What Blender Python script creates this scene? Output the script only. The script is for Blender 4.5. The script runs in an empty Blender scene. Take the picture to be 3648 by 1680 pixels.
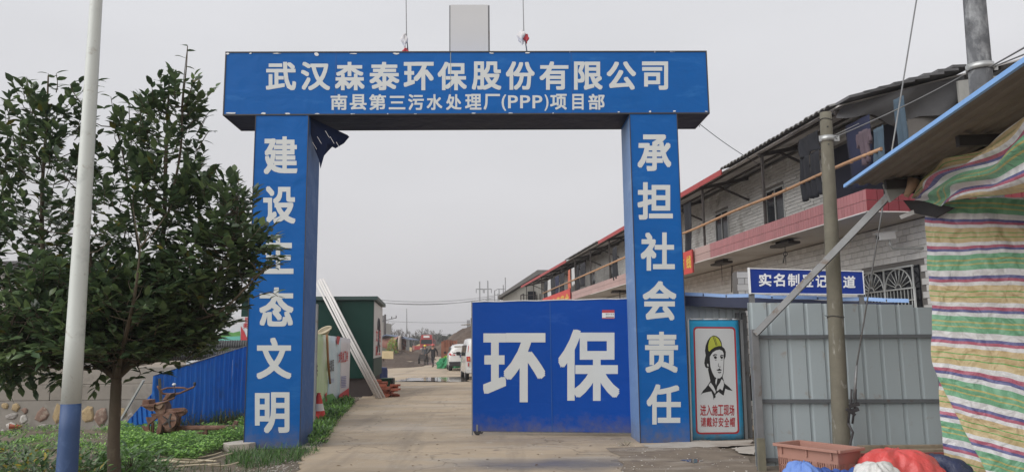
import bpy, bmesh, math, random
import numpy as np
from mathutils import Vector, Matrix, Euler
random.seed(7); RNG = np.random.default_rng(7)
S = bpy.context.scene; COL = S.collection
R = math.radians
# ---------------------------------------------------------------- camera
FPX, CX, CY, H = 2740.0, 1824.0, 840.0, 1.6
_P, _R = R(8.06), R(0.63)
_f = np.array([0, math.cos(_P), math.sin(_P)]); _r0 = np.array([1.0, 0, 0]); _u0 = np.cross(_r0, _f)
_r = _r0*math.cos(_R)-_u0*math.sin(_R); _u = _u0*math.cos(_R)+_r0*math.sin(_R)
cam = bpy.data.cameras.new('camera'); camo = bpy.data.objects.new('camera', cam); COL.objects.link(camo)
cam.sensor_width = 36; cam.lens = 36*FPX/3648; cam.clip_start = .05; cam.clip_end = 6000
mw = Matrix.Identity(4)
for i in range(3):
    mw[i][0] = _r[i]; mw[i][1] = _u[i]; mw[i][2] = -_f[i]
mw[2][3] = H
camo.matrix_world = mw; S.camera = camo
# ---------------------------------------------------------------- world
W = bpy.data.worlds.new('World'); S.world = W; W.use_nodes = True
nt = W.node_tree; nt.nodes.clear()
N = nt.nodes.new; L = nt.links.new
out = N('ShaderNodeOutputWorld'); bg = N('ShaderNodeBackground'); L(bg.outputs[0], out.inputs[0])
SUN_EL, SUN_AZ = R(31), R(-54)
sky = N('ShaderNodeTexSky'); sky.sky_type = 'NISHITA'; sky.sun_disc = False
sky.sun_elevation = SUN_EL; sky.sun_rotation = R(180)+SUN_AZ; sky.dust_density = 6; sky.air_density = 1.5
tc = N('ShaderNodeTexCoord'); mp = N('ShaderNodeMapping'); mp.inputs['Scale'].default_value = (1, 1, 3.2)
L(tc.outputs['Generated'], mp.inputs[0])
nz = N('ShaderNodeTexNoise'); nz.inputs['Scale'].default_value = 1.3; nz.inputs['Detail'].default_value = 5; nz.inputs['Roughness'].default_value = .45
L(mp.outputs[0], nz.inputs['Vector'])
cr = N('ShaderNodeValToRGB'); L(nz.outputs['Fac'], cr.inputs[0])
cr.color_ramp.elements[0].position = .3; cr.color_ramp.elements[0].color = (5.3, 5.28, 5.38, 1)
cr.color_ramp.elements[1].position = .72; cr.color_ramp.elements[1].color = (6.35, 6.33, 6.46, 1)
# haze near the horizon: a little darker and warmer, as under an overcast sky
sep = N('ShaderNodeSeparateXYZ'); L(tc.outputs['Generated'], sep.inputs[0])
mr = N('ShaderNodeMapRange'); mr.inputs['From Min'].default_value = 0.0; mr.inputs['From Max'].default_value = .38
L(sep.outputs['Z'], mr.inputs['Value'])
hz = N('ShaderNodeMix'); hz.data_type = 'RGBA'; hz.inputs['A'].default_value = (.84, .825, .835, 1); hz.inputs['B'].default_value = (1.03, 1.035, 1.05, 1)
L(mr.outputs[0], hz.inputs['Factor'])
ml = N('ShaderNodeMix'); ml.data_type = 'RGBA'; ml.blend_type = 'MULTIPLY'; ml.inputs['Factor'].default_value = 1
L(cr.outputs[0], ml.inputs['A']); L(hz.outputs['Result'], ml.inputs['B'])
mx = N('ShaderNodeMix'); mx.data_type = 'RGBA'; mx.inputs['Factor'].default_value = .94
L(sky.outputs[0], mx.inputs['A']); L(ml.outputs['Result'], mx.inputs['B'])
L(mx.outputs['Result'], bg.inputs[0]); bg.inputs[1].default_value = .1
sun = bpy.data.lights.new('sun', 'SUN'); sun.energy = 2.35; sun.angle = R(70); sun.color = (1, .98, .95)
so = bpy.data.objects.new('sun', sun); COL.objects.link(so)
so.rotation_euler = (R(90)-SUN_EL, 0, SUN_AZ)
S.view_settings.view_transform = 'Standard'; S.view_settings.look = 'None'
S.view_settings.exposure = 0.36; S.view_settings.gamma = 1; S.view_settings.use_curve_mapping = False
S.cycles.max_bounces = 6; S.cycles.diffuse_bounces = 3; S.cycles.transparent_max_bounces = 6
# ---------------------------------------------------------------- photo geometry helpers (where things stand)
CAM = np.array([0, 0, H])
def ray(px, py): return _f+_r*(px-CX)/FPX-_u*(py-CY)/FPX
def at(px, py, Y): d = ray(px, py); return CAM+d*Y/d[1]
def gnd(px, py, z=0.0): d = ray(px, py); return CAM+d*(z-H)/d[2]
def onp(px, py, P0, n):
    d = ray(px, py); n = np.array(n, float); return CAM+d*((n@(np.array(P0)-CAM))/(n@d))
# ---------------------------------------------------------------- materials
MATS = {}
def mat(name, col, rough=.65, var=.12, scale=3.0, bump=.15, bscale=None, metal=0.0, rnd=0.0, isl=0.0, dirt=None, spec=.5,
        streak=None, emit=0, transl=0.0, coat=0.0, big=0.0, bdist=.01):
    if name in MATS: return MATS[name]
    m = bpy.data.materials.new(name); m.use_nodes = True; t = m.node_tree; n = t.nodes; l = t.links
    b = n['Principled BSDF']; b.inputs['Roughness'].default_value = rough; b.inputs['Metallic'].default_value = metal
    b.inputs['Specular IOR Level'].default_value = spec; b.inputs['Coat Weight'].default_value = coat
    tcn = n.new('ShaderNodeTexCoord')
    def noise(sc, det=6, ro=.6, vec=None, dist=0):
        x = n.new('ShaderNodeTexNoise'); x.inputs['Scale'].default_value = sc; x.inputs['Detail'].default_value = det
        x.inputs['Roughness'].default_value = ro; x.inputs['Distortion'].default_value = dist
        l.new(vec or tcn.outputs['Object'], x.inputs['Vector']); return x
    def mathn(op, a, bb, clamp=False):
        x = n.new('ShaderNodeMath'); x.operation = op; x.use_clamp = clamp
        for i, v in enumerate((a, bb)):
            if isinstance(v, (int, float)): x.inputs[i].default_value = v
            else: l.new(v, x.inputs[i])
        return x.outputs[0]
    nz = noise(scale)
    f = mathn('MULTIPLY_ADD', nz.outputs['Fac'], 2*var*1.8); n_ = f.node; n_.inputs[2].default_value = 1-var*1.8
    if big:
        nb = noise(scale*.17, 3); g = mathn('MULTIPLY_ADD', nb.outputs['Fac'], 2*big*1.8); g.node.inputs[2].default_value = 1-big*1.8
        f = mathn('MULTIPLY', f, g)
    if rnd:
        oi = n.new('ShaderNodeObjectInfo'); g = mathn('MULTIPLY_ADD', oi.outputs['Random'], 2*rnd); g.node.inputs[2].default_value = 1-rnd; f = mathn('MULTIPLY', f, g)
    if isl:
        ge = n.new('ShaderNodeNewGeometry'); g = mathn('MULTIPLY_ADD', ge.outputs['Random Per Island'], 2*isl); g.node.inputs[2].default_value = 1-isl; f = mathn('MULTIPLY', f, g)
    hs = n.new('ShaderNodeHueSaturation'); hs.inputs['Color'].default_value = (*col, 1); l.new(f, hs.inputs['Value'])
    cur = hs.outputs[0]
    for d in (dirt or []):
        dc, amount, dsc = d[:3]; st = d[3] if len(d) > 3 else None
        vec = None
        if st:
            mpn = n.new('ShaderNodeMapping'); mpn.inputs['Scale'].default_value = st; l.new(tcn.outputs['Object'], mpn.inputs[0]); vec = mpn.outputs[0]
        nd = noise(dsc, 8, .65, vec, .3); r = n.new('ShaderNodeValToRGB'); l.new(nd.outputs['Fac'], r.inputs[0])
        r.color_ramp.elements[0].position = .62-amount*.35; r.color_ramp.elements[1].position = .78-amount*.25
        mx = n.new('ShaderNodeMix'); mx.data_type = 'RGBA'; l.new(r.outputs[0], mx.inputs['Factor']); l.new(cur, mx.inputs['A'])
        mx.inputs['B'].default_value = (*dc, 1); cur = mx.outputs['Result']
    l.new(cur, b.inputs['Base Color'])
    if bump:
        nb = noise(bscale or scale*6, 5); bp = n.new('ShaderNodeBump'); bp.inputs['Strength'].default_value = bump; bp.inputs['Distance'].default_value = bdist
        l.new(nb.outputs['Fac'], bp.inputs['Height']); l.new(bp.outputs[0], b.inputs['Normal'])
    if transl:
        tr = n.new('ShaderNodeBsdfTranslucent'); l.new(cur, tr.inputs[0]); ms = n.new('ShaderNodeMixShader'); ms.inputs[0].default_value = transl
        l.new(b.outputs[0], ms.inputs[1]); l.new(tr.outputs[0], ms.inputs[2]); l.new(ms.outputs[0], n['Material Output'].inputs[0])
    MATS[name] = m; return m
# ---------------------------------------------------------------- mesh builder (world coordinates, or a frame's)
class Frame:
    def __init__(s, o=(0, 0, 0), rz=0): s.M = Matrix.Translation(Vector(o)) @ Matrix.Rotation(rz, 4, 'Z')
    def w(s, p): return s.M @ Vector(p)
ID = Frame()
def V(*a): return Vector(a)
class MB:
    def __init__(s, fr=ID): s.v = []; s.f = []; s.mi = []; s.sm = []; s.fr = fr
    def add(s, vs, fs, mi=0, smooth=False):
        b = len(s.v); s.v += [s.fr.w(p) for p in vs]
        for f in fs: s.f.append([b+i for i in f]); s.mi.append(mi); s.sm.append(smooth)
        return s
    def box(s, lo, hi, mi=0):
        x0, y0, z0 = lo; x1, y1, z1 = hi
        return s.add([(x0,y0,z0),(x1,y0,z0),(x1,y1,z0),(x0,y1,z0),(x0,y0,z1),(x1,y0,z1),(x1,y1,z1),(x0,y1,z1)],
              [(0,3,2,1),(4,5,6,7),(0,1,5,4),(1,2,6,5),(2,3,7,6),(3,0,4,7)], mi)
    def bar(s, a, b, w, h=None, mi=0, up=(0,0,1)):
        a, b = Vector(a), Vector(b); h = h or w; d = (b-a).normalized(); up = Vector(up)
        if abs(d.dot(up)) > .95: up = Vector((0,1,0))
        x = d.cross(up).normalized(); z = x.cross(d)
        q = [x*(-w/2)-z*(h/2), x*(w/2)-z*(h/2), x*(w/2)+z*(h/2), x*(-w/2)+z*(h/2)]
        return s.add([a+i for i in q]+[b+i for i in q], [(3,2,1,0),(4,5,6,7),(0,1,5,4),(1,2,6,5),(2,3,7,6),(3,0,4,7)], mi)
    def tube(s, pts, r, n=8, mi=0, caps=True, smooth=True):
        pts = [Vector(p) for p in pts]; rr = r if isinstance(r, (list, tuple)) else [r]*len(pts)
        vs = []; px = None
        for i, p in enumerate(pts):
            d = (pts[min(i+1, len(pts)-1)]-pts[max(i-1, 0)]).normalized()
            if px is None: px = d.orthogonal().normalized()
            x = (px-d*px.dot(d)); x = x.normalized() if x.length > 1e-6 else d.orthogonal().normalized(); px = x; y = d.cross(x)
            for k in range(n):
                a = 2*math.pi*k/n; vs.append(p+x*math.cos(a)*rr[i]+y*math.sin(a)*rr[i])
        fs = [(i*n+k, i*n+(k+1)%n, (i+1)*n+(k+1)%n, (i+1)*n+k) for i in range(len(pts)-1) for k in range(n)]
        s.add(vs, fs, mi, smooth)
        if caps:
            b = len(s.v)-len(vs); s.f.append([b+k for k in reversed(range(n))]); s.f.append([b+(len(pts)-1)*n+k for k in range(n)]); s.mi += [mi]*2; s.sm += [False]*2
        return s
    def poly(s, pts, mi=0): return s.add(pts, [tuple(range(len(pts)))], mi)
    def prism(s, pts, d, mi=0):
        n = len(pts); d = Vector(d); p2 = [Vector(p)+d for p in pts]
        return s.add([Vector(p) for p in pts]+p2, [tuple(range(n)), tuple(reversed(range(n, 2*n)))]+[(i, n+i, n+(i+1)%n, (i+1)%n) for i in range(n)], mi)
    def grid(s, fn, nu, nv, mi=0, smooth=True):
        vs = [fn(i/nu, j/nv) for j in range(nv+1) for i in range(nu+1)]
        return s.add(vs, [(j*(nu+1)+i, j*(nu+1)+i+1, (j+1)*(nu+1)+i+1, (j+1)*(nu+1)+i) for j in range(nv) for i in range(nu)], mi, smooth)
    def lathe(s, c, prof, n=16, mi=0, smooth=True):
        vs = [(c[0]+r*math.cos(2*math.pi*k/n), c[1]+r*math.sin(2*math.pi*k/n), c[2]+z) for r, z in prof for k in range(n)]
        fs = [(i*n+k, i*n+(k+1)%n, (i+1)*n+(k+1)%n, (i+1)*n+k) for i in range(len(prof)-1) for k in range(n)]
        return s.add(vs, fs, mi, smooth)
    def ball(s, c, r, n=10, mi=0, sq=(1,1,1)):
        prof = [(r*math.sin(math.pi*i/(n//2+2)), -r*math.cos(math.pi*i/(n//2+2))) for i in range(n//2+3)]
        vs = [(c[0]+p*math.cos(2*math.pi*k/n)*sq[0], c[1]+p*math.sin(2*math.pi*k/n)*sq[1], c[2]+z*sq[2]) for p, z in prof for k in range(n)]
        return s.add(vs, [(i*n+k, i*n+(k+1)%n, (i+1)*n+(k+1)%n, (i+1)*n+k) for i in range(len(prof)-1) for k in range(n)], mi, True)
    def mesh(s, name, mats, origin=(0,0,0)):
        me = bpy.data.meshes.new(name); o = Vector(origin)
        me.from_pydata([tuple(p-o) for p in s.v], [], s.f)
        for m in (mats if isinstance(mats, (list, tuple)) else [mats]): me.materials.append(m)
        me.polygons.foreach_set('material_index', s.mi); me.polygons.foreach_set('use_smooth', s.sm); me.update()
        return me
    def build(s, name, mats, parent=None, bevel=0, **props):
        o0 = wloc(parent) if parent else Vector((0,0,0))
        org = props.pop('origin', None)
        base = Vector(org) if org is not None else o0
        me = s.mesh(name, mats, base)
        ob = bpy.data.objects.new(name, me); COL.objects.link(ob)
        if parent: ob.parent = parent; ob.location = base-o0; ob['_w'] = list(base)
        else: ob.location = base; ob['_w'] = list(base)
        if bevel:
            bv = ob.modifiers.new('bevel', 'BEVEL'); bv.width = bevel; bv.segments = 2; bv.limit_method = 'ANGLE'
        for k, v in props.items(): ob[k] = v
        return ob
def wloc(o): return Vector(o['_w'])
def thing(name, loc, label, cat, group=None):
    o = bpy.data.objects.new(name, None); COL.objects.link(o); o.location = Vector(loc); o['_w'] = [float(x) for x in loc]
    o.empty_display_size = .1
    o['label'] = label; o['category'] = cat
    if group: o['group'] = group
    return o
def tag(o, label, cat, group=None):
    o['label'] = label; o['category'] = cat
    if group: o['group'] = group
    return o
def struct(o): o['kind'] = 'structure'; return o
def stuff(o, label=None, cat=None):
    o['kind'] = 'stuff'
    if label: o['label'] = label
    if cat: o['category'] = cat
    return o
def inst(me, name, parent, loc, rot=(0,0,0), scale=(1,1,1)):
    o = bpy.data.objects.new(name, me); COL.objects.link(o); o.parent = parent
    o.location = Vector(loc)-wloc(parent); o.rotation_euler = rot; o.scale = scale; return o
def copy_thing(o, delta, label=None, rz=0):
    c = o.copy(); COL.objects.link(c); c.location = o.location+Vector(delta); c['_w'] = list(Vector(o['_w'])+Vector(delta)); c.rotation_euler.z += rz
    if label: c['label'] = label
    for ch in list(o.children):
        d = ch.copy(); COL.objects.link(d); d.parent = c
        for g in list(ch.children):
            e = g.copy(); COL.objects.link(e); e.parent = d
    return c
# ---------------------------------------------------------------- lettering: outlines turned into flat vinyl pieces
_G = {}
def glyph(ch, off):
    if (ch, off) in _G: return _G[ch, off]
    c = bpy.data.curves.new('letter', 'FONT'); c.body = ch; c.resolution_u = 3
    o = bpy.data.objects.new('letter', c); COL.objects.link(o)
    dg = bpy.context.evaluated_depsgraph_get(); me = bpy.data.meshes.new_from_object(o.evaluated_get(dg))
    v0 = np.array([v.co[:] for v in me.vertices])[:, :2]; f0 = [tuple(p.vertices) for p in me.polygons]
    # a bold cut: the stroke grown by a few shifted layers, each a hair above the one below
    sh = [(0,0),(1,0),(-1,0),(0,1),(0,-1),(1,1),(1,-1),(-1,1),(-1,-1)] if off else [(0,0)]
    vs = np.vstack([np.column_stack([v0+np.array(s)*off*1.0, np.full(len(v0), k*1.0)]) for k, s in enumerate(sh)])
    fs = [tuple(i+k*len(v0) for i in f) for k in range(len(sh)) for f in f0]
    lo, hi = vs[:, :2].min(0), vs[:, :2].max(0); vs[:, :2] = (vs[:, :2]-lo)/(hi-lo)
    bpy.data.objects.remove(o); bpy.data.meshes.remove(me); bpy.data.curves.remove(c)
    _G[ch, off] = (vs, fs); return vs, fs
def put_glyph(mb, ch, off, P, depth=0):
    """P(u,v) -> point for the letter's box, v up"""
    vs, fs = glyph(ch, off*(.62 if ch in '()P' else 1)); a, b, c = Vector(P(0,0)), Vector(P(1,0)), Vector(P(0,1)); n = (b-a).cross(c-a).normalized()
    if n.dot(Vector((0,0,H))-a) < 0: n = -n
    st = min(.00015, (c-a).length*.0008)
    mb.add([Vector(P(u, v))+n*(k*st) for u, v, k in vs], fs)
def letter(ch, box, surf, m, parent, off=.03, name='character'):
    """box = its corners in the sign's own plane, surf maps them to the plane"""
    x0, y0, x1, y1 = box; mb = MB()
    a, b, c, d = (Vector(surf(x0, y1)), Vector(surf(x1, y1)), Vector(surf(x0, y0)), Vector(surf(x1, y0)))
    put_glyph(mb, ch, off, lambda u, v: (a*(1-u)+b*u)*(1-v)+(c*(1-u)+d*u)*v)
    return mb.build(name, m, parent)
# ---------------------------------------------------------------- leaves
LEAF = (np.array([(0,0,0),(-.17,.22,.02),(.17,.22,.02),(0,.25,-.03),(-.22,.52,.0),(.22,.52,.0),(0,.55,-.05),(-.12,.82,-.08),(.12,.82,-.08),(0,.84,-.11),(0,1.05,-.2)]),
        np.array([(0,3,1,1),(0,2,3,3),(1,3,6,4),(3,2,5,6),(4,6,9,7),(6,5,8,9),(7,9,10,10),(9,8,10,10)]))
SLEAF = (np.array([(0,0,0),(-.3,.5,.02),(0,.5,-.05),(.3,.5,.02),(0,1,-.1)]), np.array([(0,2,1,1),(0,3,2,2),(1,2,4,4),(2,3,4,4)]))
BLADE = (np.array([(-.03,0,0),(.03,0,0),(-.025,.5,.05),(.025,.5,.05),(-.015,.85,-.08),(.015,.85,-.08),(0,1.0,-.25)]), np.array([(0,1,3,2),(2,3,5,4),(4,5,6,6)]))
def rotm(yaw, pitch, roll):
    cy, sy, cp, sp, cr_, sr = np.cos(yaw), np.sin(yaw), np.cos(pitch), np.sin(pitch), np.cos(roll), np.sin(roll)
    z = np.zeros_like(yaw); o = np.ones_like(yaw)
    Rz = np.stack([cy,-sy,z, sy,cy,z, z,z,o], -1).reshape(-1,3,3); Rx = np.stack([o,z,z, z,cp,-sp, z,sp,cp], -1).reshape(-1,3,3)
    Ry = np.stack([cr_,z,sr, z,o,z, -sr,z,cr_], -1).reshape(-1,3,3)
    return Rz@Rx@Ry
def leaf_mesh(name, tpl, pos, yaw, pitch, roll, size, width, mats, origin=(0,0,0), mi=None):
    tv, tf = tpl; n = len(pos); Rm = rotm(yaw, pitch, roll)
    sc = np.stack([size*width, size, size], -1)[:, None, :]
    vs = np.einsum('nij,nkj->nki', Rm, tv[None]*sc)+pos[:, None, :]-np.array(origin)
    vs = vs.reshape(-1, 3)
    nt_ = len(tv); loops = []; starts = []; tot = 0
    base = [tuple(dict.fromkeys(f)) for f in tf]
    flat = np.concatenate([np.array(b) for b in base]); lens = np.array([len(b) for b in base])
    allv = (flat[None]+(np.arange(n)*nt_)[:, None]).ravel(); ln = np.tile(lens, n); st = np.concatenate([[0], np.cumsum(ln)[:-1]])
    me = bpy.data.meshes.new(name); me.vertices.add(len(vs)); me.vertices.foreach_set('co', vs.ravel())
    me.loops.add(len(allv)); me.loops.foreach_set('vertex_index', allv.astype(np.int32))
    me.polygons.add(len(ln)); me.polygons.foreach_set('loop_start', st.astype(np.int32)); me.polygons.foreach_set('loop_total', ln.astype(np.int32))
    for m in mats: me.materials.append(m)
    if mi is not None: me.polygons.foreach_set('material_index', np.repeat(mi, len(base)).astype(np.int32))
    me.update(calc_edges=True); me.validate(); return me
def in_poly(poly, p):
    x, y = p; c = False; n = len(poly)
    for i in range(n):
        x0, y0 = poly[i]; x1, y1 = poly[(i+1) % n]
        if (y0 > y) != (y1 > y) and x < (x1-x0)*(y-y0)/(y1-y0)+x0: c = not c
    return c
def sample_poly(poly, n):
    xs = [p[0] for p in poly]; ys = [p[1] for p in poly]; o = []
    while len(o) < n:
        p = (random.uniform(min(xs), max(xs)), random.uniform(min(ys), max(ys)))
        if in_poly(poly, p): o.append(p)
    return np.array(o)
def scatter(name, poly, n, tpl, size, width, mats, h=0.0, pitch=(20, 70), hfun=None, label=None, cat=None, clump=None):
    p = sample_poly(poly, n)
    if clump:
        c = p[RNG.integers(0, max(2, n//clump), n)]; p = c+RNG.normal(0, .11, (n, 2))
    z = RNG.uniform(0, 1, n)**.7*h if not hfun else np.array([hfun(*q) for q in p])*RNG.uniform(.3, 1, n)
    pos = np.column_stack([p, z]); k = RNG.integers(0, len(mats), n)
    me = leaf_mesh(name, tpl, pos, RNG.uniform(0, 6.283, n), np.radians(RNG.uniform(*pitch, n)), np.radians(RNG.uniform(-25, 25, n)),
                   RNG.uniform(*size, n), RNG.uniform(width*.8, width*1.2, n), mats, mi=k)
    o = bpy.data.objects.new(name, me); COL.objects.link(o); o['_w'] = [0, 0, 0]; return stuff(o, label, cat)
# ================================================================= GROUND
m_earth = mat('earth', (.17,.135,.10), .95, .25, 2.0, .5, 20, dirt=[((.10,.085,.06), .5, 1.2), ((.26,.22,.18), .25, 5)], bdist=.03)
m_road = None
def road_material():
    m = mat('concrete_road', (.43,.34,.238), .8, .15, 1.3, .5, 30, big=.14,
            dirt=[((.27,.215,.155), .42, .45, (.6,1.6,1)), ((.40,.35,.29), .30, .7, (.5,2,1)), ((.15,.12,.095), .06, 2.6), ((.16,.13,.10), .02, 9), ((.26,.21,.155), .30, .5, (2.6,.25,1)), ((.42,.37,.30), .16, 6)])
    t = m.node_tree; n = t.nodes; l = t.links; b = n['Principled BSDF']
    # wet places: smoother and darker, over the same concrete
    tcn = n.new('ShaderNodeTexCoord'); mpn = n.new('ShaderNodeMapping'); mpn.inputs['Scale'].default_value = (.35, .8, 1); l.new(tcn.outputs['Object'], mpn.inputs[0])
    x = n.new('ShaderNodeTexNoise'); x.inputs['Scale'].default_value = .55; x.inputs['Detail'].default_value = 7; l.new(mpn.outputs[0], x.inputs['Vector'])
    r = n.new('ShaderNodeMapRange'); r.inputs['From Min'].default_value = .5; r.inputs['From Max'].default_value = .68; r.inputs['To Min'].default_value = .82; r.inputs['To Max'].default_value = .45
    l.new(x.outputs['Fac'], r.inputs['Value']); l.new(r.outputs[0], b.inputs['Roughness'])
    # soft shadow smudge by the gate leaf painted into the road colour, feathered by noise
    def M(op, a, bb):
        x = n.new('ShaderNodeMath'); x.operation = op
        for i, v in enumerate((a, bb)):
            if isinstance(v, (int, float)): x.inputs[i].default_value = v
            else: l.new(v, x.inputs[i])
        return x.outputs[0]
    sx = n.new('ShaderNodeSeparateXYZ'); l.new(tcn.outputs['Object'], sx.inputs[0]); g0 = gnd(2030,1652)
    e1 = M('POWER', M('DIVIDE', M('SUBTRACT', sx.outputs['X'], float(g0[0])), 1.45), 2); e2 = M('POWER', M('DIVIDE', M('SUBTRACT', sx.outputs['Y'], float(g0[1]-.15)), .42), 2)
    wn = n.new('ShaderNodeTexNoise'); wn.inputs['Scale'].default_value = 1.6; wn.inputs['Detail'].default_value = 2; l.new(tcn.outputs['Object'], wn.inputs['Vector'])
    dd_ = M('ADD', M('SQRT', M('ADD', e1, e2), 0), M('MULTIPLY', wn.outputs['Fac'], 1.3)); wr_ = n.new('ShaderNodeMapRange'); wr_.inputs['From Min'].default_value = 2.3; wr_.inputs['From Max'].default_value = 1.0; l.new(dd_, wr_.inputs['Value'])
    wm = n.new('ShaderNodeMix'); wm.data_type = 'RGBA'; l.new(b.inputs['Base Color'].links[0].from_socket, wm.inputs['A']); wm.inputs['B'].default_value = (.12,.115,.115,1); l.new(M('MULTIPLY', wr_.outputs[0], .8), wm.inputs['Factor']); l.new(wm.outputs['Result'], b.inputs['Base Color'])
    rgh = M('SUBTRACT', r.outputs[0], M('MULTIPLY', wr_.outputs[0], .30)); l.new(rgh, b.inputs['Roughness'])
    # fine cracks
    v = n.new('ShaderNodeTexVoronoi'); v.feature = 'DISTANCE_TO_EDGE'; v.inputs['Scale'].default_value = .38
    nn = n.new('ShaderNodeTexNoise'); nn.inputs['Scale'].default_value = 1.7; nn.inputs['Detail'].default_value = 6; l.new(tcn.outputs['Object'], nn.inputs['Vector'])
    va = n.new('ShaderNodeVectorMath'); va.operation = 'MULTIPLY_ADD'; va.inputs[1].default_value = (.9,.9,.9); l.new(nn.outputs['Color'], va.inputs[0]); l.new(tcn.outputs['Object'], va.inputs[2])
    l.new(va.outputs[0], v.inputs['Vector'])
    rr = n.new('ShaderNodeMapRange'); rr.inputs['From Min'].default_value = .0; rr.inputs['From Max'].default_value = .009; rr.inputs['To Min'].default_value = .55; rr.inputs['To Max'].default_value = 1
    l.new(v.outputs['Distance'], rr.inputs['Value'])
    old = b.inputs['Base Color'].links[0].from_socket
    mm = n.new('ShaderNodeMix'); mm.data_type = 'RGBA'; mm.blend_type = 'MULTIPLY'; mm.inputs['Factor'].default_value = 1
    l.new(old, mm.inputs['A']); l.new(rr.outputs[0], mm.inputs['B']); l.new(mm.outputs['Result'], b.inputs['Base Color'])
    return m
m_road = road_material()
g = MB(); g.add([(-1500,-60,0),(1500,-60,0),(1500,2500,0),(-1500,2500,0)], [(0,1,2,3)]); struct(g.build('ground', m_earth))
# road sheet
le = [(-2.2,4),(-2.55,8),(-2.82,10.3),(-3.05,11.5),(-3.3,13.2),(-3.7,15.9),(-4.2,19.5),(-4.52,22),(-4.82,24.9),(-5.31,28),(-7.2,40),(-9.3,55),(-12,80),(-17,130)]
re = [(3.0,4),(3.0,8),(2.6,10.3),(2.2,11.5),(3.2,13.2),(5.9,15.9),(5.2,19.5),(5.0,22),(4.9,24.9),(4.6,28),(3.2,40),(1.2,55),(-2,80),(-8.5,130)]
def subdiv(e, k=8, j=.06):
    o = []
    for i in range(len(e)-1):
        for q in range(k):
            t = q/k; o.append((e[i][0]*(1-t)+e[i+1][0]*t+random.uniform(-j, j)*min(1, e[i][1]/10), e[i][1]*(1-t)+e[i+1][1]*t))
    o.append(e[-1]); return o
la, ra = subdiv(le), subdiv(re, 8, .1)
g = MB()
for i in range(len(la)-1):
    g.add([(*la[i],.02),(*ra[i],.02),(*ra[i+1],.02),(*la[i+1],.02)], [(0,1,2,3)])
    g.add([(*la[i],.0),(*la[i],.02),(*la[i+1],.02),(*la[i+1],.0)], [(0,1,2,3)])
    g.add([(*ra[i],.0),(*ra[i],.02),(*ra[i+1],.02),(*ra[i+1],.0)], [(3,2,1,0)])
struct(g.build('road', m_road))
# open yard further in and muddy apron at the right
m_mud = mat('mud', (.20,.16,.12), .9, .2, 3, .6, 25, dirt=[((.40,.36,.31), .35, .9, (.6,2,1)), ((.13,.10,.08), .3, 2.5)], bdist=.03)
def blob(name, pts, z, m, jit=.12, k=6):
    o = []
    for i in range(len(pts)):
        a, b = pts[i], pts[(i+1) % len(pts)]
        for q in range(k):
            t = q/k; o.append((a[0]*(1-t)+b[0]*t+random.uniform(-jit, jit), a[1]*(1-t)+b[1]*t+random.uniform(-jit, jit), z))
    return MB().poly(o).build(name, m)
struct(blob('muddy_apron', [(1.4,9.6),(3.3,9.2),(3.1,12.0),(3.3,13.0),(1.5,12.1)], .026, m_mud, .1))
struct(blob('yard', [(-60,45),(-9,45),(-14,130),(60,130),(60,32),(6,32),(6,60),(-3,90),(-30,190),(-120,190)], .012, mat('yard_earth', (.24,.195,.15), .9, .2, 1, .5, 12, dirt=[((.33,.28,.23), .4, .3), ((.13,.10,.08), .3, .5)], bdist=.05), .5))
# standing water
def water(name, pts, z=.027, tint=(.16,.14,.12), jit=.1):
    m = mat('standing_water', tint, .07, .05, 2, .02, 6, spec=.5) if z < .0264 or z > .0266 else mat('wet_concrete', (.17,.155,.14), .16, .15, 2, .25, 20, spec=.5)
    o = blob(name, pts, z, m, jit); struct(o); return o
water('puddle', [tuple(gnd(x,y)[:2]) for x,y in [(1395,1358),(1480,1346),(1640,1343),(1690,1345),(1690,1362),(1560,1360),(1480,1358),(1400,1362)]], .027, jit=.35)
water('puddle', [tuple(gnd(x,y)[:2]) for x,y in [(1440,1296),(1480,1283),(1545,1285),(1560,1300),(1490,1302)]], .028, jit=.5)
water('puddle', [tuple(gnd(x,y)[:2]) for x,y in [(2425,1645),(2470,1640),(2510,1648),(2470,1656)]], .0315, jit=.02)
m_patch = mat('pale_concrete', (.44,.40,.35), .8, .12, 2, .3, 20, dirt=[((.25,.2,.16), .35, 1.5)])
struct(blob('concrete_patch', [tuple(gnd(x,y)[:2]) for x,y in [(2290,1590),(2440,1575),(2680,1572),(2680,1590),(2560,1596),(2420,1600),(2330,1604)]], .030, m_patch, .05))
struct(blob('concrete_patch', [tuple(gnd(x,y)[:2]) for x,y in [(2610,1600),(2690,1592),(2690,1625),(2640,1620)]], .030, m_patch, .04))
# small debris: pale chips and pebbles
m_chip = mat('pale_chips', (.55,.52,.48), .8, .1, 5, 0, isl=.4)
mb = MB()
def chip(p, s):
    a = random.random()*6.28; q = [(p[0]+s*random.uniform(.5,1)*math.cos(a+k*1.57), p[1]+s*random.uniform(.4,1)*math.sin(a+k*1.57)) for k in range(4)]
    z = p[2]; h = s*.35; mb.add([(*c, z) for c in q]+[(*c, z+h) for c in q], [(4,5,6,7),(0,1,5,4),(1,2,6,5),(2,3,7,6),(3,0,4,7)])
for i in range(260): p = gnd(random.gauss(960, 60), random.uniform(1638, 1700)); chip(p, random.uniform(.006, .022))
for i in range(90): p = gnd(random.uniform(1150, 2300), random.uniform(1450, 1680), .02); chip(p, random.uniform(.004, .014))
for i in range(60): p = gnd(random.uniform(180, 430), random.uniform(1510, 1600)); chip(p, random.uniform(.01, .035))
for i in range(140): p = gnd(random.uniform(1210, 1320), random.uniform(1405, 1450)); chip(p, random.uniform(.01, .05))
for i in range(120): p = gnd(random.uniform(2200, 2680), random.uniform(1585, 1680), .03); chip(p, random.uniform(.004, .016))
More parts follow.
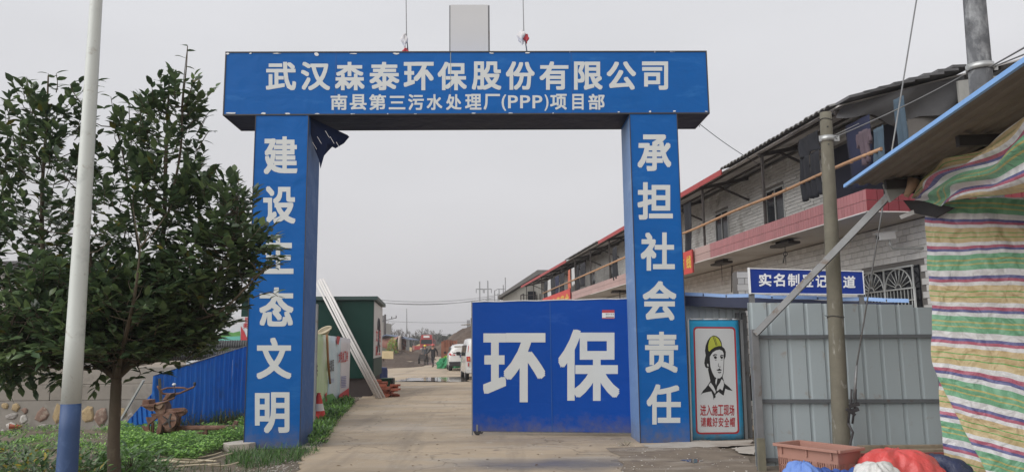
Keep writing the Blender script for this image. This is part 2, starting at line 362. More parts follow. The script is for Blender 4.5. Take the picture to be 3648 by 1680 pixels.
stuff(mb.build('rubble_chips', m_chip), 'pale stone chips and crumbs scattered over the verge', 'rubble')
# fallen leaves and crumbs on the road
mb = MB()
for i in range(70):
    p = gnd(random.uniform(1080, 2300), random.uniform(1400, 1679), .024); a = random.random()*6.28; s = random.uniform(.015, .04); c_, s_ = math.cos(a)*s, math.sin(a)*s
    mb.add([(p[0]-c_,p[1]-s_,p[2]), (p[0]-s_*.4,p[1]+c_*.4,p[2]+.008), (p[0]+c_,p[1]+s_,p[2]+.002), (p[0]+s_*.4,p[1]-c_*.4,p[2]+.006)], [(0,1,2,3)])
stuff(mb.build('fallen_leaves', mat('dead_leaf', (.14,.085,.04), .8, .2, 8, 0, isl=.4)), 'small dead leaves and crumbs scattered over the concrete road', 'litter')
# far rubble on the yard
m_rub = mat('rubble', (.30,.27,.24), .9, .1, 5, 0, isl=.5); mb = MB()
for i in range(900):
    t = random.random(); Y = 30+t*60; x = -5.9-(Y-30)*.155-random.random()**1.5*3.5
    chip((x, Y, 0), random.uniform(.03, .16))
for i in range(400): Y = random.uniform(58, 95); chip((random.uniform(-4.6, -2.2)-(Y-60)*.07, Y, 0), random.uniform(.05, .25))
stuff(mb.build('construction_rubble', m_rub), 'broken concrete and rubbish heaped along the far road edge', 'rubble')

# ================================================================= GATE
GA = (-4.30, 12.56); GYAW = math.atan(.024)
GF = Frame((GA[0], GA[1], 0), GYAW)
GP = np.array([GA[0], GA[1], 0]); GN = np.array([math.sin(GYAW), -math.cos(GYAW), 0])   # facing the viewer
def fabric(name, col, wr=.5, **k):
    m = mat(name, col, .55, .07, 1.2, 0, big=.07, spec=.14, dirt=[((col[0]*1.6+.02, col[1]*1.35+.02, col[2]*1.15+.02), .12, .9, (1,1,3))], **k)
    t = m.node_tree; n = t.nodes; l = t.links; b = n['Principled BSDF']; tcn = n.new('ShaderNodeTexCoord')
    # mud splashed on the lowest part, in blotches of its own
    sz = n.new('ShaderNodeSeparateXYZ'); l.new(tcn.outputs['Object'], sz.inputs[0]); zr = n.new('ShaderNodeMapRange'); zr.inputs['From Min'].default_value = .75; zr.inputs['From Max'].default_value = .0; l.new(sz.outputs['Z'], zr.inputs['Value'])
    sn = n.new('ShaderNodeTexNoise'); sn.inputs['Scale'].default_value = 6; sn.inputs['Detail'].default_value = 8; sn.inputs['Roughness'].default_value = .7; l.new(tcn.outputs['Object'], sn.inputs['Vector'])
    sm_ = n.new('ShaderNodeMath'); sm_.operation = 'MULTIPLY'; l.new(zr.outputs[0], sm_.inputs[0]); l.new(sn.outputs['Fac'], sm_.inputs[1]); s2 = n.new('ShaderNodeMapRange'); s2.inputs['From Min'].default_value = .24; s2.inputs['From Max'].default_value = .6; s2.inputs['To Max'].default_value = .7; l.new(sm_.outputs[0], s2.inputs['Value'])
    sx_ = n.new('ShaderNodeMix'); sx_.data_type = 'RGBA'; l.new(s2.outputs[0], sx_.inputs['Factor']); l.new(b.inputs['Base Color'].links[0].from_socket, sx_.inputs['A']); sx_.inputs['B'].default_value = (.16,.13,.10,1); l.new(sx_.outputs['Result'], b.inputs['Base Color'])
    mp1 = n.new('ShaderNodeMapping'); mp1.inputs['Scale'].default_value = (1.0, 1.0, 2.4); l.new(tcn.outputs['Object'], mp1.inputs[0])
    a = n.new('ShaderNodeTexNoise'); a.inputs['Scale'].default_value = 1.3; a.inputs['Detail'].default_value = 2; a.inputs['Distortion'].default_value = .6; l.new(mp1.outputs[0], a.inputs['Vector'])
    c = n.new('ShaderNodeTexNoise'); c.inputs['Scale'].default_value = 2.3; c.inputs['Detail'].default_value = 2; c.inputs['Distortion'].default_value = 1.2; l.new(tcn.outputs['Object'], c.inputs['Vector'])
    ad = n.new('ShaderNodeMath'); ad.operation = 'ADD'; l.new(a.outputs['Fac'], ad.inputs[0]); l.new(c.outputs['Fac'], ad.inputs[1])
    bp = n.new('ShaderNodeBump'); bp.inputs['Strength'].default_value = wr; bp.inputs['Distance'].default_value = .06; l.new(ad.outputs[0], bp.inputs['Height']); l.new(bp.outputs[0], b.inputs['Normal'])
    return m
m_blue = fabric('blue_banner_cloth', (.006,.100,.35), .22)
m_blue2 = fabric('deep_blue_banner_cloth', (.001,.055,.31), .14)
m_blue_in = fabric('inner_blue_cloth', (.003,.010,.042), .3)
m_white = mat('white_lettering', (.55,.57,.565), .5, .04, 3, .1, 10, dirt=[((.50,.53,.53), .12, 2)])
m_tear = mat('torn_white_backing', (.66,.67,.68), .7, .1, 9, .3)
m_dkmetal = mat('dark_metal', (.035,.033,.035), .6, .2, 8, .2)
m_greymetal = mat('grey_metal', (.20,.205,.21), .5, .15, 6, .2, metal=.4, dirt=[((.12,.08,.05), .15, 5)])
m_rust = mat('rusted_iron', (.15,.075,.05), .85, .3, 12, .5, 40, dirt=[((.25,.16,.12), .4, 6), ((.06,.03,.025), .3, 9)])
gate = thing('entrance_gate', (*GA, 0), 'large blue fabric gateway arch with white lettering spanning the concrete road', 'gateway')
# beam: 8.1 m long
bz0, bz1 = 5.485, 6.585; bx0, bx1 = -.54, 7.695; bd = .93
def wavy_panel(mb, x0, x1, z0, z1, y, amp=.006, nx=40, nz=8):
    ph = random.random()*9
    mb.grid(lambda u, v: (x0+(x1-x0)*u, y-amp*(math.sin(u*31+ph+3*v)+.7*math.sin(u*13+v*5))*(4*v*(1-v)), z0+(z1-z0)*v), nx, nz)
beam = MB(GF)
beam.box((bx0,0,bz0), (bx1,bd,bz1)); beam_o = beam.build('beam', m_blue, gate)
mb = MB(GF); wavy_panel(mb, bx0+.002, bx1-.002, bz0, bz1, -.010, .0012); mb.build('front_cloth', m_blue, beam_o)
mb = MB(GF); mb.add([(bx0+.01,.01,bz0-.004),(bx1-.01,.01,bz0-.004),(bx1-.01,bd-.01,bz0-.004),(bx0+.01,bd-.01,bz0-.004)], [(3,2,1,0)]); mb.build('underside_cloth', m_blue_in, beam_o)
fr = MB(GF)
for z in (bz0, bz1):
    fr.bar((bx0-.01,-.008,z), (bx1+.01,-.008,z), .022); fr.bar((bx0-.01,bd,z), (bx1+.01,bd,z), .022)
for x in (bx0, bx1): fr.bar((x,-.008,bz0), (x,-.008,bz1), .02); fr.bar((x,0,bz0), (x,bd,bz0), .02); fr.bar((x,0,bz1), (x,bd,bz1), .02)
fr.build('edge_frame', m_dkmetal, beam_o)
# sewn seams, one with a rust run under the board
m_seam = mat('seam_thread', (.005,.075,.29), .6, .1, 5, 0); m_run = mat('rust_run', (.25,.26,.22), .7, .3, 6, 0)
for x in (1.32, 5.35): MB(GF).box((x,-.0135,bz0+.01), (x+.012,-.0115,bz1-.01)).build('seam', m_seam, beam_o)
MB(GF).add([(3.276,-.0142,bz1-.01),(3.288,-.0142,bz1-.01),(3.287,-.0142,bz0+.55),(3.284,-.0142,bz0+.3),(3.279,-.0142,bz0+.6)], [(4,3,2,1,0)]).build('rust_streak', m_run, beam_o)
# torn white spots along the edges
def gx(px, py): p = onp(px, py, GP, GN); return GF.M.inverted() @ Vector(p)
for (px, py, w, h) in [(812,193,16,9),(893,192,10,5),(1128,195,20,14),(1412,193,28,8),(985,192,40,3),(1260,193,30,3),(1750,191,22,5),(1880,190,24,5),(2030,187,6,3),(2332,186,5,8),(2395,186,30,3),(823,404,42,7),(941,405,22,10),(1026,406,24,7),(1130,406,20,5),(1258,407,20,4),(1382,407,10,5),(1480,407,12,5),(1688,405,18,5),(1820,404,20,5),(1970,404,8,4),(2204,400,10,4),(2315,398,10,8),(2402,397,14,6),(2515,398,12,4)]:
    a = gx(px-w/2, py-h/2); b = gx(px+w/2, py+h/2); mb = MB(GF); pts = []
    for k in range(9):
        t = 2*math.pi*k/9; rr = random.uniform(.55, 1.05); pts.append(((a.x+b.x)/2+(b.x-a.x)/2*rr*math.cos(t), -.019, (a.z+b.z)/2+(a.z-b.z)/2*rr*math.sin(t)))
    mb.prism(pts, (0, .004, 0)); mb.build('torn_patch', m_tear, beam_o)
# pillars
def pillar(x0, x1, d, z1, h0=-.02):
    mb = MB(GF); mb.box((x0,0.01,h0), (x1,d,z1)); o = mb.build('pillar', m_blue, gate)
    mb = MB(GF); wavy_panel(mb, x0+.002, x1-.002, h0+.02, z1, -.004, .0012, 10, 50); mb.build('front_cloth', m_blue, o)
    mb = MB(GF)
    for x in (x0, x1): mb.bar((x,-.006,h0), (x,-.006,z1), .012)
    mb.bar((x0,-.006,.01), (x1,-.006,.01), .016); mb.build('edge_frame', m_dkmetal, o)
    return o
pl = pillar(0, .885, .86, bz0-.01); pr = pillar(6.33, 7.14, .86, bz0-.01)
m_sheen = fabric('lit_side_cloth', (.15,.25,.46), .35); m_sheen2 = fabric('inner_side_cloth', (.045,.12,.31), .35)  # paler side cloths: light from the left and sheen put into the colour
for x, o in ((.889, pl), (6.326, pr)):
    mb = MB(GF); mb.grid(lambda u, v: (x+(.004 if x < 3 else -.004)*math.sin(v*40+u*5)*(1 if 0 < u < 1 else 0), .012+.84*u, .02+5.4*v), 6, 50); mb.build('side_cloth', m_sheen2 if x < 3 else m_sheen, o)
# plinth stone at the left pillar and hanging torn cloth
mb = MB(GF)
rag = [gx(x, y) for x, y in [(1096,410),(1220,456),(1226,462),(1208,488),(1180,510),(1170,505),(1158,520),(1140,545),(1131,590),(1127,560),(1112,520),(1100,470)]]
mb = MB(GF); n_ = len(rag)
pts = [(p.x, .12+.55*((p.x-rag[0].x)/.6)*.6, p.z) for p in rag]
c = (sum(p[0] for p in pts)/n_, .22, sum(p[2] for p in pts)/n_)
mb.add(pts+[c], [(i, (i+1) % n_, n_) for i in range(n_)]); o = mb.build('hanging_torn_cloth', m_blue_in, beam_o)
sol = o.modifiers.new('t', 'SOLIDIFY'); sol.thickness = .004
mb = MB(GF)
for k in range(5):
    x = .93+.1*k+random.uniform(-.02,.02); z = bz0-.25-.1*abs(2-k); mb.bar((x,.1,z), (x+.07,.12,z-.12), .006)
mb.build('loose_thread', m_tear, beam_o)
# letters
def gsurf(off): return lambda x, y: onp(x, y, GP+GN*off, GN)
s1 = gsurf(.0128)
top = '武汉森泰环保股份有限公司'
tx = [(947,1055),(1072,1176),(1193,1299),(1316,1423),(1438,1545),(1559,1663),(1681,1786),(1802,1905),(1922,2025),(2045,2147),(2161,2266),(2287,2380)]
for ch, (a, b) in zip(top, tx): letter(ch, (a,221,b,322) if a < 1680 else (a,219.5,b,320.5), s1, m_white, gate, .026)
sec = '南县第三污水处理厂(PPP)项目部'
sx = [(1178,1237),(1246,1306),(1315,1375),(1385,1444),(1454,1510),(1520,1576),(1589,1644),(1657,1715),(1723,1781),(1787,1803),(1810,1845),(1853,1889),(1897,1932),(1940,1954),(1960,2019),(2039,2079),(2096,2154)]
for ch, (a, b) in zip(sec, sx):
    y0, y1 = (336,392) if a < 1650 else (335,391)
    if ch in '()': y0, y1 = 337, 395
    if ch == 'P': y0, y1 = 340, 386
    if ch == '三': y0, y1 = 342, 390
    letter(ch, (a,y0,b,y1), s1, m_white, gate, .024)
s2 = gsurf(.0068); k_ = 1.4167
for ch, b in zip('建设生态文明', [(663,343,748,438),(662,468,743,562),(660,590,738,688),(652,722,738,820),(645,848,733,952),(641,985,728,1088)]):
    letter(ch, [v*k_ for v in b], s2, m_white, gate, .027)
for ch, b in zip('承担社会责任', [(1603,338,1688,430),(1603,458,1692,552),(1611,584,1697,680),(1616,706,1701,805),(1622,833,1705,936),(1626,965,1712,1066)]):
    letter(ch, [v*k_ for v in b], s2, m_white, gate, .027)
# white board on top with yellow stain line under it, two rods with rags
pb = GP-GN*.4
b0 = onp(1605,188,pb,GN); b1 = onp(1739,17,pb,GN)
fb = Frame((b0[0], b0[1], b0[2]), GYAW); wd = b1[0]-b0[0]; hh = b1[2]-b0[2]
board = thing('roof_board', tuple(b0), 'blank grey white panel standing upright on top of the gate beam', 'board')
mb = MB(fb); mb.box((0,0,-.05), (wd,.03,hh)); mb.build('panel', mat('off_white_panel', (.53,.53,.535), .6, .03, 1, .05), board, bevel=.004)
mb = MB(fb); mb.bar((-.01,.045,-.05), (-.01,.045,hh), .03); mb.bar((wd+.01,.045,-.05), (wd+.01,.045,hh), .03); mb.bar((0,.045,hh*.5), (wd,.045,hh*.5), .03); mb.build('support_frame', m_greymetal, board)
m_rag = mat('white_rag', (.62,.61,.62), .85, .15, 15, .6, 30); m_rrag = mat('red_rag', (.45,.05,.06), .85, .15, 15, .6, 30)
for (xb, xt, yb, ys, lab, tw) in [(1454,1448,186,124,'thin rod with a limp white flag, left of the blank panel','w'),(1878,1866,186,112,'thin rod with a furled red and white flag, right of the blank panel','r')]:
    Pm = GP-GN*.35; a = onp(xb,yb+4,Pm,GN); b = onp(xt,ys,Pm,GN); c = a+(onp(xt,0,Pm,GN)-a)*1.35
    t = thing('flag_rod', tuple(a), lab, 'flag', 'flag rods on top of the gate beam')
    MB().tube([a, b, c], [.011,.009,.007], 8).build('rod', m_greymetal, t)
    def rag_mesh(cen, w, h, seed):
        rs = random.Random(seed); ph = rs.random()*6; q = MB()
        def fn(u, v):
            a_ = 2*math.pi*u; rr = w*(.25+.75*math.sin(math.pi*min(1, v*1.15+.02))**.8)*(1+.45*math.sin(3*a_+ph+4*v)+.25*math.sin(5*a_-6*v))
            return (cen[0]+rr*math.cos(a_)-w*.4*math.sin(v*3), cen[1]+rr*math.sin(a_)*.7, cen[2]-h*v+.02*math.sin(a_*2))
        q.grid(fn, 18, 12); return q
    p = onp(xt-4 if tw == 'w' else xt-3, ys-2, Pm, GN)
    rag_mesh(p, .045 if tw == 'w' else .06, .24, 3 if tw == 'w' else 5).build('furled_flag', m_rag, t)
    p2 = onp(xt+(0 if tw == 'w' else 10), ys+(50 if tw == 'w' else 12), Pm, GN)
    rag_mesh(p2, .04, .12 if tw == 'w' else .16, 8).build('red_flag_end', m_rrag, t)
# torn brick footing under the left pillar
mb = MB(); p = gnd(835,1600); q = gnd(905,1598)
mb.prism([(p[0]-.15,p[1]-.1,.0),(p[0]+.05,p[1]-.35,0),(q[0],q[1]-.25,0),(q[0]+.1,q[1]+.05,0),(p[0],p[1]+.25,0)], (0,0,.12))
tag(mb.build('concrete_slab', m_patch, bevel=.01), 'flat grey concrete block beside the foot of the left gate pillar', 'concrete block')
mb = MB(GF); mb.prism([(.86,-.02,0),(1.22,.1,0),(1.1,.75,0),(.9,.9,0)], (0,0,.035))
tag(mb.build('footing_edge', m_patch), 'thin concrete ledge between left gate pillar and the road', 'concrete ledge')

# ---------------- gate leaf (the sliding banner 环保), hinged behind the right pillar
LA = at(1686,1533,14.1); LB = at(2262,1533,13.55)
LY = math.atan2(LB[1]-LA[1], LB[0]-LA[0]); LN = np.array([math.sin(LY), -math.cos(LY), 0]); LPt = np.array([LA[0], LA[1], 0])
lf = Frame((LA[0], LA[1], 0), LY); llen = math.hypot(LB[0]-LA[0], LB[1]-LA[1]); 
tl = onp(1684,1077,LPt,LN); lz1 = tl[2]; lz0 = onp(1687,1533,LPt,LN)[2]
leaf = thing('gate_leaf', (LA[0],LA[1],0), 'wide blue banner gate leaf on a caster, two big white characters', 'gate leaf')
mb = MB(lf); mb.grid(lambda u, v: (llen*u, -.03-.004*math.sin(u*9+1)*math.sin(v*3.1), lz0+(lz1-lz0)*v), 40, 14); mb.build('banner_cloth', m_blue2, leaf)
mb = MB(lf); mb.box((0,-.015,lz0), (llen,.005,lz1)); mb.build('backing_sheet', m_greymetal, leaf)
mb = MB(lf)
for z in (lz0, lz1): mb.bar((-.02,-.0,z), (llen,-.0,z), .035)
for x in (0, llen*.5, llen): mb.bar((x,.03,lz0-.02), (x,.03,lz1), .035)
mb.bar((-.012,-.012,lz0-.22), (-.012,-.012,lz1), .022)
mb.build('frame', m_greymetal, leaf)
cl = MB(lf); cl.tube([(.0,-.035,lz1+.008)]+[(llen*k/12,-.035,lz1+.010+.006*math.sin(k*2.1)) for k in range(1,13)], .009, 6); cl.build('white_hem', m_tear, leaf)
cas = MB(lf); cas.box((.06,-.05,lz0-.045), (.17,.05,lz0-.02)); cas.bar((.095,0,lz0-.04), (.10,0,lz0-.13), .02,.05); co = cas.build('caster_fork', m_dkmetal, leaf)
wz = .02+.065
mb = MB(lf); mb.tube([(.08,-.022,wz),(.08,.022,wz)], .065, 18); mb.tube([(.14,0,wz+.02),(.14,0,lz0-.03)], .012, 8); mb.build('caster_wheel', mat('rubber', (.03,.03,.035), .7, .1, 5, .1), leaf)
mb = MB(lf); mb.bar((.08,-.03,wz), (.08,-.03,wz+.12), .03,.02); mb.bar((.08,.03,wz), (.08,.03,wz+.12), .03,.02); mb.build('wheel_bracket', m_greymetal, leaf)
s3 = lambda x, y: onp(x, y, LPt+LN*.0345, LN)
letter('环', (1721,1185,1943,1431), s3, m_white, leaf, .025)
letter('保', (1989,1172,2207,1426), s3, m_white, leaf, .025)
MB(lf).box((llen*.5-.006,-.0362,lz0+.01), (llen*.5+.006,-.0352,lz1-.01)).build('seam', m_seam, leaf)
# sticker
st = lambda o: (lambda x, y: onp(x, y, LPt+LN*o, LN))
m_red = mat('red_print', (.42,.035,.045), .6, .08, 6, 0); m_prt = mat('dark_print', (.05,.05,.06), .6, .05, 6, 0)
q = st(.036); so_ = MB().poly([q(2145,1134),q(2189,1134),q(2189,1104),q(2145,1104)]).build('sticker', mat('white_print', (.68,.68,.68), .6, .04, 6, 0), leaf)
q = st(.0375); MB().poly([q(2145,1113),q(2189,1113),q(2189,1103),q(2145,1103)]).poly([q(2145,1134),q(2189,1134),q(2189,1131),q(2145,1131)]).build('sticker_band', m_red, so_)
mb = MB()
for ch, x0, x1, y0, y1 in [('南',2158,2162,1115,1121),('县',2164,2168,1115,1121),('—',2170,2175,1117.5,1119),('长',2177,2181,1115,1121),('沙',2183,2187,1115,1121)]:
    q = st(.039); a = [Vector(q(x0,y1)), Vector(q(x1,y1)), Vector(q(x0,y0)), Vector(q(x1,y0))]; put_glyph(mb, ch, .02, lambda u, v: (a[0]*(1-u)+a[1]*u)*(1-v)+(a[2]*(1-u)+a[3]*u)*v)
q = st(.039); mb.poly([q(2158,1129),q(2187,1129),q(2187,1126.5),q(2158,1126.5)])
mb.build('sticker_print', m_prt, so_)
# the other leaf, folded back at the left pillar
fl = thing('folded_gate_leaf', (-3.36,13.6,0), 'second gate leaf swung open behind the left pillar, seen edge on', 'gate leaf')
a = gnd(1117,1530); 
mb = MB(); P0 = Vector((a[0],a[1],0)); P1 = P0*(1+2.2/P0.y)+Vector((-.06,0,0)); zt = at(1117,1085,a[1])[2]
mb.bar(P0+V(0,0,.08), P0+V(0,0,zt), .06); mb.bar(P1+V(0,0,.08), P1+V(0,0,zt), .05); mb.bar(P0+V(0,0,zt), P1+V(0,0,zt), .05); mb.bar(P0+V(0,0,.3), P1+V(0,0,.3), .05); mb.build('frame', m_greymetal, fl)
mb = MB(); mb.add([P0+V(-.03,0,.3), P1+V(-.03,0,.3), P1+V(-.03,0,zt), P0+V(-.03,0,zt)], [(0,1,2,3)]); mb.build('banner_cloth', m_blue2, fl)
# ================================================================= RIGHT FOREGROUND
# safety poster board
PA = onp(2449,1570, gnd(2455,1572), (0,-1,0)); PA = np.array([PA[0],PA[1],0.0]); PB = gnd(2650,1566); PB[1] = PA[1]+.25
PN = np.array([(PB-PA)[1], -(PB-PA)[0], 0]); PN = PN/np.linalg.norm(PN)
ps = lambda o: (lambda x, y: tuple(onp(x, y, PA+PN*o, PN)))
poster = thing('safety_poster', tuple(PA), 'sky blue poster board with a line portrait of a worker in a yellow hard hat', 'poster')
m_cyan = fabric('sky_blue_cloth', (.035,.33,.58), .5); m_pw = mat('poster_white', (.62,.635,.64), .5, .05, 2, .1)
k4 = .4635
def pz(x, y): return (2300+x*k4, 1130+y*k4)
q = ps(0); c4 = [q(*pz(333,12)), q(*pz(712,14)), q(*pz(757,935)), q(*pz(360,952))]
mb = MB(); A_, B_, C_, D_ = [Vector(c) for c in (c4[3], c4[2], c4[1], c4[0])]
mb.grid(lambda u, v: (A_*(1-u)+B_*u)*(1-v)+(D_*(1-u)+C_*u)*v, 12, 24)
po = mb.build('cloth', m_cyan, poster); sm = po.modifiers.new('t', 'SOLIDIFY'); sm.thickness = .01; sm.offset = -1
wq = ps(.006); MB().poly([wq(*pz(*p)) for p in [(322,10),(333,10),(362,950),(350,950)]]).build('white_edge', m_pw, poster)
mb = MB()
for a, b in ((336,440),(446,555),(560,660),(664,712)): mb.tube([wq(*pz(a,13)), wq(*pz(b,14))], .012, 6)
mb.build('top_hem', m_pw, poster)
def rrect(pts, r, n=6):
    o = []; m = len(pts)
    for i in range(m):
        p0 = np.array(pts[i-1], float); p = np.array(pts[i], float); p1 = np.array(pts[(i+1) % m], float)
        d0 = (p0-p)/np.linalg.norm(p0-p); d1 = (p1-p)/np.linalg.norm(p1-p)
        for k in range(n+1):
            t = k/n; o.append(tuple((1-t)**2*(p+d0*r)+2*t*(1-t)*p+t*t*(p+d1*r)))
    return o
def flat(pts, o, m, name, par=poster):
    f = ps(o); mb = MB(); pp = [Vector(f(*pz(*p))) for p in pts]; mb.poly(pp); return mb.build(name, m, par)
flat(rrect([(366,70),(690,72),(722,892),(388,895)], 34), .004, m_red, 'red_border')
flat(rrect([(378,83),(678,85),(708,879),(400,882)], 26), .006, m_pw, 'white_field')
m_ink = mat('black_ink', (.015,.015,.017), .6, .05, 5, 0); m_lime = mat('yellow_green_ink', (.47,.50,.06), .6, .05, 5, 0)
por = flat([(520,137),(545,142),(568,160),(584,192),(588,222),(606,238),(616,262),(615,300),(604,322),(602,372),(600,420),(592,455),(600,480),(606,505),(640,532),(668,562),(640,556),(628,552),(612,545),(600,598),(585,590),(560,570),(545,585),(528,600),(522,634),(518,600),(505,566),(470,572),(440,580),(424,592),(440,562),(462,540),(482,512),(498,485),(488,440),(480,400),(482,385),(470,388),(458,378),(451,350),(455,320),(462,290),(456,255),(462,215),(475,180),(495,152)], .008, m_ink, 'portrait_ink')
flat([(518,141),(540,147),(560,162),(576,190),(583,218),(560,218),(530,228),(505,245),(490,262),(482,250),(481,215),(488,180),(500,155)], .010, m_lime, 'yellow_helmet')
flat([(494,300),(515,268),(540,252),(568,246),(590,254),(600,275),(600,322),(598,372),(596,420),(588,450),(570,466),(548,466),(530,455),(512,420),(499,380),(494,340)], .010, m_pw, 'face')
flat([(484,520),(500,498),(522,528),(540,568),(532,585),(518,560),(505,545)], .010, m_pw, 'collar'); flat([(585,470),(600,490),(602,520),(590,560),(572,545),(556,560),(545,565),(552,530),(572,500)], .010, m_pw, 'collar')
for pts in ([(546,462),(552,468),(542,520),(536,500),(538,475)],):
    flat(pts, .010, m_pw, 'neck_stripe')
flat([(474,352),(481,356),(484,372),(479,378),(473,368)], .010, m_pw, 'ear')
mb = MB(); f = ps(.012)
def ink(pts): mb.poly([Vector(f(*pz(*p))) for p in pts])
ink([(516,290),(530,280),(548,282),(550,290),(534,288),(520,298)]); ink([(572,292),(584,284),(600,290),(598,297),(584,292),(574,300)])
ink([(524,300),(536,294),(548,302),(546,314),(534,318),(526,310)]); ink([(572,302),(582,296),(596,302),(592,314),(580,316)])
ink([(530,322),(540,326),(548,322),(546,326),(538,330)]); ink([(574,322),(584,324),(592,320),(590,325),(580,328)])
ink([(543,402),(558,397),(568,388),(576,397),(588,403),(570,408),(556,408)]); ink([(552,416),(568,418),(582,414),(576,426),(562,427)])
ink([(560,350),(563,352),(560,368),(568,377),(580,375),(577,380),(566,381),(556,370)])
ink([(514,141),(518,140),(545,215),(541,217)]); ink([(526,141),(529,141),(552,212),(549,214)])
ink([(526,592),(533,590),(538,600),(537,612),(530,620),(525,610)])
ink([(486,300),(492,300),(498,380),(514,430),(530,458),(526,460),(505,425),(490,380)])
mb.build('portrait_lines', m_ink, por)
for row, y0, y1, xs in (('进入施工现场',670,752,[(420,465),(467,510),(512,553),(556,597),(600,640),(643,682)]),('请戴好安全帽',765,838,[(424,465),(468,510),(514,553),(560,598),(605,642),(648,686)])):
    for ch, (a, b) in zip(row, xs):
        p = pz(a, y0); r_ = pz(b, y1); letter(ch, (p[0],p[1],r_[0],r_[1]), ps(.010), m_red, poster, .014)
# poster's carrying frame
mb = MB(); f = ps(-.04)
pl_ = [Vector(f(*pz(*p))) for p in [(330,16),(352,945),(722,16),(765,930)]]
mb.bar(pl_[2]+V(.02,0,0), V(pl_[3].x+.02, pl_[3].y, 0), .05); mb.bar(pl_[0], pl_[2], .03); mb.build('frame', m_greymetal, poster)
# grey ribbed hoarding behind the poster, under the lean-to
m_gpan = mat('grey_steel_sheet', (.34,.39,.41), .42, .03, .8, .05, 3, rnd=.035, big=.05, metal=.0, dirt=[((.30,.33,.34), .10, 1.2, (1,1,.6)), ((.26,.2,.15), .05, 6)])
m_gpan2 = mat('grey_steel_sheet_old', (.58,.62,.63), .5, .05, 1.5, .1, 3, rnd=.05, dirt=[((.2,.2,.2), .18, 2)])
hy = 13.5; hA = at(2436,1055,hy); hB = at(2632,1070,hy)
hoard = thing('ribbed_hoarding', (hA[0],hy,0), 'grey ribbed metal hoarding rising behind the hard hat poster', 'hoarding')
nP = 8; wP = (hB[0]-hA[0])/nP
for i in range(nP+1):
    x = hA[0]+wP*i; zt = hA[2]-.02*i; mb = MB()
    mb.box((x+.02,hy,0), (x+wP-.012,hy+.02,zt)); mb.box((x-.02,hy+.03,0), (x+.025,hy+.035,zt)); mb.build('sheet_panel', m_gpan2, hoard)
mb = MB(); mb.bar((hA[0]-.3,hy-.03,hA[2]-.06), (hB[0]+.22,hy-.03,hA[2]-.28+.06), .03, .11); mb.build('top_rail', mat('galvanised', (.42,.43,.43), .4, .15, 5, .1, metal=.5), hoard)
mb = MB(); p = at(2635,1560,hy); mb.bar((hB[0]+.06,hy-.04,0), (hB[0]+.06,hy-.04,hA[2]-.3), .07); mb.bar((hB[0]-.06,hy-.05,1.0), (hB[0]-.06,hy-.05,hA[2]-.3), .06); mb.build('post', m_greymetal, hoard)
# tiled gate post of the building behind
m_tile = mat('white_wall_block', (.60,.59,.57), .55, .06, 3, .15, 14, rnd=.09, isl=.09, dirt=[((.36,.32,.28), .16, 1.6)])
m_mort = mat('mortar', (.17,.16,.15), .9, .1, 4, .2)
tp = thing('tiled_gate_post', (0,0,0), 'pillar faced with pale wall tiles between poster and grey fence', 'tiled pillar')
p = at(2632,1060,15.2); q2 = at(2700,1060,15.2); x0, x1 = p[0], q2[0]
tp.location = (x0,15.2,0); tp['_w'] = [x0,15.2,0]
mb = MB(); mb.box((x0+.006,15.206,0), (x1,15.6,3.0)); mb.build('core', m_mort, tp)
bm_ = MB().box((-.13,0,-.058), (.13,.02,.058)).mesh('wall_tile', m_tile)
for r_ in range(24):
    for c_ in range(2):
        off = .0 if r_ % 2 else -.12
        xx = x0+.12+off+.268*c_
        if xx-.13 < x0-.02: inst(MB().box((-.06,0,-.058), (.06,.02,.058)).mesh('wall_tile', m_tile), 'tile', tp, (x0+.065,15.19,.07+.124*r_)); continue
        inst(bm_, 'tile', tp, (xx,15.19,.07+.124*r_))
# small dark handcart glimpsed between poster and fence
ct = at(2662,1345,13.6); c0 = gnd(2668,1545)
cart = thing('black_handcart', (ct[0],13.6,0), 'black metal barrow parked in the gap between poster and fence', 'handcart')
mb = MB(); z = ct[2]; x = ct[0]
mb.prism([(x-.12,13.5,z),(x+.28,13.5,z),(x+.22,13.5,z-.38),(x-.02,13.5,z-.38)], (0,.6,0)); mb.build('tub', m_dkmetal, cart, bevel=.01)
for dx in (-.04,.24):
    for dy in (0,.5): MB().bar((x+dx,13.52+dy,z-.36), (x+dx+.03,13.52+dy,0), .03).build('leg', m_dkmetal, cart)
MB().tube([(x+.0,13.45,z),(x+.02,13.35,z+.12),(x+.05,13.3,z+.2)], .012, 6).build('handle', m_rust, cart)
# ---------------- grey corrugated fence
FY = 10.0
fence = thing('grey_sheet_fence', (3.05,FY,0), 'tall fence of pale grey ribbed steel sheets on dark rails, behind the concrete pole', 'fence')
fx0 = at(2663,1080,FY)[0]; 
m_rail = mat('rail_steel', (.13,.14,.15), .5, .1, 5, .1, metal=.3, dirt=[((.10,.06,.04), .1, 5)])
for i in range(13):
    x = fx0+.238*i-(.0 if i else 0); zt = 2.11-.006*i-(.03 if i >= 9 else 0)
    mb = MB(); w = .238
    # pan, raised rib, return
    prof = [(0,.0),(.018,.022),(.040,.022),(.058,0),(w,0)]
    zb = .06
    vs = [(x+a, FY+b, z) for z in (zb, zt) for a, b in prof]; n_ = len(prof)
    mb.add(vs, [(k, k+1, n_+k+1, n_+k) for k in range(n_-1)], 0)
    o = mb.build('sheet_panel', m_gpan, fence); s_ = o.modifiers.new('t', 'SOLIDIFY'); s_.thickness = .003
for (ya, yb) in ((1199,1197),(1428,1430),(1638,1640)):
    za = at(2690,ya,FY-.06)[2]; zb = at(3310,yb,FY-.06)[2]
    mb = MB(); mb.bar((fx0+.05,FY-.03,za), (6.3,FY-.03,zb), .04,.045); mb.build('rail', m_rail, fence)
pz_ = at(2680,1172,9.95)[2]; px_ = at(2682,1172,9.95)[0]
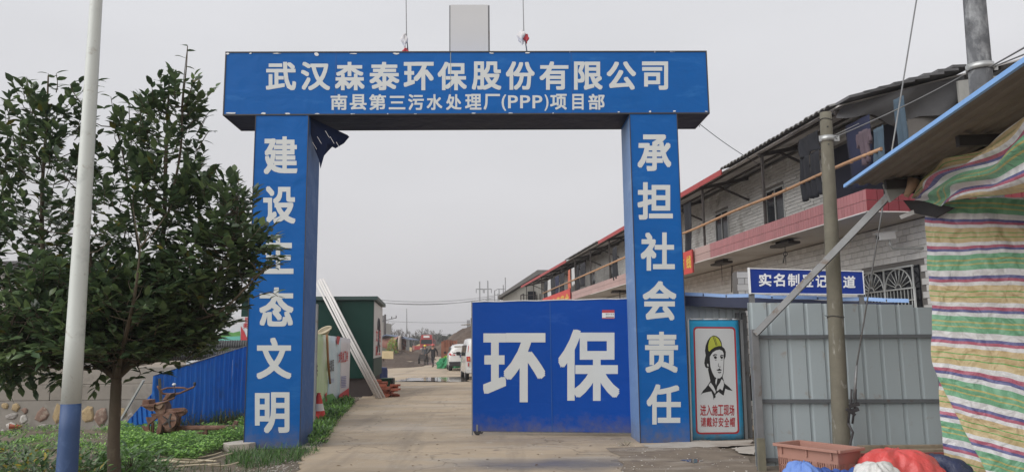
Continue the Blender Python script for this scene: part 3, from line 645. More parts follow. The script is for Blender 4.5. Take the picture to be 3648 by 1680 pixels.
mb = MB(); mb.box((px_-.045,9.86,.0), (px_+.045,9.95,pz_)); fp = mb.build('post', m_greymetal, fence, bevel=.005)
mb = MB(); mb.box((px_-.06,9.80,.0), (px_+.03,9.855,.42)); mb.build('post_foot', mat('mossy_wood', (.16,.15,.11), .9, .25, 6, .4), fence)
# diagonal strut from post to canopy
CZ = 3.42
s0 = at(2692,1188,9.84); s1_ = at(3190,672,8.75)
strut = MB(); strut.bar(s0, s1_, .05, .075); 
# ---------------- canopy at the right
cA = at(3015,665,9.0); cdir = np.array([3.44-3.99, 4.95-9.0, 0]); 
def cpt(t, off, dz=0): # t 0 far .. 1 at frame edge, off to the right
    return Vector((cA[0]+cdir[0]*t+off, cA[1]+cdir[1]*t, cA[2]+dz+off*.02))
canopy = thing('sheet_canopy', tuple(cpt(0,1)), 'sheet roof with light blue edge trim reaching in from the right above the striped tarpaulin', 'canopy')
m_blueedge = mat('light_blue_paint', (.22,.42,.78), .45, .06, 4, .05); m_und = mat('dusty_underside', (.20,.175,.15), .85, .2, 1.2, .3, 8, dirt=[((.09,.075,.065), .35, .8, (1,.4,1))])
mb = MB()
for i in range(28):
    o0, o1 = .02+.15*i, .02+.15*(i+1)
    for a, b, dz0, dz1 in ((o0, o0+.055, .02, .02), (o0+.055, o0+.075, .02, .045), (o0+.075, o0+.13, .045, .045), (o0+.13, o1, .045, .02)):
        mb.add([cpt(-.01,a,dz0), cpt(-.01,b,dz1), cpt(1.5,b,dz1), cpt(1.5,a,dz0)], [(0,1,2,3)])
o = mb.build('roof_sheet', m_und, canopy); s_ = o.modifiers.new('t', 'SOLIDIFY'); s_.thickness = .003
mb = MB(); mb.bar(cpt(-.015,0,.02), cpt(1.5,0,.02), .03,.038); mb.build('blue_edge_trim', m_blueedge, canopy)
mb = MB()
for t in (.08,.55,1.0): mb.bar(cpt(t,.35,-.05), cpt(t,4.2,-.05), .06,.10)
mb.build('cross_beam', m_dkmetal, canopy)
mb = MB(); mb.bar(cpt(.0,.45,-.04), cpt(.0,1.1,-.05), .05,.12); mb.bar(cpt(0,.9,-.05), cpt(1.5,.9,-.05), .08,.12); mb.bar(cpt(0,2.4,-.05), cpt(1.5,2.4,-.05), .08,.12); mb.build('long_beam', m_dkmetal, canopy)
strut.build('strut', m_greymetal, canopy)
g0 = Vector(s1_)
mb = MB(); mb.prism([g0+V(-.14,-.03,.05), g0+V(-.08,-.03,-.16), g0+V(.12,-.03,-.02), g0+V(.35,-.03,.14), g0+V(.3,-.03,.20)], (0,.05,0)); mb.build('gusset', mat('grey_plate', (.30,.31,.30), .6, .15, 4, .2), canopy)
mb = MB()
a = at(3255,640,8.6); w_ = MB(); w_.tube([a, at(3245,668,8.6), at(3228,698,8.6)], [.07,.05,.03], 8); w_.build('timber_brace', mat('pale_timber', (.33,.22,.15), .8, .2, 8, .3), canopy)
MB().box((5.25,8.85,0), (5.35,8.95,CZ-.0)).build('post', m_greymetal, canopy)
MB().box((6.3,4.0,0), (6.4,4.1,CZ+.0)).build('post', m_greymetal, canopy)
# ---------------- striped tarpaulin
def tarp_material():
    m = bpy.data.materials.new('striped_tarpaulin'); m.use_nodes = True; t = m.node_tree; n = t.nodes; l = t.links; b = n['Principled BSDF']
    b.inputs['Roughness'].default_value = .32; b.inputs['Specular IOR Level'].default_value = .55
    uv = n.new('ShaderNodeUVMap'); uv.uv_map = 'UVMap'; sp = n.new('ShaderNodeSeparateXYZ'); l.new(uv.outputs[0], sp.inputs[0])
    fr_ = n.new('ShaderNodeMath'); fr_.operation = 'FRACT'; l.new(sp.outputs['Y'], fr_.inputs[0])
    r = n.new('ShaderNodeValToRGB'); l.new(fr_.outputs[0], r.inputs[0]); r.color_ramp.interpolation = 'CONSTANT'
    G, Wt, Nv, Rd, T, Y, Gl = (.24,.54,.33), (.90,.90,.92), (.17,.18,.40), (.58,.17,.25), (.76,.60,.34), (.64,.56,.22), (.18,.50,.14)
    seq = [(0,G),(.035,Y),(.055,G),(.14,Wt),(.20,Nv),(.245,Rd),(.295,Wt),(.36,T),(.445,Gl),(.46,T),(.53,Gl),(.545,T),(.63,Wt),(.69,Rd),(.735,Nv),(.785,Wt),(.88,G),(.96,Y),(.98,G)]
    e = r.color_ramp.elements; e[0].position = 0; e[0].color = (*G,1); e[1].position = seq[1][0]; e[1].color = (*seq[1][1],1)
    for p, c in seq[2:]: x = e.new(p); x.color = (*c,1)
    # weave grain
    wv = n.new('ShaderNodeTexNoise'); wv.inputs['Scale'].default_value = 60; l.new(uv.outputs[0], wv.inputs['Vector'])
    mm = n.new('ShaderNodeMix'); mm.data_type = 'RGBA'; mm.blend_type = 'MULTIPLY'; mm.inputs['Factor'].default_value = .18; l.new(r.outputs[0], mm.inputs['A']); l.new(wv.outputs['Fac'], mm.inputs['B'])
    l.new(mm.outputs['Result'], b.inputs['Base Color'])
    tcn = n.new('ShaderNodeTexCoord'); a = n.new('ShaderNodeTexNoise'); a.inputs['Scale'].default_value = 5; a.inputs['Detail'].default_value = 5; a.inputs['Distortion'].default_value = 1.5; l.new(tcn.outputs['Object'], a.inputs['Vector'])
    a2 = n.new('ShaderNodeTexVoronoi'); a2.inputs['Scale'].default_value = 6; a2.feature = 'DISTANCE_TO_EDGE'; l.new(tcn.outputs['Object'], a2.inputs['Vector'])
    ad = n.new('ShaderNodeMath'); ad.operation = 'MULTIPLY_ADD'; ad.inputs[1].default_value = .5; l.new(a2.outputs['Distance'], ad.inputs[0]); l.new(a.outputs['Fac'], ad.inputs[2])
    bp = n.new('ShaderNodeBump'); bp.inputs['Strength'].default_value = .9; bp.inputs['Distance'].default_value = .05; l.new(ad.outputs[0], bp.inputs['Height']); l.new(bp.outputs[0], b.inputs['Normal'])
    tr = n.new('ShaderNodeBsdfTranslucent'); l.new(mm.outputs['Result'], tr.inputs[0]); ms = n.new('ShaderNodeMixShader'); ms.inputs[0].default_value = .30
    l.new(b.outputs[0], ms.inputs[1]); l.new(tr.outputs[0], ms.inputs[2]); l.new(ms.outputs[0], n['Material Output'].inputs[0])
    return m
m_tarp = tarp_material()
T0 = np.array([4.84,8.9]); T1 = np.array([4.20,6.1]); TD = T1-T0; TN = np.array([-TD[1], TD[0]]); TN = TN/np.linalg.norm(TN)
if TN[0] > 0: TN = -TN
PERIOD = .70
C0 = np.array([4.84,8.9]); CD_ = np.array([.62,-.70]); CN_ = np.array([-.749,-.663])
def smooth(a, b, x): t = max(0, min(1, (x-a)/(b-a))); return t*t*(3-2*t)
def tarp_surface(left, zt, zb, s1, wr, cfun, off=0, nu=90, nv=110, sc=1, seed=0):
    vs = []; uvs = []; rs = random.Random(seed); ph = [rs.random()*6 for _ in range(8)]
    for j in range(nv+1):
        v = j/nv
        for i in range(nu+1):
            u = i/nu; zt_ = zt(u); z = zt_+(zb-zt_)*v; s0_ = left(z); s = s0_+(s1-s0_)*u
            d = wr(s, z, v)*(.5*math.sin(s*5+ph[0]+1.6*z)+.2*math.sin(s*13+ph[1]-2.5*z)+.25*math.sin(z*5+ph[2]+s*4)+.2*math.sin(s*26+z*9+ph[3])+.12*math.sin(z*22+s*11+ph[4])+.5*(abs(math.sin(s*11+z*6+ph[6]+1.5*math.sin(z*3)))-.5)+.35*(abs(math.sin(s*19-z*9+ph[7]+math.sin(s*8)))-.5)) +off
            p = C0+CD_*s+CN_*d; vs.append((p[0], p[1], z)); uvs.append((s*3, cfun(s, z)/PERIOD+.004*math.sin(s*21+z*3+ph[5])))
    fs = [(j*(nu+1)+i, j*(nu+1)+i+1, (j+1)*(nu+1)+i+1, (j+1)*(nu+1)+i) for j in range(nv) for i in range(nu)]
    return vs, fs, uvs
def tarp_obj(name, data, label, cat, group=None, parent=None):
    vs, fs, uvs = data; me = bpy.data.meshes.new(name); me.from_pydata(vs, [], fs); me.materials.append(m_tarp)
    ul = me.uv_layers.new(name='UVMap'); 
    for lp in me.loops: ul.data[lp.index].uv = uvs[lp.vertex_index]
    me.polygons.foreach_set('use_smooth', [True]*len(fs)); me.update()
    o = bpy.data.objects.new(name, me); COL.objects.link(o)
    if parent: o.parent = parent; o.location = -wloc(parent)
    else: tag(o, label, cat)
    return o
# lower curtain (stripe coordinate rises to the right near the top, where the cloth droops)
tarp = thing('striped_tarpaulin', (T0[0],T0[1],0), 'crumpled tarpaulin with green, red, navy, white and tan stripes hanging at the right edge', 'tarpaulin')
def cl_(s, z): return z+.30+s*(.09+.12*(1-smooth(.9,1.5,z))+.13*smooth(2.4,3.0,z))+.02*math.sin(s*4+1)*smooth(1.5,2.6,z)
def leftA(z): # front sheet's free edge sweeps right towards the ground
    return .0+.05*smooth(3.0,2.2,z)+ .12*smooth(1.5,.9,z)+.52*smooth(1.15,-.15,z) - .015*math.sin(z*6) - .14*max(0,1-z/3.1)
tarp_obj('front_sheet', tarp_surface(leftA, lambda u: 3.22-.2*u, 0.02, 1.9, lambda s,z,v: .035+.03*smooth(2.0,2.9,z), cl_, .05, seed=2), 0, 0, parent=tarp)
tarp_obj('rear_sheet', tarp_surface(lambda z: .085+.015*math.sin(z*5)-.15*max(0,1-z/3.0), lambda u: 2.4, 0.02, 1.6, lambda s,z,v: .03, lambda s, z: z+.10+.15*s, -.03, 60, 70, seed=5), 0, 0, parent=tarp)
# upper drape, gathered at a tie on the left
def updrape():
    vs = []; uvs = []; nu, nv = 90, 60; kn = np.array([*(T0+TN*.12), 3.28])
    for j in range(nv+1):
        v = j/nv
        for i in range(nu+1):
            u = (i/nu)**1.15; s = 1.6*u
            ztop = 3.28+.10*smooth(0,.12,u)+.08*math.sin(u*9)*smooth(0,.3,u); zbot = 3.22-.24*smooth(0,.25,u)-.22*smooth(.25,.7,u)
            z = ztop+(zbot-ztop)*v
            sag = .09*math.sin(v*math.pi)*smooth(0,.2,u)
            p = T0+TD*s; d = .10+sag+.035*math.sin(v*19+u*6)*smooth(0,.3,u)+.03*math.sin(u*24+v*7)
            q = p+TN*d; vs.append((q[0], q[1], z)); uvs.append((s*3, (.50-v*(.35+.75*smooth(0,.5,u)))+.20*u+.03*math.sin(u*14)))
    return vs, [(j*(nu+1)+i, j*(nu+1)+i+1, (j+1)*(nu+1)+i+1, (j+1)*(nu+1)+i) for j in range(nv) for i in range(nu)], uvs
tarp_obj('upper_drape', updrape(), 0, 0, parent=tarp)
m_black = mat('black_lining', (.03,.03,.033), .7, .2, 8, .3)
mb = MB(); k0 = Vector((*(T0+TN*.22), 3.24)); mb.prism([k0, k0+V(.12,-.2,-.04), k0+V(.30,-.5,-.18), k0+V(.20,-.3,-.26), k0+V(.08,-.05,-.16)], (.03,.02,0)); mb.build('tie_flap', m_black, tarp)
mb = MB(); mb.prism([k0+V(-.05,0,-.18), k0+V(.14,-.1,-.10), k0+V(.16,-.1,-.15), k0+V(-.03,0,-.22)], (0,.02,0)); mb.build('white_tie', m_tear, tarp)
# ---------------- concrete poles and guy wire
m_conc = mat('old_concrete_pole', (.14,.13,.10), .85, .2, 4, .5, 30, dirt=[((.40,.39,.36), .10, 9, (1,1,.35)), ((.10,.09,.07), .3, 3, (1,1,.3))], bdist=.01)
m_conc2 = mat('dark_concrete_pole', (.105,.11,.12), .8, .3, 4, .5, 25, dirt=[((.30,.31,.32), .38, 5, (1,1,.5)), ((.035,.035,.04), .42, 3, (1,1,.6))], bdist=.01)
b0_ = at(3002,1680,9.5); t0_ = at(2941,402,9.5)
pole = thing('short_concrete_pole', (b0_[0],9.5,0), 'weathered short concrete pole standing in front of the grey fence', 'pole')
ft = Vector(t0_); fb_ = Vector((b0_[0]+.005,9.5,0)); 
mb = MB(); mb.tube([fb_.lerp(ft, k/24) for k in range(25)], [.106-.034*k/24+random.uniform(-.0012,.0012) for k in range(25)], 28); mb.build('shaft', m_conc, pole)
m_galv = mat('galvanised_band', (.42,.43,.43), .4, .1, 8, .1, metal=.6)
def band(P, r, par, name='clamp_band', h=.07, m=None):
    mb = MB(); mb.lathe((P[0],P[1],P[2]-h/2), [(r,0),(r+.008,0),(r+.008,h),(r,h)], 28); mb.box((P[0]+r,P[1]-.03,P[2]-h/2), (P[0]+r+.07,P[1]-.015,P[2]+h/2)); mb.box((P[0]-r-.03,P[1]-.03,P[2]-h/2), (P[0]-r,P[1]-.015,P[2]+h/2))
    mb.tube([(P[0]+r+.035,P[1]-.06,P[2]), (P[0]+r+.035,P[1]+.04,P[2])], .010, 8); return mb.build(name, m or m_galv, par)
def axis_at(a, b, z): t = (z-a.z)/(b.z-a.z); return a.lerp(b, t)
zc = at(2945,495,9.5)[2]; band(axis_at(fb_, ft, zc), .078, pole)
for yy, rr in ((428,.076),(1128,.098)):
    z = at(2945,yy,9.5)[2]; P = axis_at(fb_, ft, z); mb = MB(); mb.tube([(P.x+rr*math.cos(a), P.y+rr*math.sin(a), P.z+.01*math.sin(a*2)) for a in np.linspace(0,6.3,25)], .005, 6); mb.tube([(P.x-rr,P.y-.02,P.z),(P.x-rr-.05,P.y-.04,P.z+.02)], .004, 5); mb.build('wire_loop', m_dkmetal, pole)
mb = MB()
for yy in (457,519): 
    z = at(2940,yy,9.5)[2]; P = axis_at(fb_, ft, z); mb.tube([(P.x-.012,P.y-.078,z),(P.x-.012,P.y-.07,z)], .010, 10)
mb.build('bolt_hole', m_black, pole)
# big dark pole behind the canopy
P1_ = at(3475,240,10.6); P0_ = at(3438+70,0,10.6); 
bb = Vector((P1_[0]-.03,10.6,0)); tt = Vector((at(3468,-300,10.6)[0]-.09,10.6,at(3468,-300,10.6)[2]))
bp_ = thing('tall_concrete_pole', tuple(bb), 'thick dark mottled utility pole rising behind the blue edged canopy', 'pole')
MB().tube([bb.lerp(tt, k/20) for k in range(21)], [.195-.003*k for k in range(21)], 32).build('shaft', m_conc2, bp_)
zc = at(3460,242,10.6)[2]; band(axis_at(bb, tt, zc), .172, bp_, h=.09)
# wires
def wire(a, b, r, lab, sag=.0, m=m_dkmetal, cat='wire', grp=None, n=14):
    a, b = Vector(a), Vector(b); o = MB().tube([a.lerp(b, k/n)-V(0,0,sag*4*(k/n)*(1-k/n)) for k in range(n+1)], r, 6).build('wire', m, origin=a); return tag(o, lab, cat, grp)
zt_ = at(3540,240,10.4)
wire(at(3525,240,10.4), at(3720,130,7.0), .011, 'cable running from the tall dark pole off to the upper right', m=m_greymetal)
wire(at(3545,236,10.4), at(3720,165,7.0), .009, 'lower cable beside the clamp of the tall dark pole, to the right edge', m=m_greymetal)
wire(at(2975,488,9.45), at(3432,268,10.5), .008, 'stay cable from the short pole band up to the tall dark pole', .03, m=m_greymetal)
wire(at(2968,484,9.45), at(3060,440,10.6), .006, 'short loose cable end leaving the short pole band', m=m_greymetal)
wire(at(2487,437,13.4), at(2718,592,15.4), .006, 'thin rope from the gate beam corner down to the tiled eave', .05)
wire(at(2487,437,13.4), at(2493,452,13.4), .006, 'frayed rope end dangling at the gate beam corner', .0)
# guy wire with turnbuckle: top leaves the frame, foot in the ground behind the crate
gw = thing('guy_wire', tuple(gnd(3025,1672)), 'long slanting guy wire with turnbuckle in front of the grey fence', 'guy wire')
ga, gb = Vector(at(3275,-60,9.7)), Vector(at(3052,1300,9.3)); gc = Vector(at(3030,1545,9.3))
MB().tube([ga, gb], .010, 8).build('cable', m_greymetal, gw)
MB().tube([gb, Vector(at(3043,1420,9.3))], .017, 8).build('cable_end', m_greymetal, gw)
mb = MB(); j0 = Vector(at(3042,1415,9.3)); mb.tube([j0+V(-.02,0,.1), j0+V(-.035,0,-.02), gc+V(-.02,0,.12)], .013, 8); mb.tube([j0+V(.03,0,.1), j0+V(.02,0,-.02), gc+V(.03,0,.12)], .013, 8)
mb.bar(j0+V(-.06,0,-.10), j0+V(.05,0,-.07), .05,.04); mb.bar(j0+V(-.05,0,-.16), j0+V(.04,0,-.13), .05,.04); mb.bar(j0+V(-.10,0,-.13), j0+V(.0,0,-.20), .03,.03); mb.build('turnbuckle', m_dkmetal, gw)
mb = MB(); mb.tube([gc+V(-.02,0,.13), gc+V(.03,0,.02), gc+V(-.01,0,-.1), (gc.x-.03,gc.y,.0)], .015, 8); mb.build('anchor_hook', m_dkmetal, gw)
# ---------------- blue direction sign, lean-to roof
SY = 12.3; sA = at(2674,1042,SY); sB = at(3078,1046,SY-.0); szt = at(2672,957,SY)[2]; szt2 = at(3076,968,SY)[2]
sign = thing('registration_lane_sign', tuple(sA), 'long dark blue sign with white characters mounted above the lean-to roof', 'sign')
m_sblue = mat('sign_blue', (.003,.03,.24), .35, .04, 2, .03); m_swhite = mat('sign_white', (.75,.76,.78), .5, .03, 3, 0)
SN = np.array([0,-1.0,0])
mb = MB(); mb.prism([(sA[0],SY,sA[2]),(sB[0],SY,sB[2]),(sB[0],SY,szt2),(sA[0],SY,szt)], (0,.08,0)); so1 = mb.build('sign_box', m_sblue, sign)
mb = MB(); mb.bar((sA[0]-.012,SY-.005,sA[2]-.02), (sA[0]-.012,SY-.005,szt+.02), .03); mb.bar((sA[0]-.02,SY-.005,szt+.008), (sB[0],SY-.005,szt2+.008), .012); mb.bar((sB[0]+.005,SY-.005,sB[2]-.01), (sB[0]+.005,SY-.005,szt2+.02), .014); mb.bar((sA[0]-.02,SY-.005,sA[2]-.008), (sB[0],SY-.005,sB[2]-.008), .012); mb.build('white_frame', m_swhite, sign)
sf = lambda x, y: onp(x, y, np.array([0,SY-.006,0]), SN)
for ch, a, b, y0, y1 in [('实',600,688,738,828),('名',703,783,738,829),('制',803,885,740,830),('登',903,985,744,833),('记',1000,1078,748,835),('通',1098,1178,750,838),('道',1193,1280,755,840)]:
    letter(ch, (2400+a*.506, 600+y0*.506, 2400+b*.506, 600+y1*.506), sf, m_swhite, sign, .024)
for px in (2678, 3068):
    p = at(px,1050,SY+.04); MB().box((p[0]-.04,SY+.02,p[2]-.3), (p[0]+.04,SY+.08,p[2]+.05)).build('bracket', m_greymetal, sign)
lt = thing('lean_to_roof', tuple(at(2438,1045,12.9)), 'low lean-to with dented light blue metal roof above the registration lane', 'lean-to roof')
m_lroof = mat('pale_blue_roof_sheet', (.30,.47,.80), .4, .05, 2, .1, rnd=.06, dirt=[((.5,.6,.8), .2, 2)])
xs = np.linspace(2425, 3240, 11); zoff = 0
def ledge(px): # front lower edge of the roof as the photo shows it
    y = 1044+(px-2438)*.028+2.0*math.sin(px*.03); Yd = 13.35-(px-2438)*.0016; return Vector(at(px, y, Yd))
for i in range(10):
    a, b = ledge(xs[i]), ledge(xs[i+1]-4); mb = MB(); d = V(.05, 1.5, .05+.006*(i % 2)); nC = 10
    for k in range(nC):
        p, q_ = a.lerp(b, k/nC), a.lerp(b, (k+1)/nC); m1, m2 = p.lerp(q_, .55), p.lerp(q_, .75); h_ = V(0,0,.018)
        mb.add([p, m1, p+d, m1+d], [(0,1,3,2)]); mb.add([m1, m2+h_*.9, m1+d, m2+h_*.9+d], [(0,1,3,2)]); mb.add([m2+h_*.9, q_, m2+h_*.9+d, q_+d], [(0,1,3,2)])
    mb.add([a+V(0,-.01,-.045), b+V(0,-.01,-.045), b+V(0,-.01,.012), a+V(0,-.01,.012)], [(0,1,2,3)])
    mb.build('roof_sheet', m_lroof, lt)
m_navy = mat('navy_steel', (.02,.028,.07), .5, .1, 4, .1)
mb = MB(); a, b = ledge(2420), ledge(3200); mb.bar(a+V(0,.05,-.13), b+V(0,.05,-.13), .06,.17); mb.build('fascia_beam', m_navy, lt)
mb = MB(); a, b = ledge(2420), ledge(3240); mb.add([a+V(0,.08,-.05), b+V(0,.08,-.05), b+V(.05,1.45,.0), a+V(.05,1.45,.0)], [(3,2,1,0)]); mb.build('soffit', m_navy, lt)
mb = MB()
for px in (2405, 2900, 3230): p = ledge(px); mb.bar((p.x,p.y+.1,0), (p.x,p.y+.1,p.z-.1), .06)
mb.build('post', m_greymetal, lt)
# ---------------- crate, bags, boards at the foot of the fence
m_crate = mat('faded_pink_plastic', (.36,.19,.15), .55, .08, 3, .05)
crate = thing('plastic_crate', (3.4,9.0,0), 'faded salmon pink plastic crate with latticed sides by the fence post', 'crate')
cp = [Vector(at(2768,1582,9.0)), Vector(at(2985,1625,8.35))]
ax = (cp[1]-cp[0]); ax.z = 0; L_ = ax.length; yaw = math.atan2(ax.y, ax.x); cf = Frame((cp[0].x,cp[0].y,0), yaw); ch_ = cp[0].z+.0
def crate_build():
    wd_ = .40; h = ch_; b_ = .03; t = .012
    crate.location = cf.w((0,0,0)); crate['_w'] = list(cf.w((0,0,0)))
    def wall(P, len_, name):
        mb = MB(cf)
        def bx(a0, a1, z0, z1): 
            q = [P(a0,z0,0), P(a1,z0,0), P(a1,z1,0), P(a0,z1,0), P(a0,z0,t), P(a1,z0,t), P(a1,z1,t), P(a0,z1,t)]
            mb.add(q, [(0,1,2,3),(7,6,5,4),(0,4,5,1),(1,5,6,2),(2,6,7,3),(3,7,4,0)])
        bx(0, len_, b_, b_+.04); bx(0, len_, h*.70, h); 
        n_ = max(3, int(len_/.026)); 
        for k in range(n_+1): x = len_*k/n_; bx(max(0,x-.006), min(len_,x+.006), b_+.04, h*.70)
        for z in (.36,.52): bx(0, len_, h*z-.007, h*z+.007)
        for k in range(0, n_+1, 6): x = len_*k/n_; bx(max(0,x-.018), min(len_,x+.018), b_+.04, h*.70)
        mb.build(name, m_crate, crate)
    wall(lambda a, z, d: (a, d+.02*(1-z/h), z), L_, 'side_wall'); wall(lambda a, z, d: (a, wd_-d-.02*(1-z/h), z), L_, 'side_wall')
    wall(lambda a, z, d: (d+.02*(1-z/h), a, z), wd_, 'end_wall'); wall(lambda a, z, d: (L_-d-.02*(1-z/h), a, z), wd_, 'end_wall')
    mb = MB(cf); mb.box((.02,.02,b_), (L_-.02,wd_-.02,b_+.01)); mb.build('floor', m_crate, crate)
    mb = MB(cf); q = .022
    for a, b in (((-q,-q),(L_+q,-q)),((L_+q,-q),(L_+q,wd_+q)),((L_+q,wd_+q),(-q,wd_+q)),((-q,wd_+q),(-q,-q))): mb.bar((*a,h+.004), (*b,h+.004), .045,.03)
    for x in (.06, L_*.5, L_-.08): mb.box((x,-.02,h-.09), (x+.015,.0,h-.01))
    mb.build('rim', m_crate, crate, bevel=.004)
crate_build()
def heap(name, c, rx, ry, h, m, lab, cat, seed, parts=None, sub=26):
    rs = random.Random(seed); ph = [rs.random()*6.28 for _ in range(8)]
    def fn(u, v):
        a = 2*math.pi*u; t = v*math.pi/2
        rr = math.cos(t)**.75*(1+.12*math.sin(2*a+ph[0])+.08*math.sin(3*a+ph[1])+.05*math.sin(7*a+ph[2]+3*v))
        z = h*math.sin(t)*(1+.10*math.sin(3*a+ph[3])*math.cos(t))
        f = (.05*math.sin(9*a+ph[4]+8*v)+.07*(abs(math.sin(4*a+ph[6]+5*v))-.5)+.06*(abs(math.sin(7*a-ph[7]-7*v))-.5)+.02*math.sin(17*a+ph[5]-5*v))*math.cos(t)**.6
        return (c[0]+rx*rr*math.cos(a)*(1+f), c[1]+ry*rr*math.sin(a)*(1+f), max(0.0, c[2]+z+f*h))
    mb = MB(); mb.grid(fn, 56, sub); o = mb.build(name, m, origin=(c[0],c[1],0)); return tag(o, lab, cat)
def plastic(n, c, r=.35, w=.9): 
    return mat(n, c, r, .10, 4, w, 9, bdist=.03)
p = at(3190,1600,8.4); heap('red_plastic_bag', (p[0],8.4,0), .44, .34, p[2], plastic('red_plastic_film', (.62,.09,.085), .3), 'bulging coral red plastic bag lying below the striped tarpaulin', 'bag', 3)
p = at(3120,1646,7.9); heap('white_plastic_bag', (p[0],7.9,0), .24, .22, p[2], plastic('white_plastic_film', (.62,.62,.60), .35), 'rounded white sack in front of the red plastic bag', 'bag', 4)
p = at(2852,1652,7.9); heap('blue_cloth_bundle', (p[0]+.02,7.9,0), .20, .24, p[2]+.02, plastic('pale_blue_cloth', (.14,.25,.60), .7, .6), 'peaked pale blue cloth bundle in front of the crate', 'bundle', 5)
p = at(2915,1664,7.9); heap('blue_cloth_bundle', (p[0],7.85,0), .20, .2, p[2], plastic('blue_cloth', (.035,.09,.32), .7, .6), 'rounded darker blue bundle at the right end of the crate', 'bundle', 6)
p = at(2996,1674,7.8); heap('blue_cloth_bundle', (p[0],7.8,0), .15, .15, p[2], MATS['blue_cloth'], 'small low blue bundle in front of the pole foot', 'bundle', 7)
p = at(3085,1660,8.15); heap('blue_cloth_bundle', (p[0]-.03,8.15,0), .18, .2, p[2], MATS['blue_cloth'], 'blue bundle half hidden behind the white sack', 'bundle', 8)
p = at(3290,1618,8.6); heap('navy_plastic_bag', (p[0]+.05,8.6,0), .42, .3, p[2], plastic('navy_plastic_film', (.035,.045,.10), .35), 'dark navy plastic bag between the red bag and the tarpaulin', 'bag', 9)
bw = thing('stacked_boards', tuple(gnd(3060,1680)), 'rough weathered boards leaning low against the grey fence', 'boards')
m_wood = mat('weathered_board', (.25,.20,.14), .85, .2, 5, .4, 30, dirt=[((.08,.06,.045), .3, 4)])
a = at(3060,1586,9.3); b = at(3340,1586,9.3); MB().box((a[0],9.3,a[2]-.18), (b[0]+.3,9.36,a[2])).build('plank', m_wood, bw, bevel=.006)
a = at(3110,1600,9.15); MB().box((a[0],9.12,a[2]-.15), (b[0]+.2,9.2,a[2])).build('plank', m_wood, bw, bevel=.006)
a = at(3065,1612,9.05); MB().prism([(a[0]-.02,9.0,a[2]),(b[0],9.0,a[2]),(b[0],9.0,.0),(a[0]+.03,9.0,.0)], (0,.06,0)).build('red_panel', mat('worn_red_paint', (.22,.06,.05), .7, .2, 5, .3), bw)
for k in range(3): MB().bar((5.3,9.5-.18*k,0), (5.3,9.5-.18*k,.3), .06).build('support', m_wood, bw)
# ================================================================= LONG TWO-STOREY BUILDING
BO = (6.235, 13.3); BYAW = math.atan(.1225); BFm = Frame((*BO, 0), BYAW)   # local y runs away along the street, local x into the building
BLEN = 45.0; ZS, ZT, ZE = 3.85, 4.25, 5.9; WX = 1.4
def bl(p): return BFm.M.inverted() @ Vector(p)
bs = Vector((math.cos(BYAW), math.sin(BYAW), 0)); bt = Vector((-math.sin(BYAW), math.cos(BYAW), 0))
def onwall(px, py, x=WX):  # photo point on the plane local x = const -> local coords
    P0 = BFm.w((x,0,0)); return bl(onp(px, py, np.array(P0), np.array(bs)))
bld = thing('row_building', BFm.w((0,0,0)), 'long two storey row building with pink tiled balcony band and dark lean eaves', 'building')
m_plas = mat('soffit_plaster', (.46,.43,.40), .8, .08, .8, .1, dirt=[((.27,.22,.18), .25, .5)])
m_pink = mat('pink_fascia_tile', (.34,.125,.13), .35, .06, 2, .05, rnd=.10, isl=.10, dirt=[((.2,.1,.09), .12, 2)])
m_dred = mat('dark_red_tile', (.20,.018,.03), .3, .06, 2, .05, rnd=.08)
m_ppan = mat('pale_pink_panel', (.40,.27,.25), .6, .08, 1, .05, rnd=.06, dirt=[((.28,.2,.18), .25, 1)])
m_dkbr = mat('dark_timber', (.05,.042,.04), .8, .2, 5, .2)
m_glass = mat('dark_glass', (.012,.014,.018), .12, .05, 2, 0, spec=.3)
m_alu = mat('aluminium_frame', (.42,.43,.42), .45, .05, 4, .05, metal=.3)
m_side = mat('split_face_block', (.45,.445,.43), .8, .08, 4, .5, 30, isl=.10, rnd=.10, dirt=[((.22,.20,.18), .22, 1.2)], bdist=.01)
# cores
mb = MB(BFm); mb.box((WX+.03,.35,0), (9,BLEN,ZS-.003)); wall_lo = mb.build('lower_wall', m_mort, bld)
mb = MB(BFm); mb.box((WX+.03,.75,ZT), (7.5,BLEN,ZE+.35)); wall_up = mb.build('upper_wall', m_mort, bld)
mb = MB(BFm); mb.box((.012,.012,ZS), (9,BLEN,ZT)); slab = mb.build('balcony_slab', m_plas, bld)
mb = MB(BFm); mb.box((-.012,-.012,ZS-.012), (.03,22,ZS+.006)); mb.box((-.012,-.014,ZS-.012), (3,.03,ZS+.006)); mb.build('drip_edge', mat('white_trim', (.6,.58,.56), .6, .1, 3, .05), slab)
# fascia tiles: two rows
tw, th = .102, (ZT-ZS)/2
tm = MB().box((-.006,.004,.004), (.012,tw-.004,th-.004)).mesh('fascia_tile', m_pink)
nT = 72
for r_ in range(2):
    for i in range(nT):
        p = BFm.w((0, tw*i, ZS+th*r_)); o = inst(tm, 'fascia_tile', slab, p, (0,0,BYAW))
pm = MB().box((-.006,.01,.006), (.012,1.19,th-.006)).mesh('fascia_panel', m_ppan)
for r_ in range(2):
    for i in range(int((BLEN-tw*nT)/1.2)): inst(pm, 'fascia_panel', slab, BFm.w((0, tw*nT+1.2*i, ZS+th*r_)), (0,0,BYAW))
rm = MB().box((.005,-.006,.004), (.195,.012,th-.004)).mesh('end_tile', m_dred)
for r_ in range(2):
    for i in range(22): inst(rm, 'end_tile', slab, BFm.w((.2*i, 0, ZS+th*r_)), (0,0,BYAW))
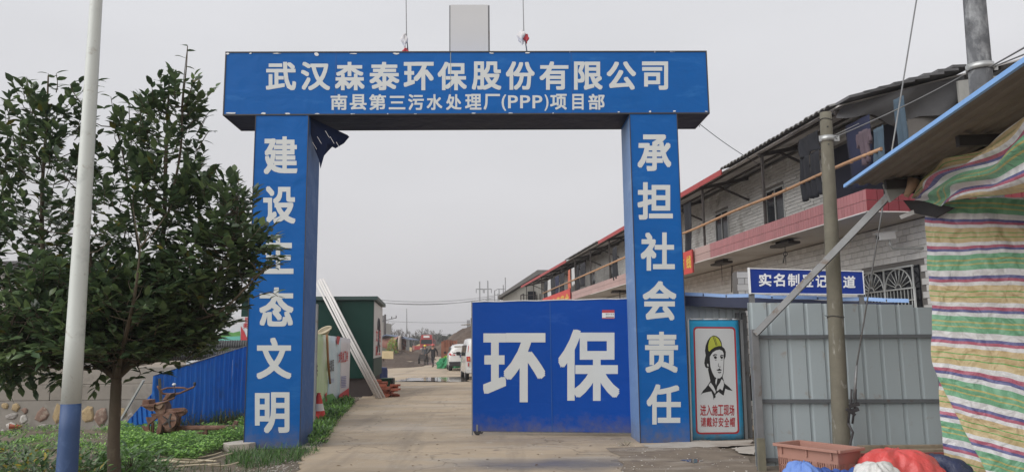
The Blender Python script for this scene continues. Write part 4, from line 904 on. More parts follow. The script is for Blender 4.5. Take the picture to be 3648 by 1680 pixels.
# lower wall blocks (window opening left out)
w0 = onwall(3073,975); w1 = onwall(3270,939); wb = onwall(3250,1110)
WY0, WY1, WZ1, WZ0 = w1.y, w0.y, (w0.z+w1.z)/2, wb.z-.9
bw_, bh_ = .225, .122
pieces = []
for r_ in range(int((ZS-.02)/bh_)):
    z = ZS-.02-bh_*(r_+1); y = .36-(.11 if r_ % 2 else 0)
    while y < 26:
        a, b = max(.36, y), y+bw_
        if b-a > .03 and not (b > WY0-.02 and a < WY1+.02 and z+bh_ > WZ0 and z < WZ1+.02): pieces.append((a, b, z))
        y += bw_
vis = [p for p in pieces if p[2] > 2.0 and p[0] < 10]
vis.sort(key=lambda p: p[0]); singles = set(vis[:300])
full = MB().box((-.008,-bw_/2+.004,-bh_/2+.004), (.02,bw_/2-.004,bh_/2-.004)).mesh('wall_block', m_tile); rest = MB(BFm)
for a, b, z in pieces:
    if (a, b, z) in singles:
        if abs(b-a-bw_) < .001: inst(full, 'block', wall_lo, BFm.w((WX+.012, (a+b)/2, z+bh_/2)), (0,0,BYAW))
        else: inst(MB().box((-.008,-(b-a)/2+.004,-bh_/2+.004), (.02,(b-a)/2-.004,bh_/2-.004)).mesh('wall_block', m_tile), 'block', wall_lo, BFm.w((WX+.012, (a+b)/2, z+bh_/2)), (0,0,BYAW))
    else: rest.box((WX+.004,a+.004,z+.004), (WX+.035,b-.004,z+bh_-.004))
stuff(rest.build('wall_blocks', m_tile, wall_lo))
mb = MB(BFm); mb.box((WX+.0,26,0), (WX+.04,BLEN,ZS-.01)); mb.build('far_wall_face', m_plas, bld)
# upper wall: split-face courses
wins = []
for (xa, xb, yt, yb) in [(2724,2791,655,800),(2545,2592,735,860)]:
    a = onwall(xb, yt); b = onwall(xa, yt); wins.append((a.y, b.y, ZT+.02, ZE-.32))
for yy in (18.0, 22.5, 27.0, 31.5, 36): wins.append((yy, yy+1.3, ZT+.02, ZE-.5))
door_a, door_b = onwall(3190,600).y, onwall(2925,600).y
wins.append((.9, onwall(2965,600).y, ZT, ZE-.05))
up = []; uh, uw = .088, .30
for r_ in range(int((ZE+.3-ZT)/uh)):
    z = ZT+.005+uh*r_; y = .76-(.15 if r_ % 2 else 0)
    while y < 30:
        a, b = max(.76, y), y+uw-.0
        seg = [(a, b)]
        for (c, d, z0, z1) in wins:
            if z+uh > z0 and z < z1:
                n2 = []
                for (s_, e_) in seg:
                    if e_ <= c or s_ >= d: n2.append((s_, e_))
                    else:
                        if s_ < c-.02: n2.append((s_, c))
                        if e_ > d+.02: n2.append((d, e_))
                seg = n2
        up += [(s_, e_, z) for s_, e_ in seg if e_-s_ > .03]
        y += uw
upv = sorted([p for p in up if p[2] < ZE-.1], key=lambda p: p[0])[:260]; upset = set(upv); rest = MB(BFm); cache = {}
for a, b, z in up:
    pr_ = random.uniform(-.006, .008)
    if (a, b, z) in upset:
        k = round(b-a, 2)
        if k not in cache: cache[k] = MB().add([(-.008,-k/2+.004,-uh/2+.006),(-.008,k/2-.004,-uh/2+.006),(-.014,k/2-.01,uh/2-.006),(-.010,-k/2+.006,uh/2-.006),(.02,-k/2+.004,-uh/2+.006),(.02,k/2-.004,-uh/2+.006),(.02,k/2-.01,uh/2-.006),(.02,-k/2+.006,uh/2-.006)],[(0,3,2,1),(0,1,5,4),(1,2,6,5),(2,3,7,6),(3,0,4,7)]).mesh('siding_block', m_side)
        inst(cache[k], 'siding_block', wall_up, BFm.w((WX+.012+pr_, (a+b)/2, z+uh/2)), (0,0,BYAW))
    else: rest.box((WX+.004+pr_,a+.004,z+.005), (WX+.035,b-.004,z+uh-.005))
stuff(rest.build('siding_blocks', m_side, wall_up))
mb = MB(BFm); mb.box((WX+.0,30,ZT), (WX+.028,BLEN,ZE+.3)); mb.build('far_upper_face', m_side, bld)
# windows of the upper storey
def window(a, b, z0, z1, sash=2, x=WX, name='window'):
    fr_ = MB(BFm); t = .045
    fr_.box((x-.01,a,z0), (x+.05,a+t,z1)); fr_.box((x-.01,b-t,z0), (x+.05,b,z1)); fr_.box((x-.01,a+t,z1-t), (x+.05,b-t,z1)); fr_.box((x-.01,a+t,z0), (x+.05,b-t,z0+t))
    for k in range(1, sash): y = a+(b-a)*k/sash; fr_.box((x-.005,y-.02,z0+t), (x+.04,y+.02,z1-t))
    w = fr_.build(name, m_alu, bld)
    for k in range(sash):
        y0, y1 = a+(b-a)*k/sash+.02, a+(b-a)*(k+1)/sash-.02; MB(BFm).box((x+.018,y0,z0+t), (x+.026,y1,z1-t)).build('pane', m_glass, w)
    return w
for (a, b, z0, z1) in wins[:-1]: window(a, b, z0, z1)
a, b, z0, z1 = wins[-1]
dz = MB(BFm); dz.box((WX-.0,a,z0), (WX+.028,b,z1)); dz.build('dark_doorway', mat('dark_opening', (.012,.014,.03), .8, .1, 3, 0), bld)
# barred window with fan shaped grille on the ground floor
mb = MB(BFm); mb.box((WX+.0,WY0,WZ0), (WX+.028,WY1,WZ1)); win = mb.build('window', m_glass, bld)
def gtube(pts, r): MB(BFm).tube([(WX-.10,y,z) for y, z in pts], r, 6).build('grille_bar', m_alu, win)
zmid = onwall(3170,1036).z; m_gr = m_alu
for zz in (WZ1-.02, zmid): gtube([(WY0,zz),(WY1,zz)], .018)
mb = MB(BFm)
for cyy in (WY0+(WY1-WY0)*.27, WY0+(WY1-WY0)*.76):
    rr = (WY1-WY0)*.225; cz = zmid+.01; hz_ = WZ1-zmid-.05; nx_ = 20
    mb.tube([(WX-.10, cyy+rr*math.cos(math.pi*k/nx_), cz+hz_*math.sin(math.pi*k/nx_)) for k in range(nx_+1)], .014, 6)
    mb.tube([(WX-.10, cyy+rr*.22*math.cos(math.pi*k/8), cz+hz_*.22*math.sin(math.pi*k/8)) for k in range(9)], .012, 6)
    for k in range(1, 9): a_ = math.pi*k/9; mb.tube([(WX-.10, cyy+rr*.22*math.cos(a_), cz+hz_*.22*math.sin(a_)), (WX-.10, cyy+rr*math.cos(a_), cz+hz_*math.sin(a_))], .010, 5)
mb.build('fan_grille', m_alu, win)
mb = MB(BFm); nb_ = 17
for k in range(nb_+1): y = WY0+(WY1-WY0)*k/nb_; mb.tube([(WX-.10,y,WZ0), (WX-.10,y,zmid)], .011, 5)
for zz in (zmid-.22, zmid-.42, WZ0+.2): mb.tube([(WX-.10,WY0,zz), (WX-.10,WY1,zz)], .013, 5)
for y in (WY0+(WY1-WY0)*.51, WY0+.03): mb.tube([(WX-.10,y,WZ0), (WX-.10,y,WZ1)], .02, 6)
mb.build('bar_grille', m_alu, win)
# second barred window further along, low behind the lean-to
mb = MB(BFm); a_, b_ = onwall(2800,1080).y, onwall(2700,1080).y; mb.box((WX-.012,a_,1.2), (WX+.0,b_,2.25)); w2 = mb.build('window', m_glass, bld)
mb = MB(BFm)
for k in range(9): y = a_+(b_-a_)*k/8; mb.tube([(WX-.06,y,1.2),(WX-.06,y,2.25)], .012, 5)
mb.build('bar_grille', m_alu, w2)
# ---------------- roof: sheets, eave tiles, red flashing, rafters, posts
m_rtile = mat('grey_roof_tile', (.17,.165,.16), .8, .15, 5, .2, rnd=.2); m_under = mat('roof_underside', (.42,.40,.385), .85, .15, 1, .2, dirt=[((.14,.12,.11), .3, .7)])
m_flash = mat('red_flashing', (.33,.035,.035), .5, .1, 2, .05)
slope = .27; EX = -.06
def rz(x): return ZE+.02+(x-EX)*slope
mb = MB(BFm)
for i in range(int(BLEN/.9)+1):
    y0 = 1.0+.9*i if i else .55; y1 = 1.0+.9*(i+1)-.02
    if y0 > BLEN: break
    mb.add([(EX,y0,rz(EX)),(4.6,y0,rz(4.6)),(4.6,y1,rz(4.6)),(EX,y1,rz(EX)),(EX,y0,rz(EX)+.03),(4.6,y0,rz(4.6)+.03),(4.6,y1,rz(4.6)+.03),(EX,y1,rz(EX)+.03)], [(0,1,2,3),(7,6,5,4),(0,4,5,1),(1,5,6,2),(2,6,7,3),(3,7,4,0)])
roof = mb.build('roof', m_under, bld)
mb = MB(BFm)
for k in range(6): x = EX+.25+.8*k; mb.bar((x,.6,rz(x)-.03), (x,BLEN,rz(x)-.03), .05,.05)
mb.build('purlin', m_dkbr, roof)
tile = MB(); n_ = 8
prof = [(.105*math.cos(math.pi*k/n_), .055*math.sin(math.pi*k/n_)) for k in range(n_+1)]; inner = [(.08*math.cos(math.pi*k/n_), .035*math.sin(math.pi*k/n_)) for k in range(n_+1)]
vs = []; 
for xx, zz in ((-.1,0),(.45,.15)):
    vs += [(xx, p[0], p[1]+zz) for p in prof]+[(xx, p[0], p[1]+zz) for p in inner]
m_ = n_+1; fs = []
for k in range(n_): fs += [(k,k+1,2*m_+k+1,2*m_+k), (k, m_+k, m_+k+1, k+1), (m_+k,3*m_+k,3*m_+k+1,m_+k+1)]
tile.add(vs, fs, 0, False); tmesh = tile.mesh('roof_tile', m_rtile)
flash_seg = []
ya = bl(onp(2587,615,np.array(BFm.w((0,0,0))),np.array(bs))).y; yb = bl(onp(2140,869,np.array(BFm.w((0,0,0))),np.array(bs))).y; yc = bl(onp(2026,932,np.array(BFm.w((0,0,0))),np.array(bs))).y
def tiles(y0, y1):
    y = y0
    while y < y1: inst(tmesh, 'roof_tile', roof, BFm.w((EX-.02, y, ZE+.055+random.uniform(-.008,.008))), (0,0,BYAW+random.uniform(-.03,.03))); y += .205
tiles(.75, ya-.05); tiles(yb, yc)
for (a, b) in ((ya, yb-.1), (yc+.1, BLEN)): MB(BFm).box((EX-.08,a,ZE-.05), (EX-.05,b,ZE+.09)).build('red_flashing', m_flash, roof)
y = .75; k = 0
while y < BLEN:
    yy = bl(onp(2715,700,np.array(BFm.w((0,0,0))),np.array(bs))).y if k == 1 else y
    MB(BFm).bar((-.04,yy,ZE-.04), (WX+.1,yy,rz(WX)-.12), .06,.09).build('rafter', m_dkbr, roof)
    MB(BFm).bar((.45,yy,rz(.45)-.1), (WX,yy,ZE-.35), .05,.05).build('bracket', m_dkbr, roof)
    if k: MB(BFm).bar((.05,yy,ZT), (.05,yy,ZE), .055).build('post', m_dkbr, bld)
    y += 3.55; k += 1
# near gable: stepped dark asbestos sheets and pale gable infill
m_asb = mat('dark_asbestos_sheet', (.10,.10,.105), .85, .15, 3, .3, rnd=.15)
for i in range(8):
    x0 = EX+.30*i; x1 = x0+.42; 
    mb = MB(BFm); z0, z1 = rz(x0)+.05+.012*i, rz(x1)+.0+.05
    mb.prism([(x0,.20,z0),(x1,.20,z1),(x1,1.15,z1),(x0,1.15,z0)], (0,0,.05)); mb.build('ridge_sheet', m_asb, roof)
mb = MB(BFm); mb.add([(2.2,.3,ZT),(6,.3,ZT),(6,.3,7.0),(2.2,.3,6.4)], [(0,1,2,3)]); gw_ = mb.build('gable_wall', mat('pale_render', (.36,.36,.34), .85, .1, 1.2, .15, dirt=[((.2,.2,.19), .3, 1)]), bld); s_ = gw_.modifiers.new('t', 'SOLIDIFY'); s_.thickness = .05
mb = MB(BFm)
mb.grid(lambda u, v: (EX+.02+2.5*u, .42+.10*math.sin(u*9+v*3)+.25*v, rz(EX+2.5*u)-.02-(.16+.42*smooth(0,.6,u)+.05*math.sin(u*17))*v), 30, 8)
mb.build('hanging_roof_felt', m_asb, roof)
# second roof piece further right, and a purple-dark one
mb = MB(BFm)
for i in range(5): x0 = 2.4+.5*i; mb.prism([(x0,-.6,6.0+.16*i),(x0+.52,-.6,6.16+.16*i),(x0+.52,.9,6.16+.16*i),(x0,.9,6.0+.16*i)], (0,0,.045))
mb.build('side_roof', m_asb, roof)
# drying bar of bamboo
p0 = bl(onp(3145,530,np.array(BFm.w((0,0,0))),np.array(bs))); p1 = bl(onp(2429,829,np.array(BFm.w((0,0,0))),np.array(bs)))
m_bam = mat('bamboo', (.42,.24,.13), .6, .2, 3, .2, 20, dirt=[((.2,.12,.08), .3, 3)])
bam = thing('bamboo_pole', BFm.w((-.02,p0.y,p0.z)), 'long orange brown bamboo drying pole lashed along the balcony posts', 'bamboo pole')
n_ = 20; MB(BFm).tube([(-.02,p0.y+(p1.y+6-p0.y)*k/n_,p0.z+.015*math.sin(k)) for k in range(n_+1)], .033, 10).build('cane', m_bam, bam)
mb = MB(BFm)
for k in range(14): y = p0.y+.3+.62*k; mb.tube([(-.02,y,p0.z+.003),(-.02,y+.02,p0.z+.003)], .038, 10)
mb.build('node', m_bam, bam)
b2 = thing('bamboo_pole', BFm.w((-.02,p1.y+7,p1.z)), 'far bamboo drying pole along the balcony beyond the gate pillar', 'bamboo pole')
MB(BFm).tube([(-.02,p1.y+5.8,4.85),(-.02,p1.y+16,4.82),(-.02,p1.y+26,4.8)], .04, 8).build('cane', m_bam, b2)
# laundry
def garment(y, z, w, h, m, lab, kind='cloth', x=-.02, legs=False, seed=0, nm='hanging_cloth'):
    rs = random.Random(seed+int(y*100)); ph = rs.random()*6; mb = MB(BFm)
    def sheet(y0, y1, zt_, zb_): mb.grid(lambda u, v: (x+.05*math.sin(u*11+ph+v*2)*(.3+v)*.6, y0+(y1-y0)*u+.03*math.sin(v*5+ph)*v, zt_+(zb_-zt_)*v+.02*math.sin(u*7+ph)*v), 10, 10)
    if legs: sheet(y, y+w, z, z-h*.3); sheet(y, y+w*.44, z-h*.3, z-h); sheet(y+w*.52, y+w, z-h*.3, z-h*1.0)
    elif kind == 'shirt': sheet(y+w*.2, y+w*.8, z, z-h); sheet(y, y+w*.2, z-.03, z-h*.45); sheet(y+w*.8, y+w, z-.03, z-h*.45)
    else: sheet(y, y+w, z, z-h)
    o = mb.build(nm, m, origin=BFm.w((x,y,z))); s = o.modifiers.new('t', 'SOLIDIFY'); s.thickness = .008; return tag(o, lab, 'laundry', 'laundry hung under the eaves')
m_cdk = mat('dark_clothing', (.012,.013,.018), .9, .2, 5, .3); m_cbl = mat('blue_clothing', (.05,.08,.11), .9, .15, 5, .3); m_cpk = mat('mauve_clothing', (.09,.065,.08), .9, .15, 5, .3); m_cor = mat('orange_clothing', (.45,.13,.08), .9, .1, 5, .3); m_cwh = mat('pale_clothing', (.45,.45,.45), .9, .1, 5, .3); m_cnv = mat('navy_cloth', (.012,.016,.045), .9, .2, 4, .3)
fpl = lambda px, py: bl(onp(px, py, np.array(BFm.w((0,0,0))), np.array(bs)))
q_ = fpl(2922,560); r_ = fpl(2853,560); garment(q_.y, fpl(2885,480).z, r_.y-q_.y, fpl(2885,480).z-fpl(2885,710).z, m_cdk, 'dark trousers hanging just left of the concrete pole', legs=True, nm='hanging_trousers')
q_ = fpl(3110,560); r_ = fpl(3060,560); garment(q_.y, fpl(3085,460).z, r_.y-q_.y, .62, m_cpk, 'mauve shirt hanging above the bamboo tip', 'shirt', nm='hanging_shirt')
q_ = fpl(3160,560); r_ = fpl(3122,560); garment(q_.y, fpl(3140,450).z, r_.y-q_.y, .75, m_cbl, 'slate blue garment beside the mauve shirt', nm='hanging_shirt')
q_ = fpl(3060,560); r_ = fpl(2975,560); garment(q_.y, ZE-.25, r_.y-q_.y, 1.25, m_cnv, 'large navy sheet hung right behind the concrete pole', x=.25)
q_ = fpl(3210,500); r_ = fpl(3175,500); garment(q_.y, ZE-.3, r_.y-q_.y, .9, m_cbl, 'faded blue towel near the gable end', x=.1)
q_ = fpl(2452,800); r_ = fpl(2425,800); garment(q_.y, ZE-.2, r_.y-q_.y, 1.5, m_cdk, 'black coat hung beside the right gate pillar top', x=.1, nm='hanging_coat')
for i, (px, w, h, m, lab) in enumerate([(2200,.7,1.3,m_cdk,'black garment nearest the gate pillar inside the arch'),(2085,.8,1.1,m_cdk,'dark coat beside a balcony post in the middle of the row'),(2062,.35,1.2,m_cdk,'narrow dark garment left of the middle balcony post'),(2031,.35,1.0,m_cor,'orange scarf on the far drying line'),(2045,.4,.9,m_cwh,'pale towel right of the orange scarf'),(2010,.9,1.0,m_cdk,'dark shirt left of the orange scarf'),(1990,.8,1.1,m_cnv,'navy trousers on the far line'),(1975,.8,1.0,m_cdk,'black trousers on the far line'),(1962,.7,1.1,m_cwh,'pale vest on the far line'),(1950,.9,1.2,m_cdk,'leftmost dark garment on the far line')]):
    q_ = fpl(px, 950); garment(q_.y, ZE-.45, w*(1 if px > 2100 else 1.6), h, m, lab, x=.0, seed=i, nm='hanging_garment')
# ceiling lamp brackets under the balcony
for px, py, lab in [(2450+120,938,'first dusty flat ceiling lamp under the balcony, beside the red banner'),(2400+782*.506,600+535*.506,'larger flat ceiling lamp under the balcony with a ring hook')]:
    d = ray(px, py); p = CAM+d*((ZS-.09-H)/d[2])
    t = thing('ceiling_lamp', (p[0],p[1],ZS), lab, 'lamp', 'lamps under the balcony')
    mb = MB(Frame((p[0],p[1],0), BYAW)); mb.box((-.15,-.45,ZS-.12), (.15,.45,ZS-.06)); mb.box((-.08,-.3,ZS-.06), (.08,.3,ZS)); mb.build('lamp_body', m_dkbr, t, bevel=.02)
    mb = MB(); mb.tube([(p[0],p[1],ZS-.12),(p[0],p[1],ZS-.55)], .007, 5); mb.build('cord', m_dkmetal, t)
    if px > 2700:
        mb = MB(); mb.tube([(p[0]+.045*math.cos(a),p[1],ZS-.30+.045*math.sin(a)) for a in np.linspace(0,6.3,15)], .010, 6); mb.tube([(p[0]-.02,p[1],ZS-.34),(p[0]-.06,p[1],ZS-.5)], .012, 6); mb.build('ring_hook', m_dkmetal, t)
for yy, lab in ((19.5,'hanging lamp seen under the balcony left of the gate pillar'),(26,'far round lamp under the balcony above the gate leaf')):
    p = BFm.w((.7,yy,ZS)); t = thing('ceiling_lamp', p, lab, 'lamp', 'lamps under the balcony'); mb = MB(); mb.box((p.x-.35,p.y-.3,ZS-.1), (p.x+.35,p.y+.3,ZS-.04)); mb.box((p.x-.05,p.y-.05,ZS-.04), (p.x+.05,p.y+.05,ZS)); mb.build('lamp_body', m_dkbr, t)
    if yy < 20: mb = MB(); mb.tube([(p.x,p.y,ZS-.1),(p.x,p.y,ZS-.35)], .02, 6); mb.ball((p.x,p.y,ZS-.45), .12, 8); mb.ball((p.x-.25,p.y,ZS-.42), .08, 8); mb.bar((p.x-.25,p.y,ZS-.4), (p.x+.2,p.y,ZS-.4), .03); mb.build('lamp_arms', m_dkbr, t)
# cables along the wall
for i, (xa, ya_, xb, yb_) in enumerate([(2440,985,2560,940),(2608,945,2606,1040),(2860,1000,2862,958)]):
    a = BFm.w(onwall(xa, ya_, WX-.03)); b = BFm.w(onwall(xb, yb_, WX-.03)); MB().tube([a, a.lerp(b,.5)-V(0,0,.05 if i == 0 else 0), b], .014, 6).build('wall_cable', m_dkmetal, bld)
# security camera
a = onwall(3167,850,WX-.5); P = BFm.w(a)
sc = thing('security_camera', BFm.w((WX,a.y-.4,a.z-.22)), 'white bullet security camera on a bracket arm under the balcony', 'camera')
mw_ = mat('white_plastic', (.62,.62,.61), .4, .04, 4, 0)
mb = MB(); mb.bar(P+V(-.22,-.02,.03), P+V(.10,.0,.06), .13,.14); mb.bar(P+V(-.27,-.02,.095), P+V(.14,0,.14), .16,.02); mb.build('camera_housing', mw_, sc, bevel=.015)
MB().tube([P+V(-.24,-.03,.02), P+V(-.215,-.03,.022)], .045, 12).build('lens', m_black, sc)
MB().tube([P+V(0,0,-.03), P+V(.03,.0,-.14), P+V(.08,.05,-.18), Vector(BFm.w((WX,a.y-.25,a.z-.20)))], .022, 8).build('bracket_arm', m_alu, sc)
# red banners on the fascia
m_ban = mat('red_banner_cloth', (.50,.06,.05), .7, .06, 2, .15); m_yel = mat('yellow_lettering', (.62,.42,.06), .6, .05, 4, 0)
def banner(ya_, yb_, z0, z1, lab, chars):
    t = thing('red_banner', BFm.w((-.06,ya_,z0)), lab, 'banner', 'red banners on the balcony band'); mb = MB(BFm)
    mb.box((-.07,ya_,z0), (-.05,yb_,z1)); mb.build('banner_cloth', m_ban, t)
    mb = MB(BFm); mb.bar((-.08,ya_,z0), (-.08,ya_,z1), .03); mb.build('end_batten', m_flash, t)
    for i, (ch, yc_, w) in enumerate(chars):
        m2 = MB(BFm); put_glyph(m2, ch, .03, lambda u, v: (-.078, yc_+w/2-w*u, z0+(z1-z0)*(.22+.56*v))); m2.build('character', m_yel, t)
fc = fpl(2475,930); z1_, z0_ = fpl(2477,887).z, fpl(2477,970).z
y_ = fpl(2477,930).y
banner(y_, y_+6, z0_, z1_, 'red cloth banner with yellow characters, right of the gate pillar', [('线',(fpl(2471,930).y+fpl(2454,930).y)/2,fpl(2454,930).y-fpl(2471,930).y),('防',(fpl(2447,930).y+fpl(2432,930).y)/2,fpl(2432,930).y-fpl(2447,930).y)])
y_ = fpl(2037,1060).y; banner(y_, y_+9, 3.5, 4.45, 'far red banner with yellow writing seen just above the gate leaf', [(c, y_+.9+1.3*i, 1.0) for i, c in enumerate('全安产生')])
# ---------------- grey concrete building behind the row and an iron stair frame
m_cbld = mat('stained_concrete', (.33,.32,.29), .9, .12, 1.0, .3, dirt=[((.17,.16,.14), .4, .4, (1,1,.3)), ((.42,.41,.38), .2, .8)])
gb_ = thing('grey_concrete_building', (1,60,0), 'old unpainted concrete building with pitched roof at the end of the row', 'building')
def pbox(name, m, par, px0, px1, y0, z0, z1, dep, xk=0): a = at(px0,1100,y0)[0]; b = at(px1,1100,y0)[0]; return MB().box((a,y0,z0), (b,y0+dep,z1)).build(name, m, par)
zr = at(1900,1040,60)[2]; zt2 = at(1915,970,60)[2]
fA, fB = at(1792,1075,60), at(1920,1020,60)
mb = MB(); zl = at(1793,1060,60)[2]; zh = at(1915,985,60)[2]
mb.prism([(fA[0],60,0),(fB[0]+4,60,0),(fB[0]+4,60,zh),(fB[0],60,zh),(fA[0],60,zl)], (3,12,0)); mb.build('wall', m_cbld, gb_)
mb = MB(); mb.prism([(fA[0]-.4,59.6,zl-.1),(fB[0],59.6,zh+.15),(fB[0]+5,59.6,zh+.1),(fB[0]+5,59.6,zh+.4),(fB[0]-.1,59.6,zh+.5),(fA[0]-.4,59.6,zl+.1)], (3,13,0)); mb.build('roof', mat('dark_roof', (.14,.135,.13), .9, .15, 1, .2), gb_)
a = at(1903,1055,59.9); MB().box((a[0]-.5,59.9,a[2]-.4), (a[0]+.1,59.99,a[2]+.4)).build('window', m_glass, gb_)
st_ = thing('balcony_stair_frame', BFm.w((0,BLEN,0)), 'rusty open steel frame at the far end of the row building', 'steel frame')
mb = MB(BFm)
for y in (BLEN-.1, BLEN+1.5): 
    for x in (.05, 1.3): mb.bar((x,y,0), (x,y,5.4), .08)
for z in (3.9, 4.8, 5.4): mb.bar((.05,BLEN-.1,z), (.05,BLEN+1.5,z), .05); mb.bar((.05,BLEN+1.5,z), (1.3,BLEN+1.5,z), .05)
mb.build('steel_frame', m_dkbr, st_)
# ================================================================= LEFT SIDE
# street lamp pole, white with blue foot
sp = at(240,1680,6.9); st0 = at(345,0,6.9)
lp = thing('lamp_post', (sp[0]-.0,6.9,0), 'tall white lamp post with a blue painted foot, standing in front of the tree', 'lamp post')
zb = at(270,1436,6.9)[2]; xb = lambda z: sp[0]-.005+(z-sp[2])*((st0[0]-sp[0])/(st0[2]-sp[2]))
m_wpole = mat('white_pole_paint', (.55,.58,.555), .45, .04, 3, .04, dirt=[((.42,.45,.43), .2, 5), ((.30,.27,.22), .07, 9)]); m_bpole = mat('blue_pole_paint', (.030,.068,.17), .55, .06, 6, .08, dirt=[((.06,.11,.23), .2, 8)])
rad = lambda z: .090-.0075*z
MB().tube([(xb(z),6.9,z) for z in np.linspace(0,zb,6)], [rad(z) for z in np.linspace(0,zb,6)], 32).build('blue_foot', m_bpole, lp)
MB().tube([(xb(z),6.9,z) for z in np.linspace(zb,7.5,12)], [rad(z) for z in np.linspace(zb,7.5,12)], 32).build('shaft', m_wpole, lp)
# ---------------- stone wall
m_ren = mat('cement_render', (.235,.215,.19), .9, .12, 2, .4, 15, dirt=[((.15,.135,.12), .35, 1.2), ((.32,.30,.27), .2, 3)]); m_blk = mat('cement_block', (.25,.225,.195), .9, .1, 2, .4, 18, rnd=.08, dirt=[((.16,.145,.125), .35, 1.3)])
SWY = 16.0; sw = thing('stone_wall', (-9,SWY,0), 'low wall of field stones in mortar topped with two cement block courses', 'wall')
xa, xb_ = -16.0, -6.9; z1 = at(0,1428,SWY)[2]; z2 = at(0,1373,SWY)[2]; z3 = at(0,1312,SWY)[2]
MB().box((xa,SWY,-.1), (xb_,SWY+.45,z1)).build('mortar_core', m_ren, sw)
for (za, zb_, yo, n_) in ((z1+.004,z2,.03,7),(z2+.004,z3,.12,6)):
    w = (xb_-xa)/n_
    for i in range(n_): MB().box((xa+w*i+.006,SWY+yo,za), (xa+w*(i+1)-.006,SWY+.42,zb_)).build('cement_block', m_blk, sw, bevel=.012)
stone_mats = [mat('ochre_stone', (.36,.27,.15), .9, .25, 9, .6, 30, dirt=[((.16,.11,.07), .35, 9)]), mat('grey_stone', (.30,.28,.26), .9, .25, 9, .6, 30, dirt=[((.14,.12,.11), .3, 7)]), mat('brown_stone', (.20,.13,.10), .9, .25, 9, .6, 30, dirt=[((.36,.3,.24), .3, 7)]), mat('pale_stone', (.46,.44,.41), .9, .2, 9, .6, 30, dirt=[((.2,.18,.15), .3, 9)])]
def stone(x, z, w, h, mi, y=SWY, par=sw, name='stone', rr=None):
    mb = MB(); n_ = 7; pts = []; 
    for k in range(n_): a = 6.283*(k+random.uniform(-.3,.3))/n_; r_ = random.uniform(.72, 1.18); pts.append((math.cos(a)*r_, math.sin(a)*r_))
    v = [(x+w/2*a, y-.01, z+h/2*b) for a, b in pts]+[(x+w/2*a*.75, y-.025-random.uniform(0,.012), z+h/2*b*.75) for a, b in pts]+[(x+random.uniform(-.2,.2)*w, y-.04, z+random.uniform(-.2,.2)*h)]
    mb.add(v, [(k, n_+k, n_+(k+1) % n_, (k+1) % n_) for k in range(n_)]+[(n_+k, 2*n_, n_+(k+1) % n_) for k in range(n_)], 0, False)
    return mb.build(name, stone_mats[mi], par)
for (px, py, w, h, mi) in [(15,1445,26,24,0),(55,1450,26,32,0),(87,1460,25,22,2),(40,1482,44,22,1),(82,1492,24,30,3),(152,1477,50,46,2),(205,1475,34,62,0),(312,1480,46,60,0),(360,1482,44,58,2),(358,1505,18,16,2),(38,1518,42,26,3),(160,1516,44,14,1),(8,1535,20,14,3)]+[(430+i*38, 1470+8*(i%2)*3, 34, 40, i%3) for i in range(3)]:
    p = at(px, py, SWY-.02); s_ = SWY/FPX; stone(p[0], p[2], w*s_*1.12, h*s_*1.12, mi)
for i in range(60): stone(-15.8+random.random()*5, random.uniform(.08,.5), random.uniform(.12,.3), random.uniform(.1,.2), random.randrange(4))
m_brick = mat('red_brick', (.30,.085,.05), .85, .15, 8, .3, rnd=.15, isl=.15, dirt=[((.2,.12,.09), .25, 6)])
def brick(P, rz_, tilt=0, sz=(.24,.115,.053), lab='loose red brick lying at the foot of the stone wall'):
    o = MB().box((-sz[0]/2,-sz[1]/2,-sz[2]/2), (sz[0]/2,sz[1]/2,sz[2]/2)).mesh('brick', m_brick); ob = bpy.data.objects.new('brick', o); COL.objects.link(ob); ob.location = P; ob.rotation_euler = (tilt, 0, rz_); ob['_w'] = list(P); return tag(ob, lab, 'brick')
p = gnd(95,1525); brick((p[0],p[1]-.3,.09), .5, .5, (.3,.12,.06), 'loose red brick leaning against the stone wall left of the lamp post')
p = gnd(358,1515); brick((p[0],p[1]-.2,.05), .1, 0, (.16,.12,.09), 'broken red brick piece by the stone wall beside the tree trunk')
# ---------------- blue corrugated fence
m_bsh = mat('blue_steel_sheet', (.014,.155,.58), .4, .08, 1, .12, 3, rnd=.06, big=.08, dirt=[((.03,.16,.5), .25, 1.5), ((.03,.06,.14), .10, 3, (1,1,.4))])
F0 = gnd(560,1533); F1 = gnd(880,1502); fd = F1-F0; fd[2] = 0; fl_ = np.linalg.norm(fd); fyaw = math.atan2(fd[1], fd[0]); ff = Frame((F0[0],F0[1],0), fyaw)
bn = np.array([math.sin(fyaw), -math.cos(fyaw), 0])
bf = thing('blue_sheet_fence', (F0[0],F0[1],0), 'sagging bright blue ribbed metal fence behind the rusty machine', 'fence')
ptop = lambda px, py: ff.M.inverted() @ Vector(onp(px, py, F0, bn))
tA, tB = ptop(545,1338), ptop(885,1229); n_ = 12; x0 = tA.x; wS = (tB.x+.5-x0)/n_
def sheet_fence(fr_, x0, w, n_, ztop, par, m, lean=lambda z: 0, name='sheet_panel', zb=0.0):
    for i in range(n_):
        x = x0+w*i; prof = [(0,.0),(.025,-.014),(.055,-.014),(.08,0),(w*.6,0),(w*.64,-.008),(w*.68,0),(w,0)]; m2 = len(prof); mb = MB(fr_)
        vs = []
        for q in range(5):
            for a, b in prof: z = zb+(ztop(x+a)-zb)*q/4; vs.append((x+a, b+lean(z)+.01*math.sin(x*3+z*4), z))
        mb.add(vs, [(q*m2+k, q*m2+k+1, (q+1)*m2+k+1, (q+1)*m2+k) for q in range(4) for k in range(m2-1)]); o = mb.build(name, m, par); s = o.modifiers.new('t', 'SOLIDIFY'); s.thickness = .003
